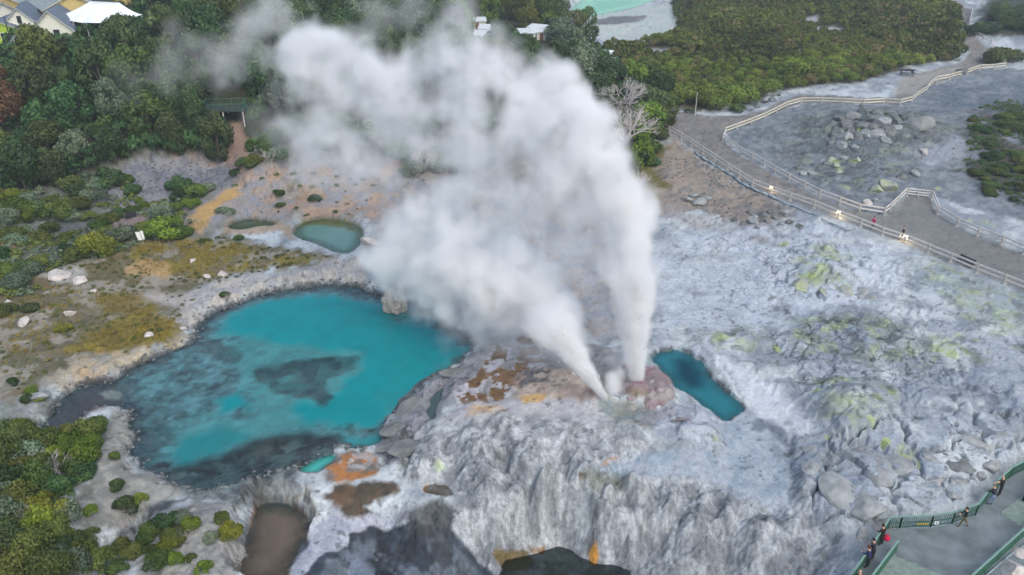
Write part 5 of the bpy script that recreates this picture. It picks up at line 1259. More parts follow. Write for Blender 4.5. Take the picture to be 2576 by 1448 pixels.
for u, v, r_, lab in [(470,1350,22,'bare twiggy shrub in the gap of the knoll row'),(600,1415,24,'bare driftwood shrub at the lip of the brown pool'),(310,1330,18,'pale dead branch hanging over the dark gully')]:
    dead(u, v, r_, lab)
# left gully and meadow edge
gl = 'bush along the gully between the forest and the meadow'
for u, v, r_, k in [(40,540,40,'heath'),(95,545,40,'green'),(150,545,38,'heath'),(195,530,30,'olive'),(215,505,24,'grey'),(275,465,34,'green'),(240,470,28,'grey'),(310,460,24,'heath'),(250,500,26,'grey'),(140,520,26,'olive'),(60,510,26,'grey'),(15,560,30,'grey'),(30,600,30,'heath'),(100,610,30,'heath'),(70,590,26,'grey'),(280,560,26,'heath'),(250,575,22,'heath'),(330,535,18,'heath'),(300,545,20,'green'),(490,495,32,'heath'),(460,505,28,'green'),(520,480,22,'grey'),(420,560,22,'grey'),(365,525,14,'bright'),(440,530,20,'heath'),(350,510,12,'bright'),(620,420,26,'green'),(640,410,22,'heath'),(595,440,18,'green'),(700,400,30,'grey'),(170,640,22,'green'),(80,690,26,'grey'),(20,690,30,'heath'),(40,720,34,'grey'),(110,665,18,'heath'),(10,650,22,'green'),(100,430,28,'green'),(60,450,30,'olive'),(130,450,26,'olive'),(20,470,26,'olive')]:
    lab = {'olive': 'olive ', 'green': 'dark green ', 'heath': 'mid green ', 'bright': 'yellow-green ', 'grey': 'grey twiggy '}[k] + gl
    bush(u, v, r_, k, lab, lab.replace('bush ', 'bushes '), rs.uniform(.7, 1.0))
for u, v, r_, k, lab in [(245,640,48,'bright','broad bright green bush left of the white sign'),(420,590,50,'bright','broad bright green bush right of the white sign'),(380,580,36,'heath','green bush standing behind the white sign'),(455,592,30,'heath','low grey-green end of the hedge right of the white sign'),(195,650,30,'heath','smaller green bush left of the broad bush by the sign'),(310,590,26,'heath','green bush between the pink bank and the white sign'),(160,830,20,'bright','upright green bush on the brown meadow'),(600,605,14,'olive','small bush on the spit below the olive pool'),(510,610,12,'olive','small dark bush beside the spit of the olive pool'),(340,605,10,'green','tiny dark bush just left of the sign post'),(565,745,12,'olive','low brown tuft above the pool shore'),(790,505,18,'green','green clump on the orange slope behind the green pool'),(700,490,16,'olive','olive clump on the orange slope'),(705,520,14,'olive','dull clump low on the orange slope'),(565,540,24,'grey','grey-green patch beside the ochre track'),(20,790,26,'olive','flat olive bush at the left edge of the meadow'),(80,780,20,'green','dark bush beside pale stones on the meadow'),(100,1010,12,'bright','small leafy bush at the foot of the white slab')]:
    bush(u, v, r_, k, lab, None, rs.uniform(.6, .9))
for u, v, r_, lab in [(410,545,24,'silvery twig shrub above the hedge by the sign'),(680,410,26,'silvery shrub at the top of the orange slope'),(1065,430,40,'white bleached shrub beside the steam on the orange slope'),(960,370,34,'grey bare shrub half hidden by steam'),(840,425,22,'fallen bleached branches on the orange slope'),(1140,400,44,'tall grass-like grey shrub in the drifting steam'),(1200,430,44,'grey bare shrub deepest in the steam'),(455,580,22,'pale twigs at the end of the hedge right of the sign'),(620,170,46,'slender dead white tree standing in the hillside forest'),(1010,60,46,'bare branching dead tree poking out of the forest near the top'),(110,230,40,'dead branches showing in the forest at left'),(1610,470,30,'fallen grey branch beside the olive grass patch')]:
    dead(u, v, r_, lab, None, 1.3)
for u, v, r_, k in [(1090,420,44,'grey'),(1130,425,48,'grey'),(1180,430,50,'grey'),(1040,440,34,'grey'),(1000,400,40,'grey'),(1230,420,44,'grey'),(760,330,44,'green'),(700,360,40,'green'),(660,380,36,'heath'),(850,330,44,'grey'),(930,350,44,'grey'),(1060,340,44,'green'),(1200,330,50,'green'),(1330,360,50,'green'),(1450,330,50,'green'),(820,380,34,'grey')]:
    lab = ('grey twiggy' if k == 'grey' else 'green') + ' bush veiled by steam ' + ('above the orange slope' if u < 800 else 'between the orange slope and the plume' if u < 1010 else 'beside the bleached shrub' if u < 1200 else 'behind the thickest part of the plume')
    bush(u, v, r_, k, lab, lab.replace('bush', 'bushes'), 1.0)
# more of the gully and bank scrub
for i in range(64):
    if i < 40: u, v = rs.uniform(-20, 480), rs.uniform(470, 700)
    else: u, v = rs.uniform(20, 250), rs.uniform(1060, 1440)
    if i < 40 and (v > 640 - (u - 100) * .12 and u > 130 or (330 < u and v > 560) or (235 < u < 340 and 500 < v < 600)): continue
    if i >= 40 and v < 1100 and u < 190: continue
    k = rs.choice(('heath', 'green', 'grey', 'olive', 'bright')); wh = 'in the gully below the forest edge' if i < 40 else 'filling the lower-left thicket'
    lab = {'olive': 'olive', 'green': 'dark green', 'heath': 'mid green', 'bright': 'yellow-green', 'grey': 'grey twiggy'}[k] + ' filler bush ' + wh
    bush(u, v, rs.uniform(16, 34), k, lab.replace('filler ', 'low '), lab.replace('filler bush', 'low bushes'), rs.uniform(.7, 1.1))
# the silver-branched tree by the fork, and shrubs round it
DT = [dead_mesh('branches', 850 + k, 4.2, .8, 10, 5, M_DEAD, .10) for k in range(2)]
for (u, v, k, lab, s) in ((1570,400,0,'lower crown of bare silver branches on the big shrub by the path fork',1.15),(1565,320,1,'upper crown of bare silver branches on the big tree by the path fork',1.05)):
    o = link('silver_branched_tree', DT[k], None, G(u, v) + Vector((0, 0, 2.6)), .6 + k, (s * 1.35, s * 1.35, s * 1.25)); tag(o, lab, 'tree')
for u, v, r_, k, lab in [(1625,380,40,'bright','bright low bush just left of the path fence corner'),(1655,345,30,'olive','olive bush against the first path fence posts'),(1600,410,36,'green','dark bush at the foot of the silver-branched tree'),(1640,415,24,'green','leafy bush at the top of the olive grass patch'),(1580,400,34,'bright','bright bush at the edge of the steam under the silver tree'),(1855,282,22,'olive','flat mat of olive shrub beside the footpath'),(1735,285,14,'green','small bush beside the tall lamp pole'),(2520,155,36,'olive','dark shrub island where the upper footpath forks'),(2545,150,26,'olive','right half of the shrub island where the upper footpath forks'),(2500,158,22,'olive','left tip of the shrub island where the upper footpath forks')]:
    bush(u, v, r_, k, lab, None, .75)
# right edge brush
lab = 'dark brush on the stony slope at the right edge'
for i in range(60):
    u, v = rs.uniform(2430, 2620), rs.uniform(270, 520)
    if v > 300 + (2620 - u) * .0 and u > 2440 + max(0, (v - 440)) * .9: bush(u, v, rs.uniform(12, 24), rs.choice(('olive', 'green', 'olive')), lab, 'dark brush at the right edge', .6)
lab = 'dark green bush on the bank at the top right corner'
for i in range(34):
    u = rs.uniform(2455, 2620); v = rs.uniform(5, 85)
    if v > 95 - (u - 2440) * .9: bush(u, v + 5, rs.uniform(16, 26), rs.choice(('green', 'green', 'olive')), lab, 'dark bushes at the top right corner', .9)

# dry grass of the meadow
def grass(name, polys, n_per_m2, label, seed, hh=.28, mat=None):
    rs_ = np.random.default_rng(seed); P_ = []
    for px in polys:
        pl = GP(px); x0, x1 = min(p[0] for p in pl), max(p[0] for p in pl); y0, y1 = min(p[1] for p in pl), max(p[1] for p in pl)
        n = int((x1 - x0) * (y1 - y0) * n_per_m2); q = np.stack([rs_.uniform(x0, x1, n), rs_.uniform(y0, y1, n)], 1).astype(np.float32)
        k = (poly_sdf(q[:, 0], q[:, 1], pl) + (fbm(q[:, 0], q[:, 1], 3, 301) - .5) * 2 < 0) & (fbm(q[:, 0] * .6, q[:, 1] * .6, 3, 303) > .43)
        P_.append(q[k])
    q = np.concatenate(P_); z = ground_z(q[:, 0], q[:, 1]); n = len(q); B_ = 4
    base = np.repeat(np.stack([q[:, 0], q[:, 1], z - .02], 1), B_, 0); m_ = len(base)
    base[:, :2] += rs_.normal(0, .07, (m_, 2)); a = rs_.random(m_) * 6.283; h_ = hh * (.5 + rs_.random(m_)); wd = .022 + .02 * rs_.random(m_)
    side = np.stack([np.cos(a), np.sin(a), 0 * a], 1) * wd[:, None]; tip = base + np.stack([rs_.normal(0, .12, m_), rs_.normal(0, .12, m_), h_], 1)
    co = np.stack([base - side, base + side, tip], 1).reshape(-1, 3)
    me = mesh_np(name, co, np.arange(3 * m_), np.full(m_, 3), [mat])
    at_ = me.attributes.new('var', 'FLOAT', 'FACE'); at_.data.foreach_set('value', np.repeat(np.clip(fbm(q[:, 0] * .8, q[:, 1] * .8, 3, 305) * 1.6 - .3 + rs_.normal(0, .15, n), 0, 1), B_).astype(np.float32))
    o = link(name, me); o['kind'] = 'stuff'; o['label'] = label
# low heath cushions over the meadow and the gully, uncountable
def cushions(name, polys, spacing, label, seed, mats, smin, smax):
    its = []
    for px in polys:
        for x, y in scatter(px, spacing, seed, tries=8):
            if float(fbm(np.array([x * .35]), np.array([y * .35]), 3, 405)[0]) > .47: its.append((x, y, float(ground_z(x, y)[0]) - .05, rs.uniform(smin, smax), 'g' if rs.random() < .6 else 'b'))
    mass(name, its, CV, mats, label, .7)
CV = {'g': [variant(660 + k, 1.0, 120, .34, .3) for k in range(4)], 'b': [variant(680 + k, 1.0, 120, .34, .3) for k in range(3)]}
cushions('heath_cushions', [[(-60,700),(110,690),(240,650),(330,610),(560,600),(840,645),(640,690),(520,720),(450,800),(330,890),(150,950),(-60,1030)]], .75, 'low heath cushions dotted over the brown meadow', 61, [M_OLIVE, M_SCRUBR], .12, .38)
cushions('gully_undergrowth', [[(-60,480),(120,478),(230,440),(330,470),(450,500),(470,560),(300,640),(100,690),(-60,700)], [(0,690),(120,660),(110,720),(60,760),(0,760)]], .95, 'low tangled growth in the gully below the forest', 62, [M_HEATH, M_GREY], .4, 1.05)
cushions('bank_undergrowth', [[(-60,1090),(90,1095),(240,1085),(250,1130),(215,1200),(160,1270),(190,1330),(240,1380),(220,1460),(-60,1480)], [(2440,270),(2640,250),(2640,560),(2540,500),(2430,430)]], .9, 'low dark growth under the bushes', 63, [M_FOREST, M_OLIVE], .25, .7)
cushions('orange_slope_growth', [[(580,470),(650,430),(800,430),(960,450),(900,540),(760,540),(620,550)], [(2090,290),(2330,290),(2340,350),(2150,380)]], 1.5, 'sparse green growth on stony slopes', 64, [M_HEATH, M_OLIVE], .15, .5)
M_DRY = leaf_mat('dry_grass_blades', S(110,92,36), S(176,156,58), hue=.0, val=.0)
grass('meadow_grass', [[(160,880),(230,830),(330,780),(380,760),(400,790),(452,812),(445,850),(420,870),(330,880),(230,890)], [(230,740),(330,735),(370,750),(365,790),(270,790)], [(340,610),(520,600),(640,630),(820,645),(640,680),(540,690),(470,700),(360,690),(320,650)], [(0,760),(120,720),(250,730),(200,800),(60,900),(0,880)]], 9, 'yellowish dry grass growing over the meadow left of the pool', 41, .22, M_DRY)
# ------------------------------------------------------------------ rocks
M_ROCK = plain('grey_sinter_rock', S(140,144,144), .9, .3, 2.5, .6, 7)
M_ROCKD = plain('dark_grey_rock', S(106,110,110), .9, .35, 2.5, .6, 7)
M_ROCKW = plain('pale_rock', S(186,180,174), .9, .28, 2.5, .6, 7)
M_ROCKY = plain('sulphur_crusted_rock', S(152,156,154), .9, .35, 2.0, .6, 7)
nt = M_ROCKY.node_tree; ny_ = node(nt, 'ShaderNodeTexNoise', Scale=1.4, Detail=5.0); nt.links.new([q for q in nt.nodes if q.type == 'TEX_COORD'][0].outputs['Object'], ny_.inputs['Vector'])
ry_ = node(nt, 'ShaderNodeMapRange'); nt.links.new(ny_.outputs[0], ry_.inputs[0]); ry_.inputs[1].default_value = .42; ry_.inputs[2].default_value = .68
my_ = node(nt, 'ShaderNodeMix', data_type='RGBA'); sc2 = [q for q in nt.nodes if q.type == 'VECT_MATH'][0]; pb_ = [q for q in nt.nodes if q.type == 'BSDF_PRINCIPLED'][0]
nt.links.new(ry_.outputs[0], my_.inputs[0]); nt.links.new(sc2.outputs[0], my_.inputs[6]); my_.inputs[7].default_value = (*S(150,162,112), 1); nt.links.new(my_.outputs[2], pb_.inputs['Base Color'])
M_ROCKB = plain('brownish_porous_rock', S(178,166,156), .9, .35, 3.5, .9, 9)
def rock_mesh(name, seed, flat=.7, cuts=9, rough=.10, mat=None, sub=3, cut=(.48, .86)):
    """boulder: a ball planed off by random cuts, then weathered"""
    rs_ = np.random.default_rng(seed); bm = bmesh.new(); bmesh.ops.create_icosphere(bm, subdivisions=sub, radius=1.0)
    co = np.array([v.co[:] for v in bm.verts])
    for _ in range(cuts):
        n = rs_.normal(0, 1, 3); n /= np.linalg.norm(n); dd = rs_.uniform(*cut)
        s = co @ n; co -= np.clip(s - dd, 0, None)[:, None] * n * .92
    k = fbm3(co[:, 0] * 2.2 + seed, co[:, 1] * 2.2, co[:, 2] * 2.2, 3, 3) - .5
    co *= (1 + k * rough * 4)[:, None] if rough > .12 else (1 + k * rough * 2)[:, None]
    co *= np.array([1, .8, flat]) * 1.1
    for v, c in zip(bm.verts, co): v.co = c
    me = bpy.data.meshes.new(name); bm.to_mesh(me); bm.free(); me.materials.append(mat)
    return me
RK = {k: [rock_mesh('boulder', 900 + 13 * i + j * 101, fl, 13 + i, .06, m_) for i in range(4)] for j, (k, m_, fl) in enumerate((('grey', M_ROCK, .7), ('dark', M_ROCKD, .7), ('pale', M_ROCKW, .6), ('yellow', M_ROCKY, .6), ('slab', M_ROCKD, .34), ('paleslab', M_ROCK, .42), ('ystep', M_ROCKY, .3)))}
def rock(u, v, rpx, kind, label, group=None, name='boulder', rz=None, tilt=None, sink=.25, asp=1.0):
    g = G(u, v); d = math.sqrt(g.x ** 2 + g.y ** 2 + (CAM_Z - g.z) ** 2); s = rpx * d / FOC
    o = link(name, rs.choice(RK[kind]), None, g + Vector((0, 0, s * (.5 - sink) * .6)), None, (s * asp, s, s))
    o.rotation_euler = (tilt if tilt is not None else rs.uniform(-.35, .35), rs.uniform(-.3, .3), rz if rz is not None else rs.uniform(0, 6.28))
    return tag(o, label, 'rock', group)
# the rock standing in the blue pool
g = Vector((*map(float, P(993, 795, 0)), 0))
o = link('pool_rock', rock_mesh('pool_rock', 961, 1.3, 7, .17, M_ROCKB, 4, (.66, .95)), None, g + Vector((0, .9, .9)), (.08, -.06, .3), (1.15, 1.2, 1.35))
tag(o, 'tall pale rock standing in the far edge of the blue pool', 'rock')
# pile inside the fenced loop
lb = 'angular grey boulder in the pile inside the fenced loop'
for u, v, r_, k in [(2130,345,20,'grey'),(2105,340,16,'dark'),(2090,358,10,'dark'),(2165,318,20,'dark'),(2130,318,16,'dark'),(2112,300,14,'dark'),(2145,295,18,'grey'),(2180,340,16,'grey'),(2212,340,18,'grey'),(2240,335,18,'dark'),(2300,318,28,'grey'),(2270,345,16,'dark'),(2320,345,18,'dark'),(2190,300,20,'dark'),(2220,310,18,'grey'),(2255,308,16,'dark'),(2210,285,14,'dark'),(2175,285,14,'dark'),(2245,290,12,'dark'),(2090,315,14,'dark'),(2075,335,8,'dark'),(2150,370,10,'grey'),(2330,300,12,'dark'),(2285,295,14,'dark'),(2160,345,12,'dark'),(2230,355,12,'grey'),(2195,320,14,'dark'),(2118,365,13,'grey'),(2140,330,12,'dark'),(2340,330,14,'dark'),(2255,325,12,'grey'),(2170,270,10,'dark')]:
    rock(u, v, r_ * 1.4, k, lb, 'boulder pile inside the fenced loop', sink=.6)
for u, v, r_, k, lab in [(2285,325,0,'grey','') ][:0]: pass
lb = 'boulder in the small heap below the pile inside the loop'
for u, v, r_, k in [(2020,440,12,'grey'),(2040,440,14,'grey'),(2010,425,10,'dark'),(2100,420,14,'yellow'),(2090,405,12,'yellow'),(2110,435,10,'yellow'),(2075,415,10,'dark'),(2125,400,9,'grey'),(2060,425,9,'dark'),(2045,415,8,'dark')]:
    rock(u, v, r_, k, lb, 'small boulder heap inside the loop')
for u, v, r_, k, lab in [(2325,385,14,'pale','round pale boulder alone on the grey slope inside the loop'),(2232,472,26,'yellow','yellow sulphur-crusted rock by the fence corner'),(2205,480,18,'yellow','smaller sulphur-crusted rock left of the yellow one'),(2182,512,12,'pale','pale pointed boulder beside the path fence'),(2200,505,10,'grey','low grey boulder beside the pale pointed one'),(2265,450,16,'dark','dark boulder above the yellow rock by the fence'),(2158,405,10,'yellow','small yellow-green rock alone in the fenced loop'),(2300,440,14,'grey','grey boulder above the wooden gate')]:
    rock(u, v, r_, k, lab)
lb = 'dark rounded rock in the group below the footpath fence'
for u, v, r_, k in [(1895,560,18,'grey'),(1900,548,12,'grey'),(1870,565,12,'dark'),(1920,545,14,'dark'),(1940,535,12,'dark'),(1950,550,14,'dark'),(1930,560,12,'dark'),(1970,545,14,'dark'),(1985,560,12,'dark'),(1885,535,10,'dark'),(1850,555,10,'dark'),(1965,565,10,'grey'),(2010,570,12,'dark'),(1905,575,9,'dark')]:
    rock(u, v, r_, k, lb, 'dark rocks below the footpath fence')
lb = 'white slab on the brown slope between steam and path'
for u, v, r_ in [(1730,505,18),(1755,512,22),(1775,500,16),(1745,495,14)]:
    rock(u, v, r_, 'paleslab', lb, 'white slabs on the brown slope', 'rock_slab')
lb = 'flat grey slab beside the footpath below the scrub'
for u, v, r_ in [(1935,240,18),(1955,238,16),(1945,255,14),(1925,258,12),(1905,270,12),(1890,278,10)]:
    rock(u, v, r_, 'slab', lb, 'flat slabs beside the footpath', 'rock_slab')
lb = 'greenish sulphur slab on the cracked knoll right of the steam'
for u, v, r_, k in [(2035,712,44,'ystep'),(2085,735,26,'ystep'),(2120,722,40,'ystep'),(2160,735,40,'paleslab'),(2085,690,60,'ystep'),(2075,635,26,'ystep'),(2180,745,30,'paleslab')]:
    rock(u, v, r_, k, lb, 'sulphur slabs on the cracked knoll', 'rock_slab', sink=.9, tilt=rs.uniform(-.1, .1))
# lower right shattered sinter
for u, v, r_, k, lab, asp in [(2142,1235,58,'paleslab','largest pale sinter block near the railing, flat-topped',1.0),(2168,1265,44,'paleslab','pale sinter block under the largest one',1.1),(2218,1195,36,'paleslab','pale block right of the largest sinter block',1.2),(2262,1165,30,'paleslab','tongue-shaped block with a dark crack above the railing',1.2),(2305,1140,44,'ystep','greenish block split by a jagged crack',1.0),(2350,1150,34,'paleslab','block right of the split greenish one',.8),(2385,1140,40,'slab','dark curved block with deep shadow',.7),(2420,1160,36,'slab','grey block standing beside the dark curved one',.8),(2450,1100,34,'paleslab','upper block near the right edge above the railing',1.0),(2510,1090,30,'paleslab','block close to the right edge above the railing',1.0),(2363,1222,24,'pale','smooth round boulder between the blocks and the railing',1.0),(2412,1212,20,'grey','round grey boulder left of the leaning man',1.0),(2396,1243,12,'grey','small boulder below the smooth round one',1.0),(2222,1312,22,'grey','grey boulder against the railing corner',1.0),(2465,1195,16,'grey','boulder beside the railing near the leaning man',1.0),(2490,1165,18,'grey','boulder under the upper railing',1.0),(2170,1345,20,'grey','grey lump below the railing corner',1.0),(2190,1365,16,'grey','lump next to the steps of the walkway railing',1.0),(2075,1215,34,'paleslab','block at the left end of the shattered sinter',1.0),(2050,1180,26,'paleslab','low block beside the grey apron',1.0),(2040,1130,26,'paleslab','rounded block above the grey apron edge',1.0),(2200,1150,36,'paleslab','broad low block in the middle of the shattered sinter',1.2)]:
    rock(u, v, r_ * 1.2, k, lab, None, 'sinter_block', tilt=rs.uniform(-.1, .1), sink=.95, asp=asp)
for u, v, r_, k, lab in [(150,700,26,'pale','flat pale outcrop at the top of the brown meadow'),(205,710,20,'pale','pale outcrop right of the flat one on the meadow'),(235,735,9,'pale','small pale stone on the brown meadow'),(175,790,14,'pale','grey stone with yellow lichen beside the green meadow bush'),(60,815,18,'pale','mossy stone on the left of the meadow'),(25,765,12,'pale','pale stone at the left edge of the meadow'),(105,1000,28,'paleslab','smooth white slab on the bank above the brown inlet'),(462,828,9,'pale','pale stone at the corner of the pool shore'),(378,846,14,'pale','grey stone in the yellow grass'),(30,510,14,'pale','white boulder at the edge of the forest on the left'),(520,697,10,'pale','white stone near the shore above the pool'),(485,658,10,'pale','white stone in the olive grass'),(560,692,14,'pale','pale stone where the grass meets the shore'),(930,612,26,'pale','pinkish rock at the right end of the green pool'),(2545,1440,34,'pale','big pale rock behind the railing at the bottom right'),(2565,1395,20,'pale','pale rock at the right edge behind the railing'),(1900,118,0,'pale','')][:-1]:
    rock(u, v, r_, k, lab)
for u, v, r_, lab, rz in [(1030,1030,40,'long grey ledge between the blue pool and the crevice',.7),(1000,1075,34,'grey ledge at the near end of the pool rim',.75),(985,1120,26,'layered grey ledge below the pool rim',.7),(1030,1125,38,'broad grey slab leaning on the white mound',.8),(1150,935,30,'dark wet ledge along the far right pool rim',.6)]:
    rock(u, v, r_, 'slab', lab, None, 'rock_ledge', rz=rz, tilt=.1, sink=.6, asp=1.6)

# the lumpy cone round the right-hand vent
gc = G(1640, 992); nG = 70
xs_ = np.linspace(-3.6, 3.6, nG); gx_, gy_ = np.meshgrid(xs_, xs_)
hh_ = np.zeros_like(gx_)
for lx, ly, lr, lh in ((0, .9, 2.2, 1.2), (1.0, .9, 1.3, 1.75), (1.7, .5, 1.0, 1.35), (.2, .0, 1.1, 1.2), (-.6, -.2, 1.0, 1.0), (-1.3, .4, 1.0, 1.0), (.9, -.2, 1.0, 1.1), (-1.6, 1.6, 1.1, 1.3), (.4, 2.0, 1.0, 1.3), (1.5, 1.5, .9, 1.2), (-.2, -.9, .9, .7), (-1.9, -.3, .8, .6)):
    q_ = 1 - ((gx_ - lx) ** 2 + (gy_ - ly) ** 2) / lr ** 2
    hh_ = np.maximum(hh_, lh * .6 * np.clip(q_, 0, 1) ** .9 - .12 * (q_ < .12))
vx_, vy_ = VENT_R.x - gc.x, VENT_R.y - gc.y
hh_ -= 1.5 * np.exp(-((gx_ - vx_) ** 2 + (gy_ - vy_) ** 2) / .5)                 # throat of the vent
hh_ += (fbm(gx_.ravel() * 1.8, gy_.ravel() * 1.8, 4, 501).reshape(gx_.shape) - .5) * .6 * (hh_ > .05)
zz_ = ground_z((gx_ + gc.x).ravel(), (gy_ + gc.y).ravel()).reshape(gx_.shape)
zc_ = np.where(hh_ > .02, np.maximum(zz_ - .1, gc.z - .35 + hh_), zz_ - .25)
keep_ = hh_ > -.9; ii_ = np.arange(nG * nG).reshape(nG, nG)
M_CONE = plain('pink_geyserite', S(122,104,110), .5, .35, 2.2, .8, 7)
nt = M_CONE.node_tree; nc_ = node(nt, 'ShaderNodeTexNoise', Scale=.8, Detail=6.0); nt.links.new([q for q in nt.nodes if q.type == 'TEX_COORD'][0].outputs['Object'], nc_.inputs['Vector'])
rc_ = node(nt, 'ShaderNodeMapRange'); nt.links.new(nc_.outputs[0], rc_.inputs[0]); rc_.inputs[1].default_value = .40; rc_.inputs[2].default_value = .60
mc_ = node(nt, 'ShaderNodeMix', data_type='RGBA'); nt.links.new(rc_.outputs[0], mc_.inputs[0]); nt.links.new([q for q in nt.nodes if q.type == 'VECT_MATH'][0].outputs[0], mc_.inputs[6]); mc_.inputs[7].default_value = (*S(142,136,132), 1)
nt.links.new(mc_.outputs[2], [q for q in nt.nodes if q.type == 'BSDF_PRINCIPLED'][0].inputs['Base Color'])
f4_ = np.stack([ii_[:-1, :-1], ii_[:-1, 1:], ii_[1:, 1:], ii_[1:, :-1]], -1).reshape(-1, 4)
me = mesh_np('geyser_cone', np.stack([gx_.ravel(), gy_.ravel(), zc_.ravel() - gc.z], 1), f4_, np.full(len(f4_), 4), [M_CONE]); me.polygons.foreach_set('use_smooth', np.ones(len(f4_), bool))
tag(link('geyser_cone', me, None, gc + Vector((-.1, .2, -.12)), None, (.8, .8, .8)), 'lumpy pink and grey sinter cone at the foot of the upright jet', 'geyser cone')

# stones strewn over the bare ground, too many to count
def stones(name, px_list, n, label, seed, smin, smax, mat):
    rs_ = np.random.default_rng(seed); P_ = []
    for px in px_list:
        pl = GP(px); x0, x1 = min(p[0] for p in pl), max(p[0] for p in pl); y0, y1 = min(p[1] for p in pl), max(p[1] for p in pl)
        q = np.stack([rs_.uniform(x0, x1, n * 3), rs_.uniform(y0, y1, n * 3)], 1).astype(np.float32)
        k = (poly_sdf(q[:, 0], q[:, 1], pl) < 0) & (fbm(q[:, 0] * .25, q[:, 1] * .25, 3, 401) > .45)
        P_.append(q[k][:n])
    q = np.concatenate(P_); z = ground_z(q[:, 0], q[:, 1]); n = len(q)
    octa = np.array([(1, 0, 0), (0, 1, 0), (-1, 0, 0), (0, -1, 0), (0, 0, .8), (0, 0, -.6)], float)
    s = (smin + (smax - smin) * rs_.random(n) ** 3)[:, None, None]
    v = octa[None] * (1 + rs_.normal(0, .28, (n, 6, 3))) * s
    a = rs_.random(n) * 6.28; ca, sa = np.cos(a)[:, None], np.sin(a)[:, None]
    v = np.stack([v[..., 0] * ca - v[..., 1] * sa, v[..., 0] * sa + v[..., 1] * ca, v[..., 2]], -1) + np.stack([q[:, 0], q[:, 1], z], 1)[:, None]
    f = np.array([(0, 1, 4), (1, 2, 4), (2, 3, 4), (3, 0, 4), (1, 0, 5), (2, 1, 5), (3, 2, 5), (0, 3, 5)])
    tri = (np.arange(n) * 6)[:, None, None] + f[None]
    o = link(name, mesh_np(name, v.reshape(-1, 3), tri.reshape(-1, 3), np.full(n * 8, 3), [mat])); o['kind'] = 'stuff'; o['label'] = label
stones('rubble', [[(200,500),(330,405),(600,390),(610,440),(470,500),(280,520)], [(1640,400),(1700,350),(1990,525),(1940,590),(1700,530)], [(1960,300),(2330,280),(2330,400),(2150,480),(1960,420)], [(2330,220),(2620,200),(2620,420),(2400,430)]], 1300, 'loose grey stones strewn over the bare slopes', 51, .04, .24, M_ROCKD)
stones('pale_pebbles', [[(560,700),(900,650),(920,720),(650,740),(500,800),(440,770)], [(1830,560),(2300,650),(2560,800),(2560,1060),(2000,1060),(1900,800)], [(2000,1100),(2540,1080),(2440,1260),(2100,1300)]], 420, 'pale pebbles scattered over the sinter', 52, .04, .18, M_ROCK)

# dark broken stones along the waterline
def shore_stones(name, label, n, seed):
    rs_ = np.random.default_rng(seed); pl = WPOLY['blue_pool']; L_ = [math.hypot(pl[i][0] - pl[i - 1][0], pl[i][1] - pl[i - 1][1]) for i in range(len(pl))]
    k = rs_.choice(len(pl), n, p=np.array(L_) / sum(L_)); f_ = rs_.random(n)
    q = np.array([[pl[i][0] * (1 - f) + pl[i - 1][0] * f, pl[i][1] * (1 - f) + pl[i - 1][1] * f] for i, f in zip(k, f_)]) + rs_.normal(0, .28, (n, 2))
    z = np.maximum(ground_z(q[:, 0], q[:, 1]), -.05)
    octa = np.array([(1, 0, 0), (0, 1, 0), (-1, 0, 0), (0, -1, 0), (0, 0, .7), (0, 0, -.6)], float)
    s = (.05 + .22 * rs_.random(n) ** 3)[:, None, None]; v = octa[None] * (1 + rs_.normal(0, .3, (n, 6, 3))) * s + np.stack([q[:, 0], q[:, 1], z], 1)[:, None]
    f = np.array([(0, 1, 4), (1, 2, 4), (2, 3, 4), (3, 0, 4), (1, 0, 5), (2, 1, 5), (3, 2, 5), (0, 3, 5)]); tri = (np.arange(n) * 6)[:, None, None] + f[None]
    o = link(name, mesh_np(name, v.reshape(-1, 3), tri.reshape(-1, 3), np.full(n * 8, 3), [M_ROCKD])); o['kind'] = 'stuff'; o['label'] = label
shore_stones('shore_stones', 'small dark stones along the waterline of the blue pool', 1500, 71)

# ------------------------------------------------------------------ fences along the footpath
M_RAIL = plain('weathered_rail', S(206,202,198), .8, .15, 6, .3)
M_POST = plain('weathered_post', S(184,178,170), .85, .25, 6, .3)
M_CONC = plain('concrete', S(178,174,166), .9, .2, 5, .3)
M_RAILY = plain('yellowed_rail', S(206,200,180), .8, .2, 6, .3)
def fence(px, label, rail=M_RAIL, h=1.15, footing=True, group='post and rail fences of the footpath'):
    ps = [G(u, v) for u, v in px]
    t_ = thing('rail_fence', label, 'fence', ps[0], 0, group)
    for i, p in enumerate(ps):
        l = p - ps[0]
        dr = ((ps[min(i + 1, len(ps) - 1)] - ps[max(i - 1, 0)])).normalized()
        mb = MB(); a = math.atan2(dr.y, dr.x); mb.hexa([(math.cos(a) * x - math.sin(a) * y, math.sin(a) * x + math.cos(a) * y, z) for z in (-.3, h) for x, y in ((-.075, -.065), (.075, -.065), (.075, .065), (-.075, .065))])
        po = mb.build('post', M_POST, t_, l)
        if footing:
            mf = MB(); mf.tube((0, 0, -.3), (0, 0, .16), .3, .2, 8); mf.build('footing', M_CONC, po)
    for a, b in zip(ps[:-1], ps[1:]):
        for hz in (.48, .98):
            mb = MB(); d = (b - a).normalized(); off = Vector((-d.y, d.x, 0)).normalized() * .09
            mb.bar(a - ps[0] + off + Vector((0, 0, hz)) - d * .05, b - ps[0] + off + Vector((0, 0, hz)) + d * .05, .08, .19); mb.build('rail', rail, t_)
    return t_
fence([(1656,322),(1683,335),(1713,352),(1738,368),(1768,388),(1797,408),(1829,429),(1858,448),(1892,470),(1938,488),(1987,505),(2047,525),(2107,550),(2164,572),(2219,594),(2274,612),(2334,637),(2390,660),(2456,688),(2525,715),(2600,745)], 'long post and rail fence along the near side of the footpath')
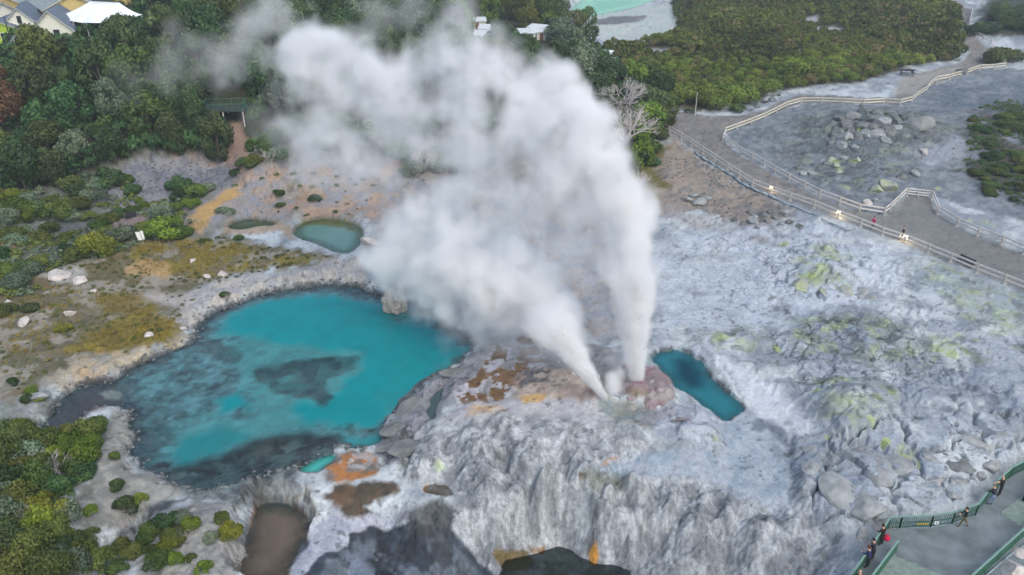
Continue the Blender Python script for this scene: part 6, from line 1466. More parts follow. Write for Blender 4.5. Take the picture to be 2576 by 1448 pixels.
fence([(1824,338),(1817,355),(1837,371),(1862,389),(1891,405),(1921,421),(1949,437),(1984,457),(2024,478),(2061,497),(2112,516),(2162,534),(2224,544)], 'fence along the far side of the footpath up to the corner', footing=False)
fence([(2224,544),(2239,533),(2259,513),(2279,494)], 'short fence running from the corner up to the wooden gate', footing=False)
fence([(2342,502),(2357,540),(2407,570),(2459,594),(2518,616),(2574,640),(2640,668)], 'fence right of the wooden gate along the wide path')
fence([(1824,338),(1854,327),(1890,314),(1924,300),(1954,285),(1978,272),(2016,261),(2067,261),(2120,263),(2172,266),(2222,263),(2264,266),(2294,258),(2314,242),(2332,231),(2342,217),(2357,206),(2388,201),(2417,192)], 'yellowed fence along the upper branch of the path above the boulders', M_RAILY, footing=False)
fence([(2432,189),(2464,177),(2502,175),(2529,171),(2512,149)], 'yellowed fence at the bend beneath the shrub island', M_RAILY)
fence([(2439,74),(2454,92),(2472,101),(2492,110),(2494,124)], 'fence around the inner bend of the far upper path', footing=False)
fence([(2385,2),(2397,9),(2424,17),(2444,24),(2443,38),(2439,54),(2438,66)], 'fence at the very top beside the far path', footing=False)
# gate
ga, gb = G(2281, 494), G(2338, 500)
t_ = thing('wooden_gate', 'wooden gate closing the side track between two fences', 'gate', ga)
d = gb - ga
for k, hz in enumerate((.35, .7, 1.05)):
    mb = MB(); mb.bar((0, 0, hz), tuple(d + Vector((0, 0, hz))), .05, .1); mb.build('gate_rail', M_RAIL, t_)
for f_ in (.02, .5, .98):
    mb = MB(); mb.bar(tuple(d * f_ + Vector((0, 0, -.1))), tuple(d * f_ + Vector((0, 0, 1.12))), .09); mb.build('gate_stile', M_POST, t_)
# lit path lamps on the fence
M_GLOW, nt, out = new_mat('lamp_glow'); em = node(nt, 'ShaderNodeEmission'); em.inputs[0].default_value = (1, .72, .42, 1); em.inputs[1].default_value = 50; nt.links.new(em.outputs[0], out.inputs['Surface'])
M_METAL = plain('grey_metal', S(110,112,114), .5, .1, 4, .1, metallic=.6)
for u, v, lab in ((1938,484,'lit path lamp on the fence where the pipes end'),(2107,546,'lit path lamp on the fence beyond the woman in pink'),(2274,608,'lit path lamp on the fence beside the person in black')):
    p = G(u, v); t_ = thing('path_lamp', lab, 'lamp', p + Vector((0, -.16, 0)), 0, 'lit lamps on the footpath fence')
    mb = MB(); mb.tube((0, 0, -.2), (0, 0, .72), .04, .04, 8); mb.build('lamp_post', M_METAL, t_)
    mb = MB(); mb.tube((0, 0, .72), (0, 0, .94), .19, .16, 10); gq = mb.build('globe', M_GLOW, t_)
    mb = MB(); mb.tube((0, 0, .945), (0, 0, 1.0), .2, .05, 10); mb.build('cap', M_METAL, t_)
    ld = bpy.data.lights.new('lamp_light', 'POINT'); ld.energy = 25; ld.color = (1, .7, .4); ld.shadow_soft_size = .14
    lo_ = bpy.data.objects.new('lamp_light', ld); COL.objects.link(lo_); lo_.parent = t_; lo_.location = (0, -.25, .95)
# pipes beside the fence
M_PIPE = plain('blue_grey_pipe', S(142,158,166), .6, .15, 3, .15)
def pipe(px, r, label, off=0.0):
    ps = [G(u, v) + Vector((0, off, r + .06)) for u, v in px]; mb = MB()
    for a, b in zip(ps[:-1], ps[1:]): mb.tube(a - ps[0], b - ps[0], r, r, 8)
    o = mb.build('steam_pipe', M_PIPE, None, ps[0], smooth_=True); return tag(o, label, 'pipe', 'pipes lying below the footpath fence')
pp = [(1748,386),(1760,396),(1780,408),(1800,420),(1822,434),(1845,446),(1862,462),(1885,474),(1910,486),(1932,494),(1950,502)]
pipe(pp, .11, 'upper of two blue-grey pipes lying below the footpath fence', .35)
pipe(pp, .11, 'lower of two blue-grey pipes lying below the footpath fence', -.1)
pipe([(1950,504),(1990,520),(2040,540),(2090,565),(2130,582),(2152,578)], .09, 'dark hose continuing below the fence past the lamps')
# lamp pole, benches, table
p = G(1748, 292); t_ = thing('lamp_pole', 'tall slim pale pole at the edge of the scrub by the path fork', 'pole', p)
mb = MB(); mb.tube((0, 0, -.3), (0, 0, 4.1), .09, .06, 8); mb.build('shaft', M_POST, t_)
mb = MB(); mb.bar((-.05, 0, 4.02), (.28, 0, 4.02), .12, .10); mb.build('lamp_head', M_METAL, t_)
mb = MB(); mb.bar((-.25, 0, 3.7), (.12, 0, 3.7), .05); mb.build('bracket', M_METAL, t_)
M_DARKW = plain('dark_stained_wood', S(46,46,50), .7, .3, 5, .2)
def bench(ua, va, ub, vb, label):
    a, b = G(ua, va), G(ub, vb); c = (a + b) / 2; ang = math.atan2(b.y - a.y, b.x - a.x); L = min(2.4, (b - a).length)
    t_ = thing('bench', label, 'bench', c, ang)
    for k in range(3):
        mb = MB(); mb.box(-L / 2, L / 2, -.22 + k * .15, -.10 + k * .15, .42, .46); mb.build('seat_slat', M_DARKW, t_)
    for k in range(2):
        mb = MB(); mb.box(-L / 2, L / 2, -.30, -.26, .58 + k * .17, .71 + k * .17); mb.build('back_slat', M_DARKW, t_)
    for x in (-L / 2 + .15, L / 2 - .15):
        mb = MB(); mb.bar((x, -.28, -.15), (x, -.28, .9), .07); mb.bar((x, .18, -.15), (x, .18, .42), .07); mb.bar((x, -.3, .38), (x, .22, .38), .07); mb.build('leg_frame', M_DARKW, t_)
bench(2446, 676, 2408, 658, 'dark slatted bench backing onto the near fence')
bench(2422, 186, 2404, 188, 'dark slatted bench beside the fence on the upper path')
p = G(2280, 190); t_ = thing('picnic_table', 'dark picnic table with benches at the edge of the scrub', 'table', p, -.25); t_.scale = (1.5,) * 3
for k in range(4):
    mb = MB(); mb.box(-1, 1, -.4 + k * .2, -.22 + k * .2, .72, .77); mb.build('table_board', M_DARKW, t_)
for sgn in (-1, 1):
    mb = MB(); mb.box(-1, 1, sgn * .78 - .14, sgn * .78 + .14, .43, .48); mb.build('bench_board', M_DARKW, t_)
for x in (-.7, .7):
    mb = MB(); mb.bar((x, -.75, -.2), (x, -.2, .72), .08); mb.bar((x, .75, -.2), (x, .2, .72), .08); mb.bar((x, -.9, .4), (x, .9, .4), .08); mb.build('trestle', M_DARKW, t_)
# white notice board by the meadow
M_WHITE = plain('white_paint', S(226,228,228), .5, .06, 4, .05)
p = G(361, 612); t_ = thing('notice_board', 'white notice board on a post between two broad bushes', 'sign', p, .35); t_.scale = (1.15,) * 3
mb = MB(); mb.bar((0, 0, -.3), (-.10, 0, 1.35), .09); mb.build('post', plain('greenish_post', S(150,150,110), .8), t_)
mb = MB(); mb.hexa([(-.42, -.08, .38), (-.06, -.08, .38), (-.06, -.04, .38), (-.42, -.04, .38), (-.55, -.08, 1.3), (-.14, -.08, 1.3), (-.14, -.04, 1.3), (-.55, -.04, 1.3)]); mb.build('left_panel', M_WHITE, t_)
mb = MB(); mb.hexa([(-.0, -.08, .42), (.22, -.08, .42), (.22, -.04, .42), (-.0, -.04, .42), (-.08, -.08, 1.36), (.18, -.08, 1.36), (.18, -.04, 1.36), (-.08, -.04, 1.36)]); mb.build('right_panel', M_WHITE, t_)
p = G(330, 550); t_ = thing('timber_crate', 'small dark timber frame lying on the pink bank', 'crate', p, .4)
for k, (a, b) in enumerate((((-.6, 0, .1), (.6, 0, .1)), ((-.6, .7, .1), (.6, .7, .1)), ((-.6, 0, .5), (.6, 0, .5)), ((-.6, .7, .5), (.6, .7, .5)), ((-.55, -.05, .3), (-.55, .75, .3)), ((.55, -.05, .3), (.55, .75, .3)))):
    mb = MB(); mb.bar(a, b, .14, .2 if k < 4 else .7); mb.build('plank', M_DARKW, t_)

# ------------------------------------------------------------------ green lookout platform in the forest
M_GREEN = plain('green_paint', S(62,104,88), .5, .18, 5, .1)
M_DECKD = plain('dark_deck', S(58,62,62), .8, .25, 5, .3)
p = G(566, 318); zt = 2.2
t_ = thing('lookout_platform', 'green railed lookout deck on posts at the foot of the forest', 'platform', p, .12)
W_, D_ = 6.0, 3.6
for k in range(10):
    mb = MB(); mb.box(-W_ / 2, W_ / 2, k * D_ / 10 + .02, (k + 1) * D_ / 10 - .02, zt - .08, zt); mb.build('deck_board', M_DECKD, t_)
for x in (-W_ / 2 + .1, 0, W_ / 2 - .1):
    for y in (.1, D_ - .1):
        mb = MB(); mb.bar((x, y, -2.5), (x, y, zt - .09), .16); mb.build('leg', M_POST, t_)
def rail_run(parent, a, b, z0, h, mat, n, w=.07, pick=.03):
    a, b = Vector((*a, z0)), Vector((*b, z0)); mb = MB(); mb.bar(a + Vector((0, 0, h)), b + Vector((0, 0, h)), .14, w); mb.build('top_rail', mat, parent)
    mb = MB(); mb.bar(a + Vector((0, 0, .12)), b + Vector((0, 0, .12)), .05, .05); mb.build('bottom_rail', mat, parent)
    for k in range(n + 1):
        c = a.lerp(b, k / n)
        if k % 8 == 0 or k == n: m2_ = MB(); m2_.bar(c, c + Vector((0, 0, h - w / 2)), .07); m2_.build('rail_post', mat, parent)
    mb = MB()
    for k in range(n):
        c = a.lerp(b, (k + .5) / n); mb.bar(c + Vector((0, 0, .12)), c + Vector((0, 0, h - .04)), pick)
    o = mb.build('baluster_row', mat, parent); o['kind'] = 'stuff'
rail_run(t_, (-W_ / 2, 0), (W_ / 2, 0), zt, 1.15, M_GREEN, 26)
rail_run(t_, (-W_ / 2, D_), (W_ / 2, D_), zt, 1.15, M_GREEN, 26)
rail_run(t_, (-W_ / 2, 0), (-W_ / 2, D_), zt, 1.15, M_GREEN, 14)
rail_run(t_, (W_ / 2, 0), (W_ / 2, D_), zt, 1.15, M_GREEN, 14)

# ------------------------------------------------------------------ viewing terrace, lower right
M_ASPH = plain('worn_asphalt', S(108,118,120), .85, .32, .8, .3, 20)
M_BOARD = plain('green_grey_boards', S(124,140,132), .8, .2, 2.5, .3)
M_GRAIL = plain('green_rail_paint', S(58,98,82), .5, .15, 4, .08)
M_GRAILT = plain('pale_green_rail_top', S(118,150,138), .5, .12, 4, .08)
def wz(u, v, z): x, y = P(u, v, z); return Vector((float(x), float(y), z))
poly = [wz(u, v, DECK_Z) for u, v in DECK_PX]
mb = MB(); n = len(poly)
mb.add([p.to_tuple() for p in poly] + [(p.x, p.y, DECK_Z - .5) for p in poly], [tuple(range(n))[::-1], *[(k, (k + 1) % n, n + (k + 1) % n, n + k) for k in range(n)]])
o = mb.build('terrace_pavement', M_ASPH); o['kind'] = 'structure'
me = o.data; bm = bmesh.new(); bm.from_mesh(me); bmesh.ops.recalc_face_normals(bm, faces=bm.faces); bm.to_mesh(me); bm.free()
def boards(name, px, width, label, ang):
    """plank deck: each board an object of its own"""
    pl = [(p.x, p.y) for p in (wz(u, v, DECK_Z) for u, v in px)]
    ca, sa = math.cos(ang), math.sin(ang); q = [(x * ca + y * sa, -x * sa + y * ca) for x, y in pl]
    t_ = link(name, None, None, (0, 0, 0)); t_['kind'] = 'structure'; t_['label'] = label
    y0, y1 = min(p[1] for p in q), max(p[1] for p in q); k = y0
    while k < y1:
        xs = []
        ym = k + width / 2
        for i in range(len(q)):
            (ax_, ay_), (bx_, by_) = q[i], q[(i + 1) % len(q)]
            if (ay_ <= ym) != (by_ <= ym): xs.append(ax_ + (ym - ay_) / (by_ - ay_) * (bx_ - ax_))
        xs.sort()
        for xa, xb in zip(xs[::2], xs[1::2]):
            if xb - xa < .2: continue
            mb = MB(); z0, z1 = DECK_Z + .004, DECK_Z + .05 + random.uniform(-.004, .004)
            c = [(xa, k + .012), (xb, k + .012), (xb, k + width - .012), (xa, k + width - .012)]
            c = [(x * ca - y * sa, x * sa + y * ca) for x, y in c]
            mb.hexa([(x, y, z0) for x, y in c] + [(x, y, z1) for x, y in c]); mb.build('board', M_BOARD, t_)
        k += width
boards('boardwalk', [(2237,1393),(2300,1420),(2368,1448),(2440,1490),(2150,1500),(2188,1448)], .19, 'green-grey plank ramp at the bottom right', -.35)
boards('timber_deck', [(2516,1291),(2562,1324),(2680,1290),(2680,1220),(2576,1244)], .19, 'plank deck set into the terrace at the right edge', -.62)
def railing(px, label, h=1.05):
    ps = [wz(u, v, DECK_Z) for u, v in px]; t_ = thing('green_railing', label, 'railing', ps[0], 0, 'green railings of the terrace')
    for a, b in zip(ps[:-1], ps[1:]):
        la, lb_ = a - ps[0], b - ps[0]; L = (b - a).length; n = max(4, int(L / .13))
        mb = MB(); mb.bar(la + Vector((0, 0, h)), lb_ + Vector((0, 0, h)), .12, .06); mb.build('top_rail', M_GRAILT, t_)
        for hz in (.1, .52):
            mb = MB(); mb.bar(la + Vector((0, 0, hz)), lb_ + Vector((0, 0, hz)), .05, .06); mb.build('cross_rail', M_GRAIL, t_)
        for k in range(max(1, int(L / 1.8)) + 1):
            c = la.lerp(lb_, k / max(1, int(L / 1.8))); mb = MB(); mb.bar(c, c + Vector((0, 0, h - .03)), .08); mb.build('rail_post', M_GRAIL, t_)
        mb = MB()
        for k in range(n):
            c = la.lerp(lb_, (k + .5) / n); mb.bar(c + Vector((0, 0, .1)), c + Vector((0, 0, h - .03)), .035)
        o = mb.build('baluster_row', M_GRAIL, t_); o['kind'] = 'stuff'
    return t_, ps
RT, RPS = railing([(2112,1508),(2182,1407),(2232,1331),(2262,1329),(2340,1326),(2394,1318),(2452,1297),(2496,1240),(2538,1203),(2600,1172),(2700,1135)], 'long green railing along the geyser side of the terrace')
railing([(2252,1390),(2190,1474),(2168,1505)], 'short green railing on the inner side of the plank ramp')
railing([(2640,1300),(2576,1350),(2440,1474),(2410,1502)], 'green railing along the right side of the terrace')
railing([(2640,1190),(2572,1262),(2600,1275)], 'end of a green railing at the right edge')
# plates hung on the railing
def rail_plate(u, v, w, h, mat, label, stripes=None):
    p = wz(u, v, DECK_Z + .55); t_ = thing('railing_notice', label, 'sign', p + Vector((0, -.12, 0)), 0)
    mb = MB(); mb.box(-w / 2, w / 2, -.01, .01, -h / 2, h / 2); mb.build('plate', mat, t_)
    if stripes is not None:
        for (a, b, c, d_) in stripes[1]: mb = MB(); mb.box(a, b, -.016, -.0105, c, d_); mb.build('mark', stripes[0], t_)
M_YEL = plain('ochre_lettering', S(196,160,50), .6); M_BLK = plain('black_print', S(30,30,32), .6)
rail_plate(2354, 1313, .30, .26, M_WHITE, 'small white square notice on the railing', (M_BLK, [(-.06, .06, -.05, .05)]))
rail_plate(2320, 1315, .95, .22, M_GRAIL, 'green board with worn yellow lettering on the railing', (M_YEL, [(-.42 + .14 * k, -.33 + .14 * k, -.07, .07) for k in range(6)]))
# pale hose along the right railing
ps = [wz(2576, 1362, DECK_Z - .02), wz(2520, 1400, DECK_Z - .02), wz(2450, 1460, DECK_Z - .02)]
mb = MB()
for a, b in zip(ps[:-1], ps[1:]): mb.tube(a - ps[0] + Vector((.5, 0, .1)), b - ps[0] + Vector((.5, 0, .1)), .05, .05, 6)
tag(mb.build('water_pipe', M_PIPE, None, ps[0]), 'pale thin pipe outside the railing at the bottom right', 'pipe')

# ------------------------------------------------------------------ buildings
M_CREAM = plain('cream_weatherboard', S(220,220,204), .7, .08, 3, .1)
M_SLATE = plain('slate_roof', S(98,110,124), .7, .18, 5, .3)
M_LIME = plain('lime_paint', S(170,200,70), .6, .1, 3, .05)
M_YELLOW = plain('yellow_weatherboard', S(198,176,116), .7, .1, 3, .1)
M_GREYR = plain('grey_tin_roof', S(140,150,148), .6, .2, 3, .2)
M_PANE = plain('dark_pane', S(40,44,50), .15, .1, 3, .0, spec=.6)
M_TRIM = plain('white_trim', S(214,216,212), .6, .05)
M_BRN = plain('brown_trim', S(120,84,60), .7, .1)
M_TIN = plain('white_tin_roof', S(206,212,214), .5, .12, 2, .2)
M_SKYL = plain('skylight_strip', S(196,206,210), .35, .08)
def house(name, label, loc, rz, w, l, hw, hr, wall, roof, windows=(), eave=.35, strips=0, door=None, trim=None, flat=False):
    """gabled house; gable front on local -Y. windows: (face, along, z, width, height)"""
    t_ = thing(name, label, 'house', loc, rz)
    mb = MB(); mb.box(-w / 2, w / 2, 0, l, -2.5, hw)
    mb.add([(-w / 2, 0, hw), (w / 2, 0, hw), (0, 0, hw + hr), (-w / 2, l, hw), (w / 2, l, hw), (0, l, hw + hr)], [(0, 1, 2), (4, 3, 5)])
    mb.build('wall', wall, t_)
    th_ = .14; sl = hr / (w / 2)
    for s in (-1, 1):
        mb = MB(); e = eave
        p = [(0, -e, hw + hr + .02), (0, l + e, hw + hr + .02), (s * (w / 2 + e), l + e, hw - e * sl + .02), (s * (w / 2 + e), -e, hw - e * sl + .02)]
        q = [(x, y, z + th_ * 1.3) for x, y, z in p]
        mb.hexa(p + q); r_ = mb.build('roof_slope', roof, t_)
        if strips and s == -1:
            for k in range(strips):
                y = l * (.15 + .7 * k / max(1, strips - 1)); m2_ = MB(); a0, a1 = .12, .92
                X0, Z0 = s * (w / 2) * a0, hw + hr - hr * a0 + th_ * 1.3 + .04; X1, Z1 = s * (w / 2) * a1, hw + hr - hr * a1 + th_ * 1.3 + .04
                m2_.bar((X0, y, Z0), (X1, y, Z1), .24, .06, up=(0, 1, 0)); m2_.build('skylight_strip', M_SKYL, r_)
        m2_ = MB(); m2_.bar((0, -eave - .03, hw + hr - .02), (s * (w / 2 + eave), -eave - .03, hw - eave * sl - .02), .05, .2, up=(0, 1, 0)); m2_.build('bargeboard', trim or M_TRIM, r_)
    for f, a, z, ww, hh in windows:
        f_ = MB()
        if f == 'F': f_.box(a - ww / 2, a + ww / 2, -.05, -.004, z, z + hh); pn = (a - ww / 2 + .08, a + ww / 2 - .08, -.065, -.052, z + .08, z + hh - .08)
        elif f == 'L': f_.box(-w / 2 - .05, -w / 2 - .004, a - ww / 2, a + ww / 2, z, z + hh); pn = (-w / 2 - .065, -w / 2 - .052, a - ww / 2 + .08, a + ww / 2 - .08, z + .08, z + hh - .08)
        else: f_.box(w / 2 + .004, w / 2 + .05, a - ww / 2, a + ww / 2, z, z + hh); pn = (w / 2 + .052, w / 2 + .065, a - ww / 2 + .08, a + ww / 2 - .08, z + .08, z + hh - .08)
        fo = f_.build('window', trim or M_TRIM, t_); q = MB(); q.box(*pn); q.build('pane', M_PANE, fo)
    return t_
def hz_(u, v): return G(u, v)
house('gabled_house', 'cream house with a steep slate roof and tall dark gable window', hz_(64, 108), R(20), 6.4, 9.0, 2.4, 3.0, M_CREAM, M_SLATE, [('F', 0, 3.0, .8, 1.3)])
house('gabled_house', 'cream house with a plain gable end and one dark window', hz_(140, 112), R(12), 6.4, 8.0, 2.3, 3.0, M_CREAM, M_SLATE, [('F', .6, 1.0, 1.1, 1.4)])
house('gabled_annex', 'low slate-roofed annex with pale skylight strips below the cream house', hz_(72, 134), R(24), 4.6, 5.4, 1.7, 2.2, M_CREAM, M_SLATE, strips=4)
house('lime_house', 'lime green house front with big windows at the left edge', hz_(8, 120), R(10), 6.0, 6.0, 3.0, 1.2, M_LIME, M_SLATE, [('F', -1.6, .8, 1.4, 1.4), ('F', 1.2, .8, 2.2, 1.5), ('R', 2.2, .8, 2.0, 1.6)])
house('long_house', 'big dark slate roof behind the cream houses at the left edge', hz_(20, 88), R(62), 8.0, 12.0, 2.6, 2.6, M_CREAM, M_SLATE)
house('grey_roofed_house', 'house with a broad grey tin roof and yellow wall behind the marquee', hz_(190, 58), R(38), 9.0, 12.0, 2.5, 2.0, M_YELLOW, M_GREYR, [('F', 1.0, .7, 1.2, 1.3), ('F', -2.0, .7, 1.2, 1.3)])
house('yellow_gabled_house', 'yellow gabled house with a slate roof at the top edge', hz_(326, 40), R(8), 4.6, 9.0, 2.6, 2.6, M_YELLOW, M_SLATE, trim=M_BRN)
house('yellow_gabled_house', 'second yellow gable farther back at the top edge', hz_(366, 28), R(12), 4.6, 9.0, 3.4, 2.6, M_YELLOW, M_SLATE, [('F', 0, 3.4, .7, .8)], trim=M_BRN)
house('pale_roofed_house', 'pale roofed house with yellow wall in the top left corner', hz_(4, 42), R(-8), 9.0, 9.0, 2.6, 1.6, M_YELLOW, M_GREYR)
# marquee: a tensile canopy on masts
c0 = hz_(240, 82); t_ = thing('marquee', 'large white tensile canopy between the houses and the trees', 'marquee', c0); t_.scale = (.7, .7, .85)
M_CANVAS = plain('white_canvas', S(224,230,236), .6, .04, 1, .05)
cn = [Vector((-10.0, -1.5, 2.9)), Vector((-3.2, -3.4, 2.6)), Vector((0.5, -4.4, 2.4)), Vector((8.5, -3.6, 2.6)), Vector((11.5, 2.0, 3.2)), Vector((7.5, 7.5, 3.0)), Vector((-2.0, 7.5, 3.2))]
peak = [Vector((-1.0, 3.0, 5.6)), Vector((6.2, 2.5, 5.4))]
mb = MB(); NS = 14; ring = []
for i in range(len(cn)):
    a, b = cn[i], cn[(i + 1) % len(cn)]
    for k in range(6):
        f_ = k / 6; p = a.lerp(b, f_); m_ = (Vector((1.5, 2, 3)) - p); sag = math.sin(f_ * math.pi) * .10; p = p + Vector((m_.x, m_.y, 0)) * sag; p.z -= math.sin(f_ * math.pi) * .25; ring.append(p)
rows_ = []
for r_ in range(8):
    f_ = r_ / 7; row = []
    for p in ring:
        pk = peak[0] if (p - peak[0]).length < (p - peak[1]).length else peak[1]
        tx = min(1, max(0, (p.x - peak[0].x) / (peak[1].x - peak[0].x))); pk = peak[0].lerp(peak[1], tx)
        q = p.lerp(pk, f_); q.z = p.z + (pk.z - p.z) * f_ ** 1.6; row.append(q)
    rows_.append(row)
nr = len(ring); vs_ = [tuple(p) for row in rows_ for p in row]
mb.add(vs_, [(r_ * nr + k, r_ * nr + (k + 1) % nr, (r_ + 1) * nr + (k + 1) % nr, (r_ + 1) * nr + k) for r_ in range(7) for k in range(nr)])
o = mb.build('canopy', M_CANVAS, t_, smooth_=True); o.modifiers.new('cloth thickness', 'SOLIDIFY').thickness = .03
for p in cn + peak:
    mb = MB(); mb.tube((p.x * .97, p.y * .97, -3), (p.x * .97, p.y * .97, p.z - .04), .07, .07, 6); mb.build('mast', M_TRIM, t_)
# tall dark leaning mast by the cream house
pa = hz_(38, 146); pb_ = Vector(at_depth(10, 42, pa.y + 1.5)); mb = MB(); mb.tube((0, 0, -.5), tuple(pb_ - pa), .13, .08, 7)
tag(mb.build('power_pole', M_DARKW, None, pa), 'tall dark leaning pole in front of the lime house', 'pole')
# village sheds half lost in the steam
def shed(u, v, w, l, h, rz, label, roof=M_TIN, wall=M_TRIM, lip=.25):
    t_ = thing('shed', label, 'shed', G(u, v), rz)
    mb = MB(); mb.box(-w / 2, w / 2, 0, l, -2, h); mb.build('wall', wall, t_)
    mb = MB(); mb.hexa([(-w / 2 - lip, -lip, h), (w / 2 + lip, -lip, h), (w / 2 + lip, l + lip, h + .5), (-w / 2 - lip, l + lip, h + .5), (-w / 2 - lip, -lip, h + .12), (w / 2 + lip, -lip, h + .12), (w / 2 + lip, l + lip, h + .62), (-w / 2 - lip, l + lip, h + .62)]); r_ = mb.build('roof', roof, t_)
    for k in range(int(w / .9)):
        x = -w / 2 + .4 + k * .9; m2_ = MB(); m2_.bar((x, -lip, h + .15), (x, l + lip, h + .65), .06, .06); m2_.build('roof_rib', roof, r_)
    mb = MB(); mb.box(-.45, .45, -.04, -.004, -.2, min(h - .2, 1.9)); d_ = mb.build('door', M_BRN, t_); mb = MB(); mb.box(.28, .36, -.09, -.042, .8, .95); mb.build('handle', M_METAL, d_)
for u, v, w, l, h, rz, lab, wl2 in [(1200,76,4.2,3.0,1.9,.1,'small cream hut with a rusty front in the steam near the top',M_CREAM),(1215,122,6,5,2.4,-.15,'left white flat-roofed shed of the village behind the steam',M_TRIM),(1222,104,3.2,3.2,2.6,-.1,'small white shed standing above the left one',M_TRIM),(1262,126,5.5,4.5,2.3,-.12,'long white shed in the middle of the steamy village',M_TRIM),(1300,124,5,4,2.3,.12,'right white shed of the village by the trees',M_TRIM),(1325,112,4.0,3.6,2.4,.15,'white shed with a flat awning beside the tall trees',M_TRIM),(1345,94,4,2.6,2.0,-.5,'narrow white roof with a dark chimney among trees',M_TRIM),(1362,102,2.2,2.2,1.8,.2,'tiny white lean-to among the trees',M_TRIM),(1450,172,4,3,2.0,.2,'pale roof peeping between trees above the steam',M_CREAM),(1512,165,3,2.4,2.2,-.5,'white hut between the trees and the dark scrub',M_TRIM),(1518,180,3.4,2.6,1.8,-.3,'second white roof below the hut at the scrub edge',M_TRIM)]:
    shed(u, v, w, l, h, rz, lab, wall=wl2)
# ------------------------------------------------------------------ people
M_SKIN = plain('skin', S(206,160,136), .6, .05)
def cloth(name, c): return plain(name, c, .9, .12, 6, .15)
def person(label, loc, heading, top, legs, hair, pose, shoes=S(34,32,32), h=1.72, hair_style='short', bag=None):
    """one continuous skinned body; pose gives hip/knee and shoulder/elbow directions in body space (x right, y forward, z up)"""
    J = {}; k = h / 1.72
    lean = Vector(pose.get('lean', (0, 0, 0)))
    hip = Vector((0, 0, .92)); J['pelvis'] = hip; J['belly'] = hip + Vector((0, 0, .16)) + lean * .3; J['chest'] = hip + Vector((0, 0, .38)) + lean * .75
    J['neck'] = hip + Vector((0, 0, .55)) + lean; J['head'] = J['neck'] + Vector((0, .03, .10)) + lean * .15; J['crown'] = J['head'] + Vector((0, .02, .13)) + lean * .12
    E_ = [('pelvis', 'belly'), ('belly', 'chest'), ('chest', 'neck'), ('neck', 'head'), ('head', 'crown')]
    RAD = {'pelvis': (.155, .115), 'belly': (.14, .105), 'chest': (.165, .115), 'neck': (.058, .058), 'head': (.085, .1), 'crown': (.07, .085)}
    reg = {}
    for s, n in ((-1, 'l'), (1, 'r')):
        J['sh' + n] = J['chest'] + Vector((s * .19, 0, .09)); ua, fa = Vector(pose.get('ua' + n, (s * .12, 0, -1))).normalized(), Vector(pose.get('fa' + n, (s * .05, .15, -1))).normalized()
        J['el' + n] = J['sh' + n] + ua * .29; J['wr' + n] = J['el' + n] + fa * .25; J['pa' + n] = J['wr' + n] + fa * .08
        J['hi' + n] = hip + Vector((s * .09, 0, -.05)); th, sh = Vector(pose.get('th' + n, (0, 0, -1))).normalized(), Vector(pose.get('sn' + n, (0, 0, -1))).normalized()
        J['kn' + n] = J['hi' + n] + th * .42; J['an' + n] = J['kn' + n] + sh * .41; J['to' + n] = J['an' + n] + Vector((0, .17, -.035))
        E_ += [('chest', 'sh' + n), ('sh' + n, 'el' + n), ('el' + n, 'wr' + n), ('wr' + n, 'pa' + n), ('pelvis', 'hi' + n), ('hi' + n, 'kn' + n), ('kn' + n, 'an' + n), ('an' + n, 'to' + n)]
        RAD.update({'sh' + n: (.068, .068), 'el' + n: (.048, .048), 'wr' + n: (.034, .034), 'pa' + n: (.042, .024), 'hi' + n: (.095, .1), 'kn' + n: (.062, .065), 'an' + n: (.043, .045), 'to' + n: (.042, .03)})
    low = min(J['anl'].z, J['anr'].z) - .075
    for q in J: J[q] = (J[q] - Vector((0, 0, low))) * k
    names = list(J); me = bpy.data.meshes.new('body'); me.from_pydata([J[q] for q in names], [(names.index(a), names.index(b)) for a, b in E_], [])
    ob = bpy.data.objects.new('tmp', me); COL.objects.link(ob)
    ob.modifiers.new('skin', 'SKIN'); ob.modifiers.new('sub', 'SUBSURF').levels = 2
    for i, q in enumerate(names): me.skin_vertices[0].data[i].radius = tuple(r_ * k for r_ in RAD[q]); me.skin_vertices[0].data[i].use_root = q == 'pelvis'
    dg = bpy.context.evaluated_depsgraph_get(); ev = ob.evaluated_get(dg); body = bpy.data.meshes.new_from_object(ev)
    bpy.data.objects.remove(ob)
    # fingers, thumb, nose, ears, eyes as part of the same mesh
    bm = bmesh.new(); bm.from_mesh(body); extra = MB()
    for s, n in ((-1, 'l'), (1, 'r')):
        f = (J['pa' + n] - J['wr' + n]).normalized(); sx = f.cross(Vector((0, 1, 0))); sx = (sx if sx.length > .2 else f.cross(Vector((0, 0, 1)))).normalized(); up = sx.cross(f)
        for i, ln in enumerate((.072, .082, .078, .06)):
            b = J['pa' + n] + sx * (i - 1.5) * .019; m1 = b + f * ln * .55 + up * .004; e = m1 + (f * .8 - up * .6).normalized() * ln * .5
            extra.tube(b, m1, .0095, .009, 5, 1); extra.tube(m1, e, .009, .007, 5, 1)
        b = J['wr' + n] + f * .03 + sx * s * .03; extra.tube(b, b + (f + sx * s * .9).normalized() * .055, .011, .008, 5, 1)
        extra.tube(J['head'] + Vector((s * .082, .0, .02)) * k, J['head'] + Vector((s * .105, -.005, .03)) * k, .02, .026, 6, 1)
        extra.tube(J['head'] + Vector((s * .033, .085, .045)) * k, J['head'] + Vector((s * .033, .112, .045)) * k, .013, .011, 6, 4)
    extra.tube(J['head'] + Vector((0, .09, .035)) * k, J['head'] + Vector((0, .132, .0)) * k, .009, .017, 5, 1)
    extra.tube(J['head'] + Vector((-.025, .1, -.04)) * k, J['head'] + Vector((.025, .1, -.04)) * k, .008, .008, 5, 4)
    vs2 = [bm.verts.new(v) for v in extra.v]
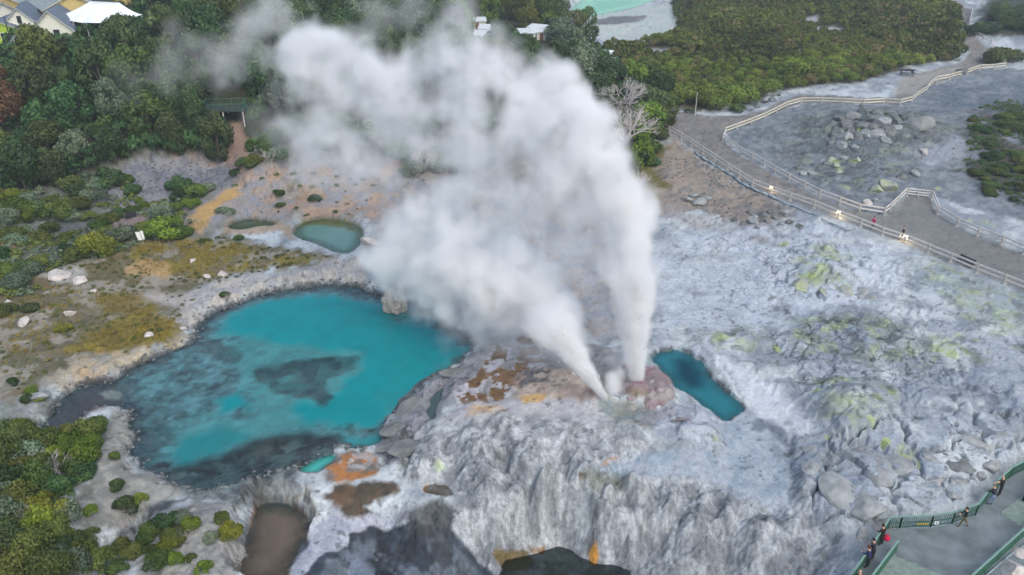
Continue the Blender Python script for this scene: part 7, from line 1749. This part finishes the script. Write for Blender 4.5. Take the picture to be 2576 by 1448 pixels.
    for f_, mi in zip(extra.f, extra.m): fc = bm.faces.new([vs2[i] for i in f_]); fc.material_index = 10 + mi
    bm.to_mesh(body); bm.free()
    segs = [(J[a], J[b], a, b) for a, b in E_]
    for pgn in body.polygons:
        if pgn.material_index >= 10: pgn.material_index = 1 if pgn.material_index == 11 else 4; continue
        c = pgn.center; best, bn = 9, None
        for a, b, na__, nb__ in segs:
            d = b - a; t = max(0, min(1, (c - a).dot(d) / d.length_squared)); dd = (c - a - d * t).length
            if dd < best: best, bn = dd, (na__, nb__, t)
        a, b, t = bn
        if b in ('head', 'crown') or (b == 'neck' and t > .75) or b.startswith('pa') or (b.startswith('wr') and (t > .85 or pose.get('bare'))) or (b.startswith('el') and pose.get('bare') and t > .6): mi = 1
        elif b.startswith('to'): mi = 3
        elif b.startswith(('hi', 'kn', 'an')): mi = 2
        else: mi = 0
        if b == 'belly' and t < .25 and a == 'pelvis': mi = 2 if c.z < J['pelvis'].z + .02 else 0
        pgn.material_index = mi
    for m_ in (cloth('jacket', top), M_SKIN, cloth('trousers', legs), cloth('shoes', shoes), M_BLK): body.materials.append(m_)
    body.polygons.foreach_set('use_smooth', [True] * len(body.polygons))
    o = link('person', body, None, loc, heading); tag(o, label, 'person')
    if hair is not None:
        bm = bmesh.new(); bmesh.ops.create_icosphere(bm, subdivisions=2, radius=1.0)
        c = (J['head'] + J['crown']) / 2 + Vector((0, -.015, .015))
        for v in bm.verts:
            q = v.co.copy(); lowz = -.25 if hair_style == 'short' else -1.2
            if q.y > .25 and q.z < .35: q.y = .25
            if q.z < lowz: q.z = lowz
            v.co = c + Vector((q.x * .108, q.y * .125, q.z * .125)) * k
        hm = bpy.data.meshes.new('hair'); bm.to_mesh(hm); bm.free(); hm.materials.append(cloth('hair', hair)); link('hair', hm, o)
    return o, J
WALK_A = dict(thl=(0, .45, -1), snl=(0, .05, -1), thr=(0, -.35, -1), snr=(0, -.65, -1), ual=(-.1, -.35, -1), fal=(-.03, .05, -1), uar=(.1, .35, -1), far=(.03, .6, -1), lean=(0, .04, 0))
STAND = dict(thl=(-.08, 0, -1), snl=(0, 0, -1), thr=(.08, .03, -1), snr=(0, -.04, -1))
RAILP = dict(STAND, ual=(-.15, .3, -1), fal=(.25, 1, -.1), uar=(.15, .3, -1), far=(-.25, 1, -.1), lean=(0, .14, 0))
person('person in a bright pink jacket walking along the fenced footpath', G(2194, 577), R(100), S(196,30,100), S(60,54,44), S(40,28,24), WALK_A, h=1.62, hair_style='long')
pb2, _ = person('person in black carrying a white bag on the footpath', G(2268, 604), R(75), S(34,34,40), S(26,26,30), S(70,44,34), dict(WALK_A, uar=(.1, .1, -1), far=(.02, .1, -1)), h=1.72)
mb = MB(); mb.hexa([(-.16, -.08, 0), (.16, -.08, 0), (.16, .08, 0), (-.16, .08, 0), (-.12, -.04, .34), (.12, -.04, .34), (.12, .04, .34), (-.12, .04, .34)]); mb.bar((-.08, 0, .34), (0, 0, .5), .02); mb.bar((.08, 0, .34), (0, 0, .5), .02)
tag(mb.build('shopping_bag', M_WHITE, None, G(2268, 604) + Vector((-.1, .3, .28)), .3), 'white carrier bag held by the person in black', 'bag')
person('bald man in a black t-shirt stretching an arm over the railing', wz(2512, 1249, DECK_Z), R(35), S(24,24,28), S(30,30,36), None, dict(STAND, bare=1, ual=(-1, .4, -.25), fal=(-1, .3, .0), uar=(.35, .1, -1), far=(-.2, .5, -.7), lean=(0, .08, 0)), h=1.8)
person('grey-haired person in a dark jacket and pale jeans at the railing', wz(2492, 1272, DECK_Z), R(20), S(40,46,56), S(124,140,168), S(120,110,100), dict(RAILP, thl=(-.05, .25, -1), snl=(0, -.1, -1)), h=1.74)
person('person in a black jacket and khaki trousers striding beside the railing', wz(2420, 1326, DECK_Z), R(70), S(30,32,34), S(104,98,66), S(60,44,34), dict(WALK_A, ual=(-.1, .3, -1), fal=(0, 1, .2)), h=1.74, shoes=S(96,50,40))
pr_, _ = person('person in black beside the railing corner with a red bag', wz(2215, 1372, DECK_Z), R(30), S(34,26,26), S(28,26,30), S(46,32,26), dict(RAILP, uar=(.25, -.1, -1), far=(.1, .1, -1)), h=1.66, hair_style='long')
mb = MB(); n_ = 10
for r0_, r1_, z0_, z1_ in ((.05, .2, 0, .1), (.2, .22, .1, .25), (.22, .12, .25, .42)):
    mb.tube((0, 0, z0_), (0, 0, z1_), r0_, r1_, n_)
mb.bar((-.1, 0, .42), (0, 0, .62), .02); mb.bar((.1, 0, .42), (0, 0, .62), .02)
tag(mb.build('shoulder_bag', cloth('red_bag', S(196,28,66)), None, wz(2215, 1372, DECK_Z) + Vector((.24, -.08, .5))), 'bright red bag hanging at the hip of the person at the corner', 'bag')
person('person in a dark cap looking over the railing behind the navy jacket', wz(2192, 1410, DECK_Z), R(35), S(44,46,52), S(30,32,38), S(24,26,32), RAILP, h=1.72)
person('person in a navy jacket standing on the plank ramp by the railing', wz(2180, 1429, DECK_Z), R(30), S(34,40,84), S(26,28,40), S(92,48,36), dict(RAILP, ual=(-.2, .4, -1)), h=1.68, hair_style='long')
person('person at the bottom edge of whom only the head shows', wz(2152, 1486, DECK_Z), R(20), S(60,58,60), S(40,40,46), None, STAND, h=1.72)

# ------------------------------------------------------------------ the moist air over the valley
mh, nt, out = new_mat('valley_haze')
ph = node(nt, 'ShaderNodeVolumePrincipled'); ph.inputs['Color'].default_value = (.86, .93, .97, 1); ph.inputs['Density'].default_value = .00045; ph.inputs['Anisotropy'].default_value = .2
nt.links.new(ph.outputs[0], out.inputs['Volume'])
mb = MB(); mb.box(-7600, 7600, -30, 5400, float(GZ.min()) - 3, 46.0)
hz = mb.build('haze', mh); hz['kind'] = 'stuff'; hz['label'] = 'thin moist haze hanging over the valley'
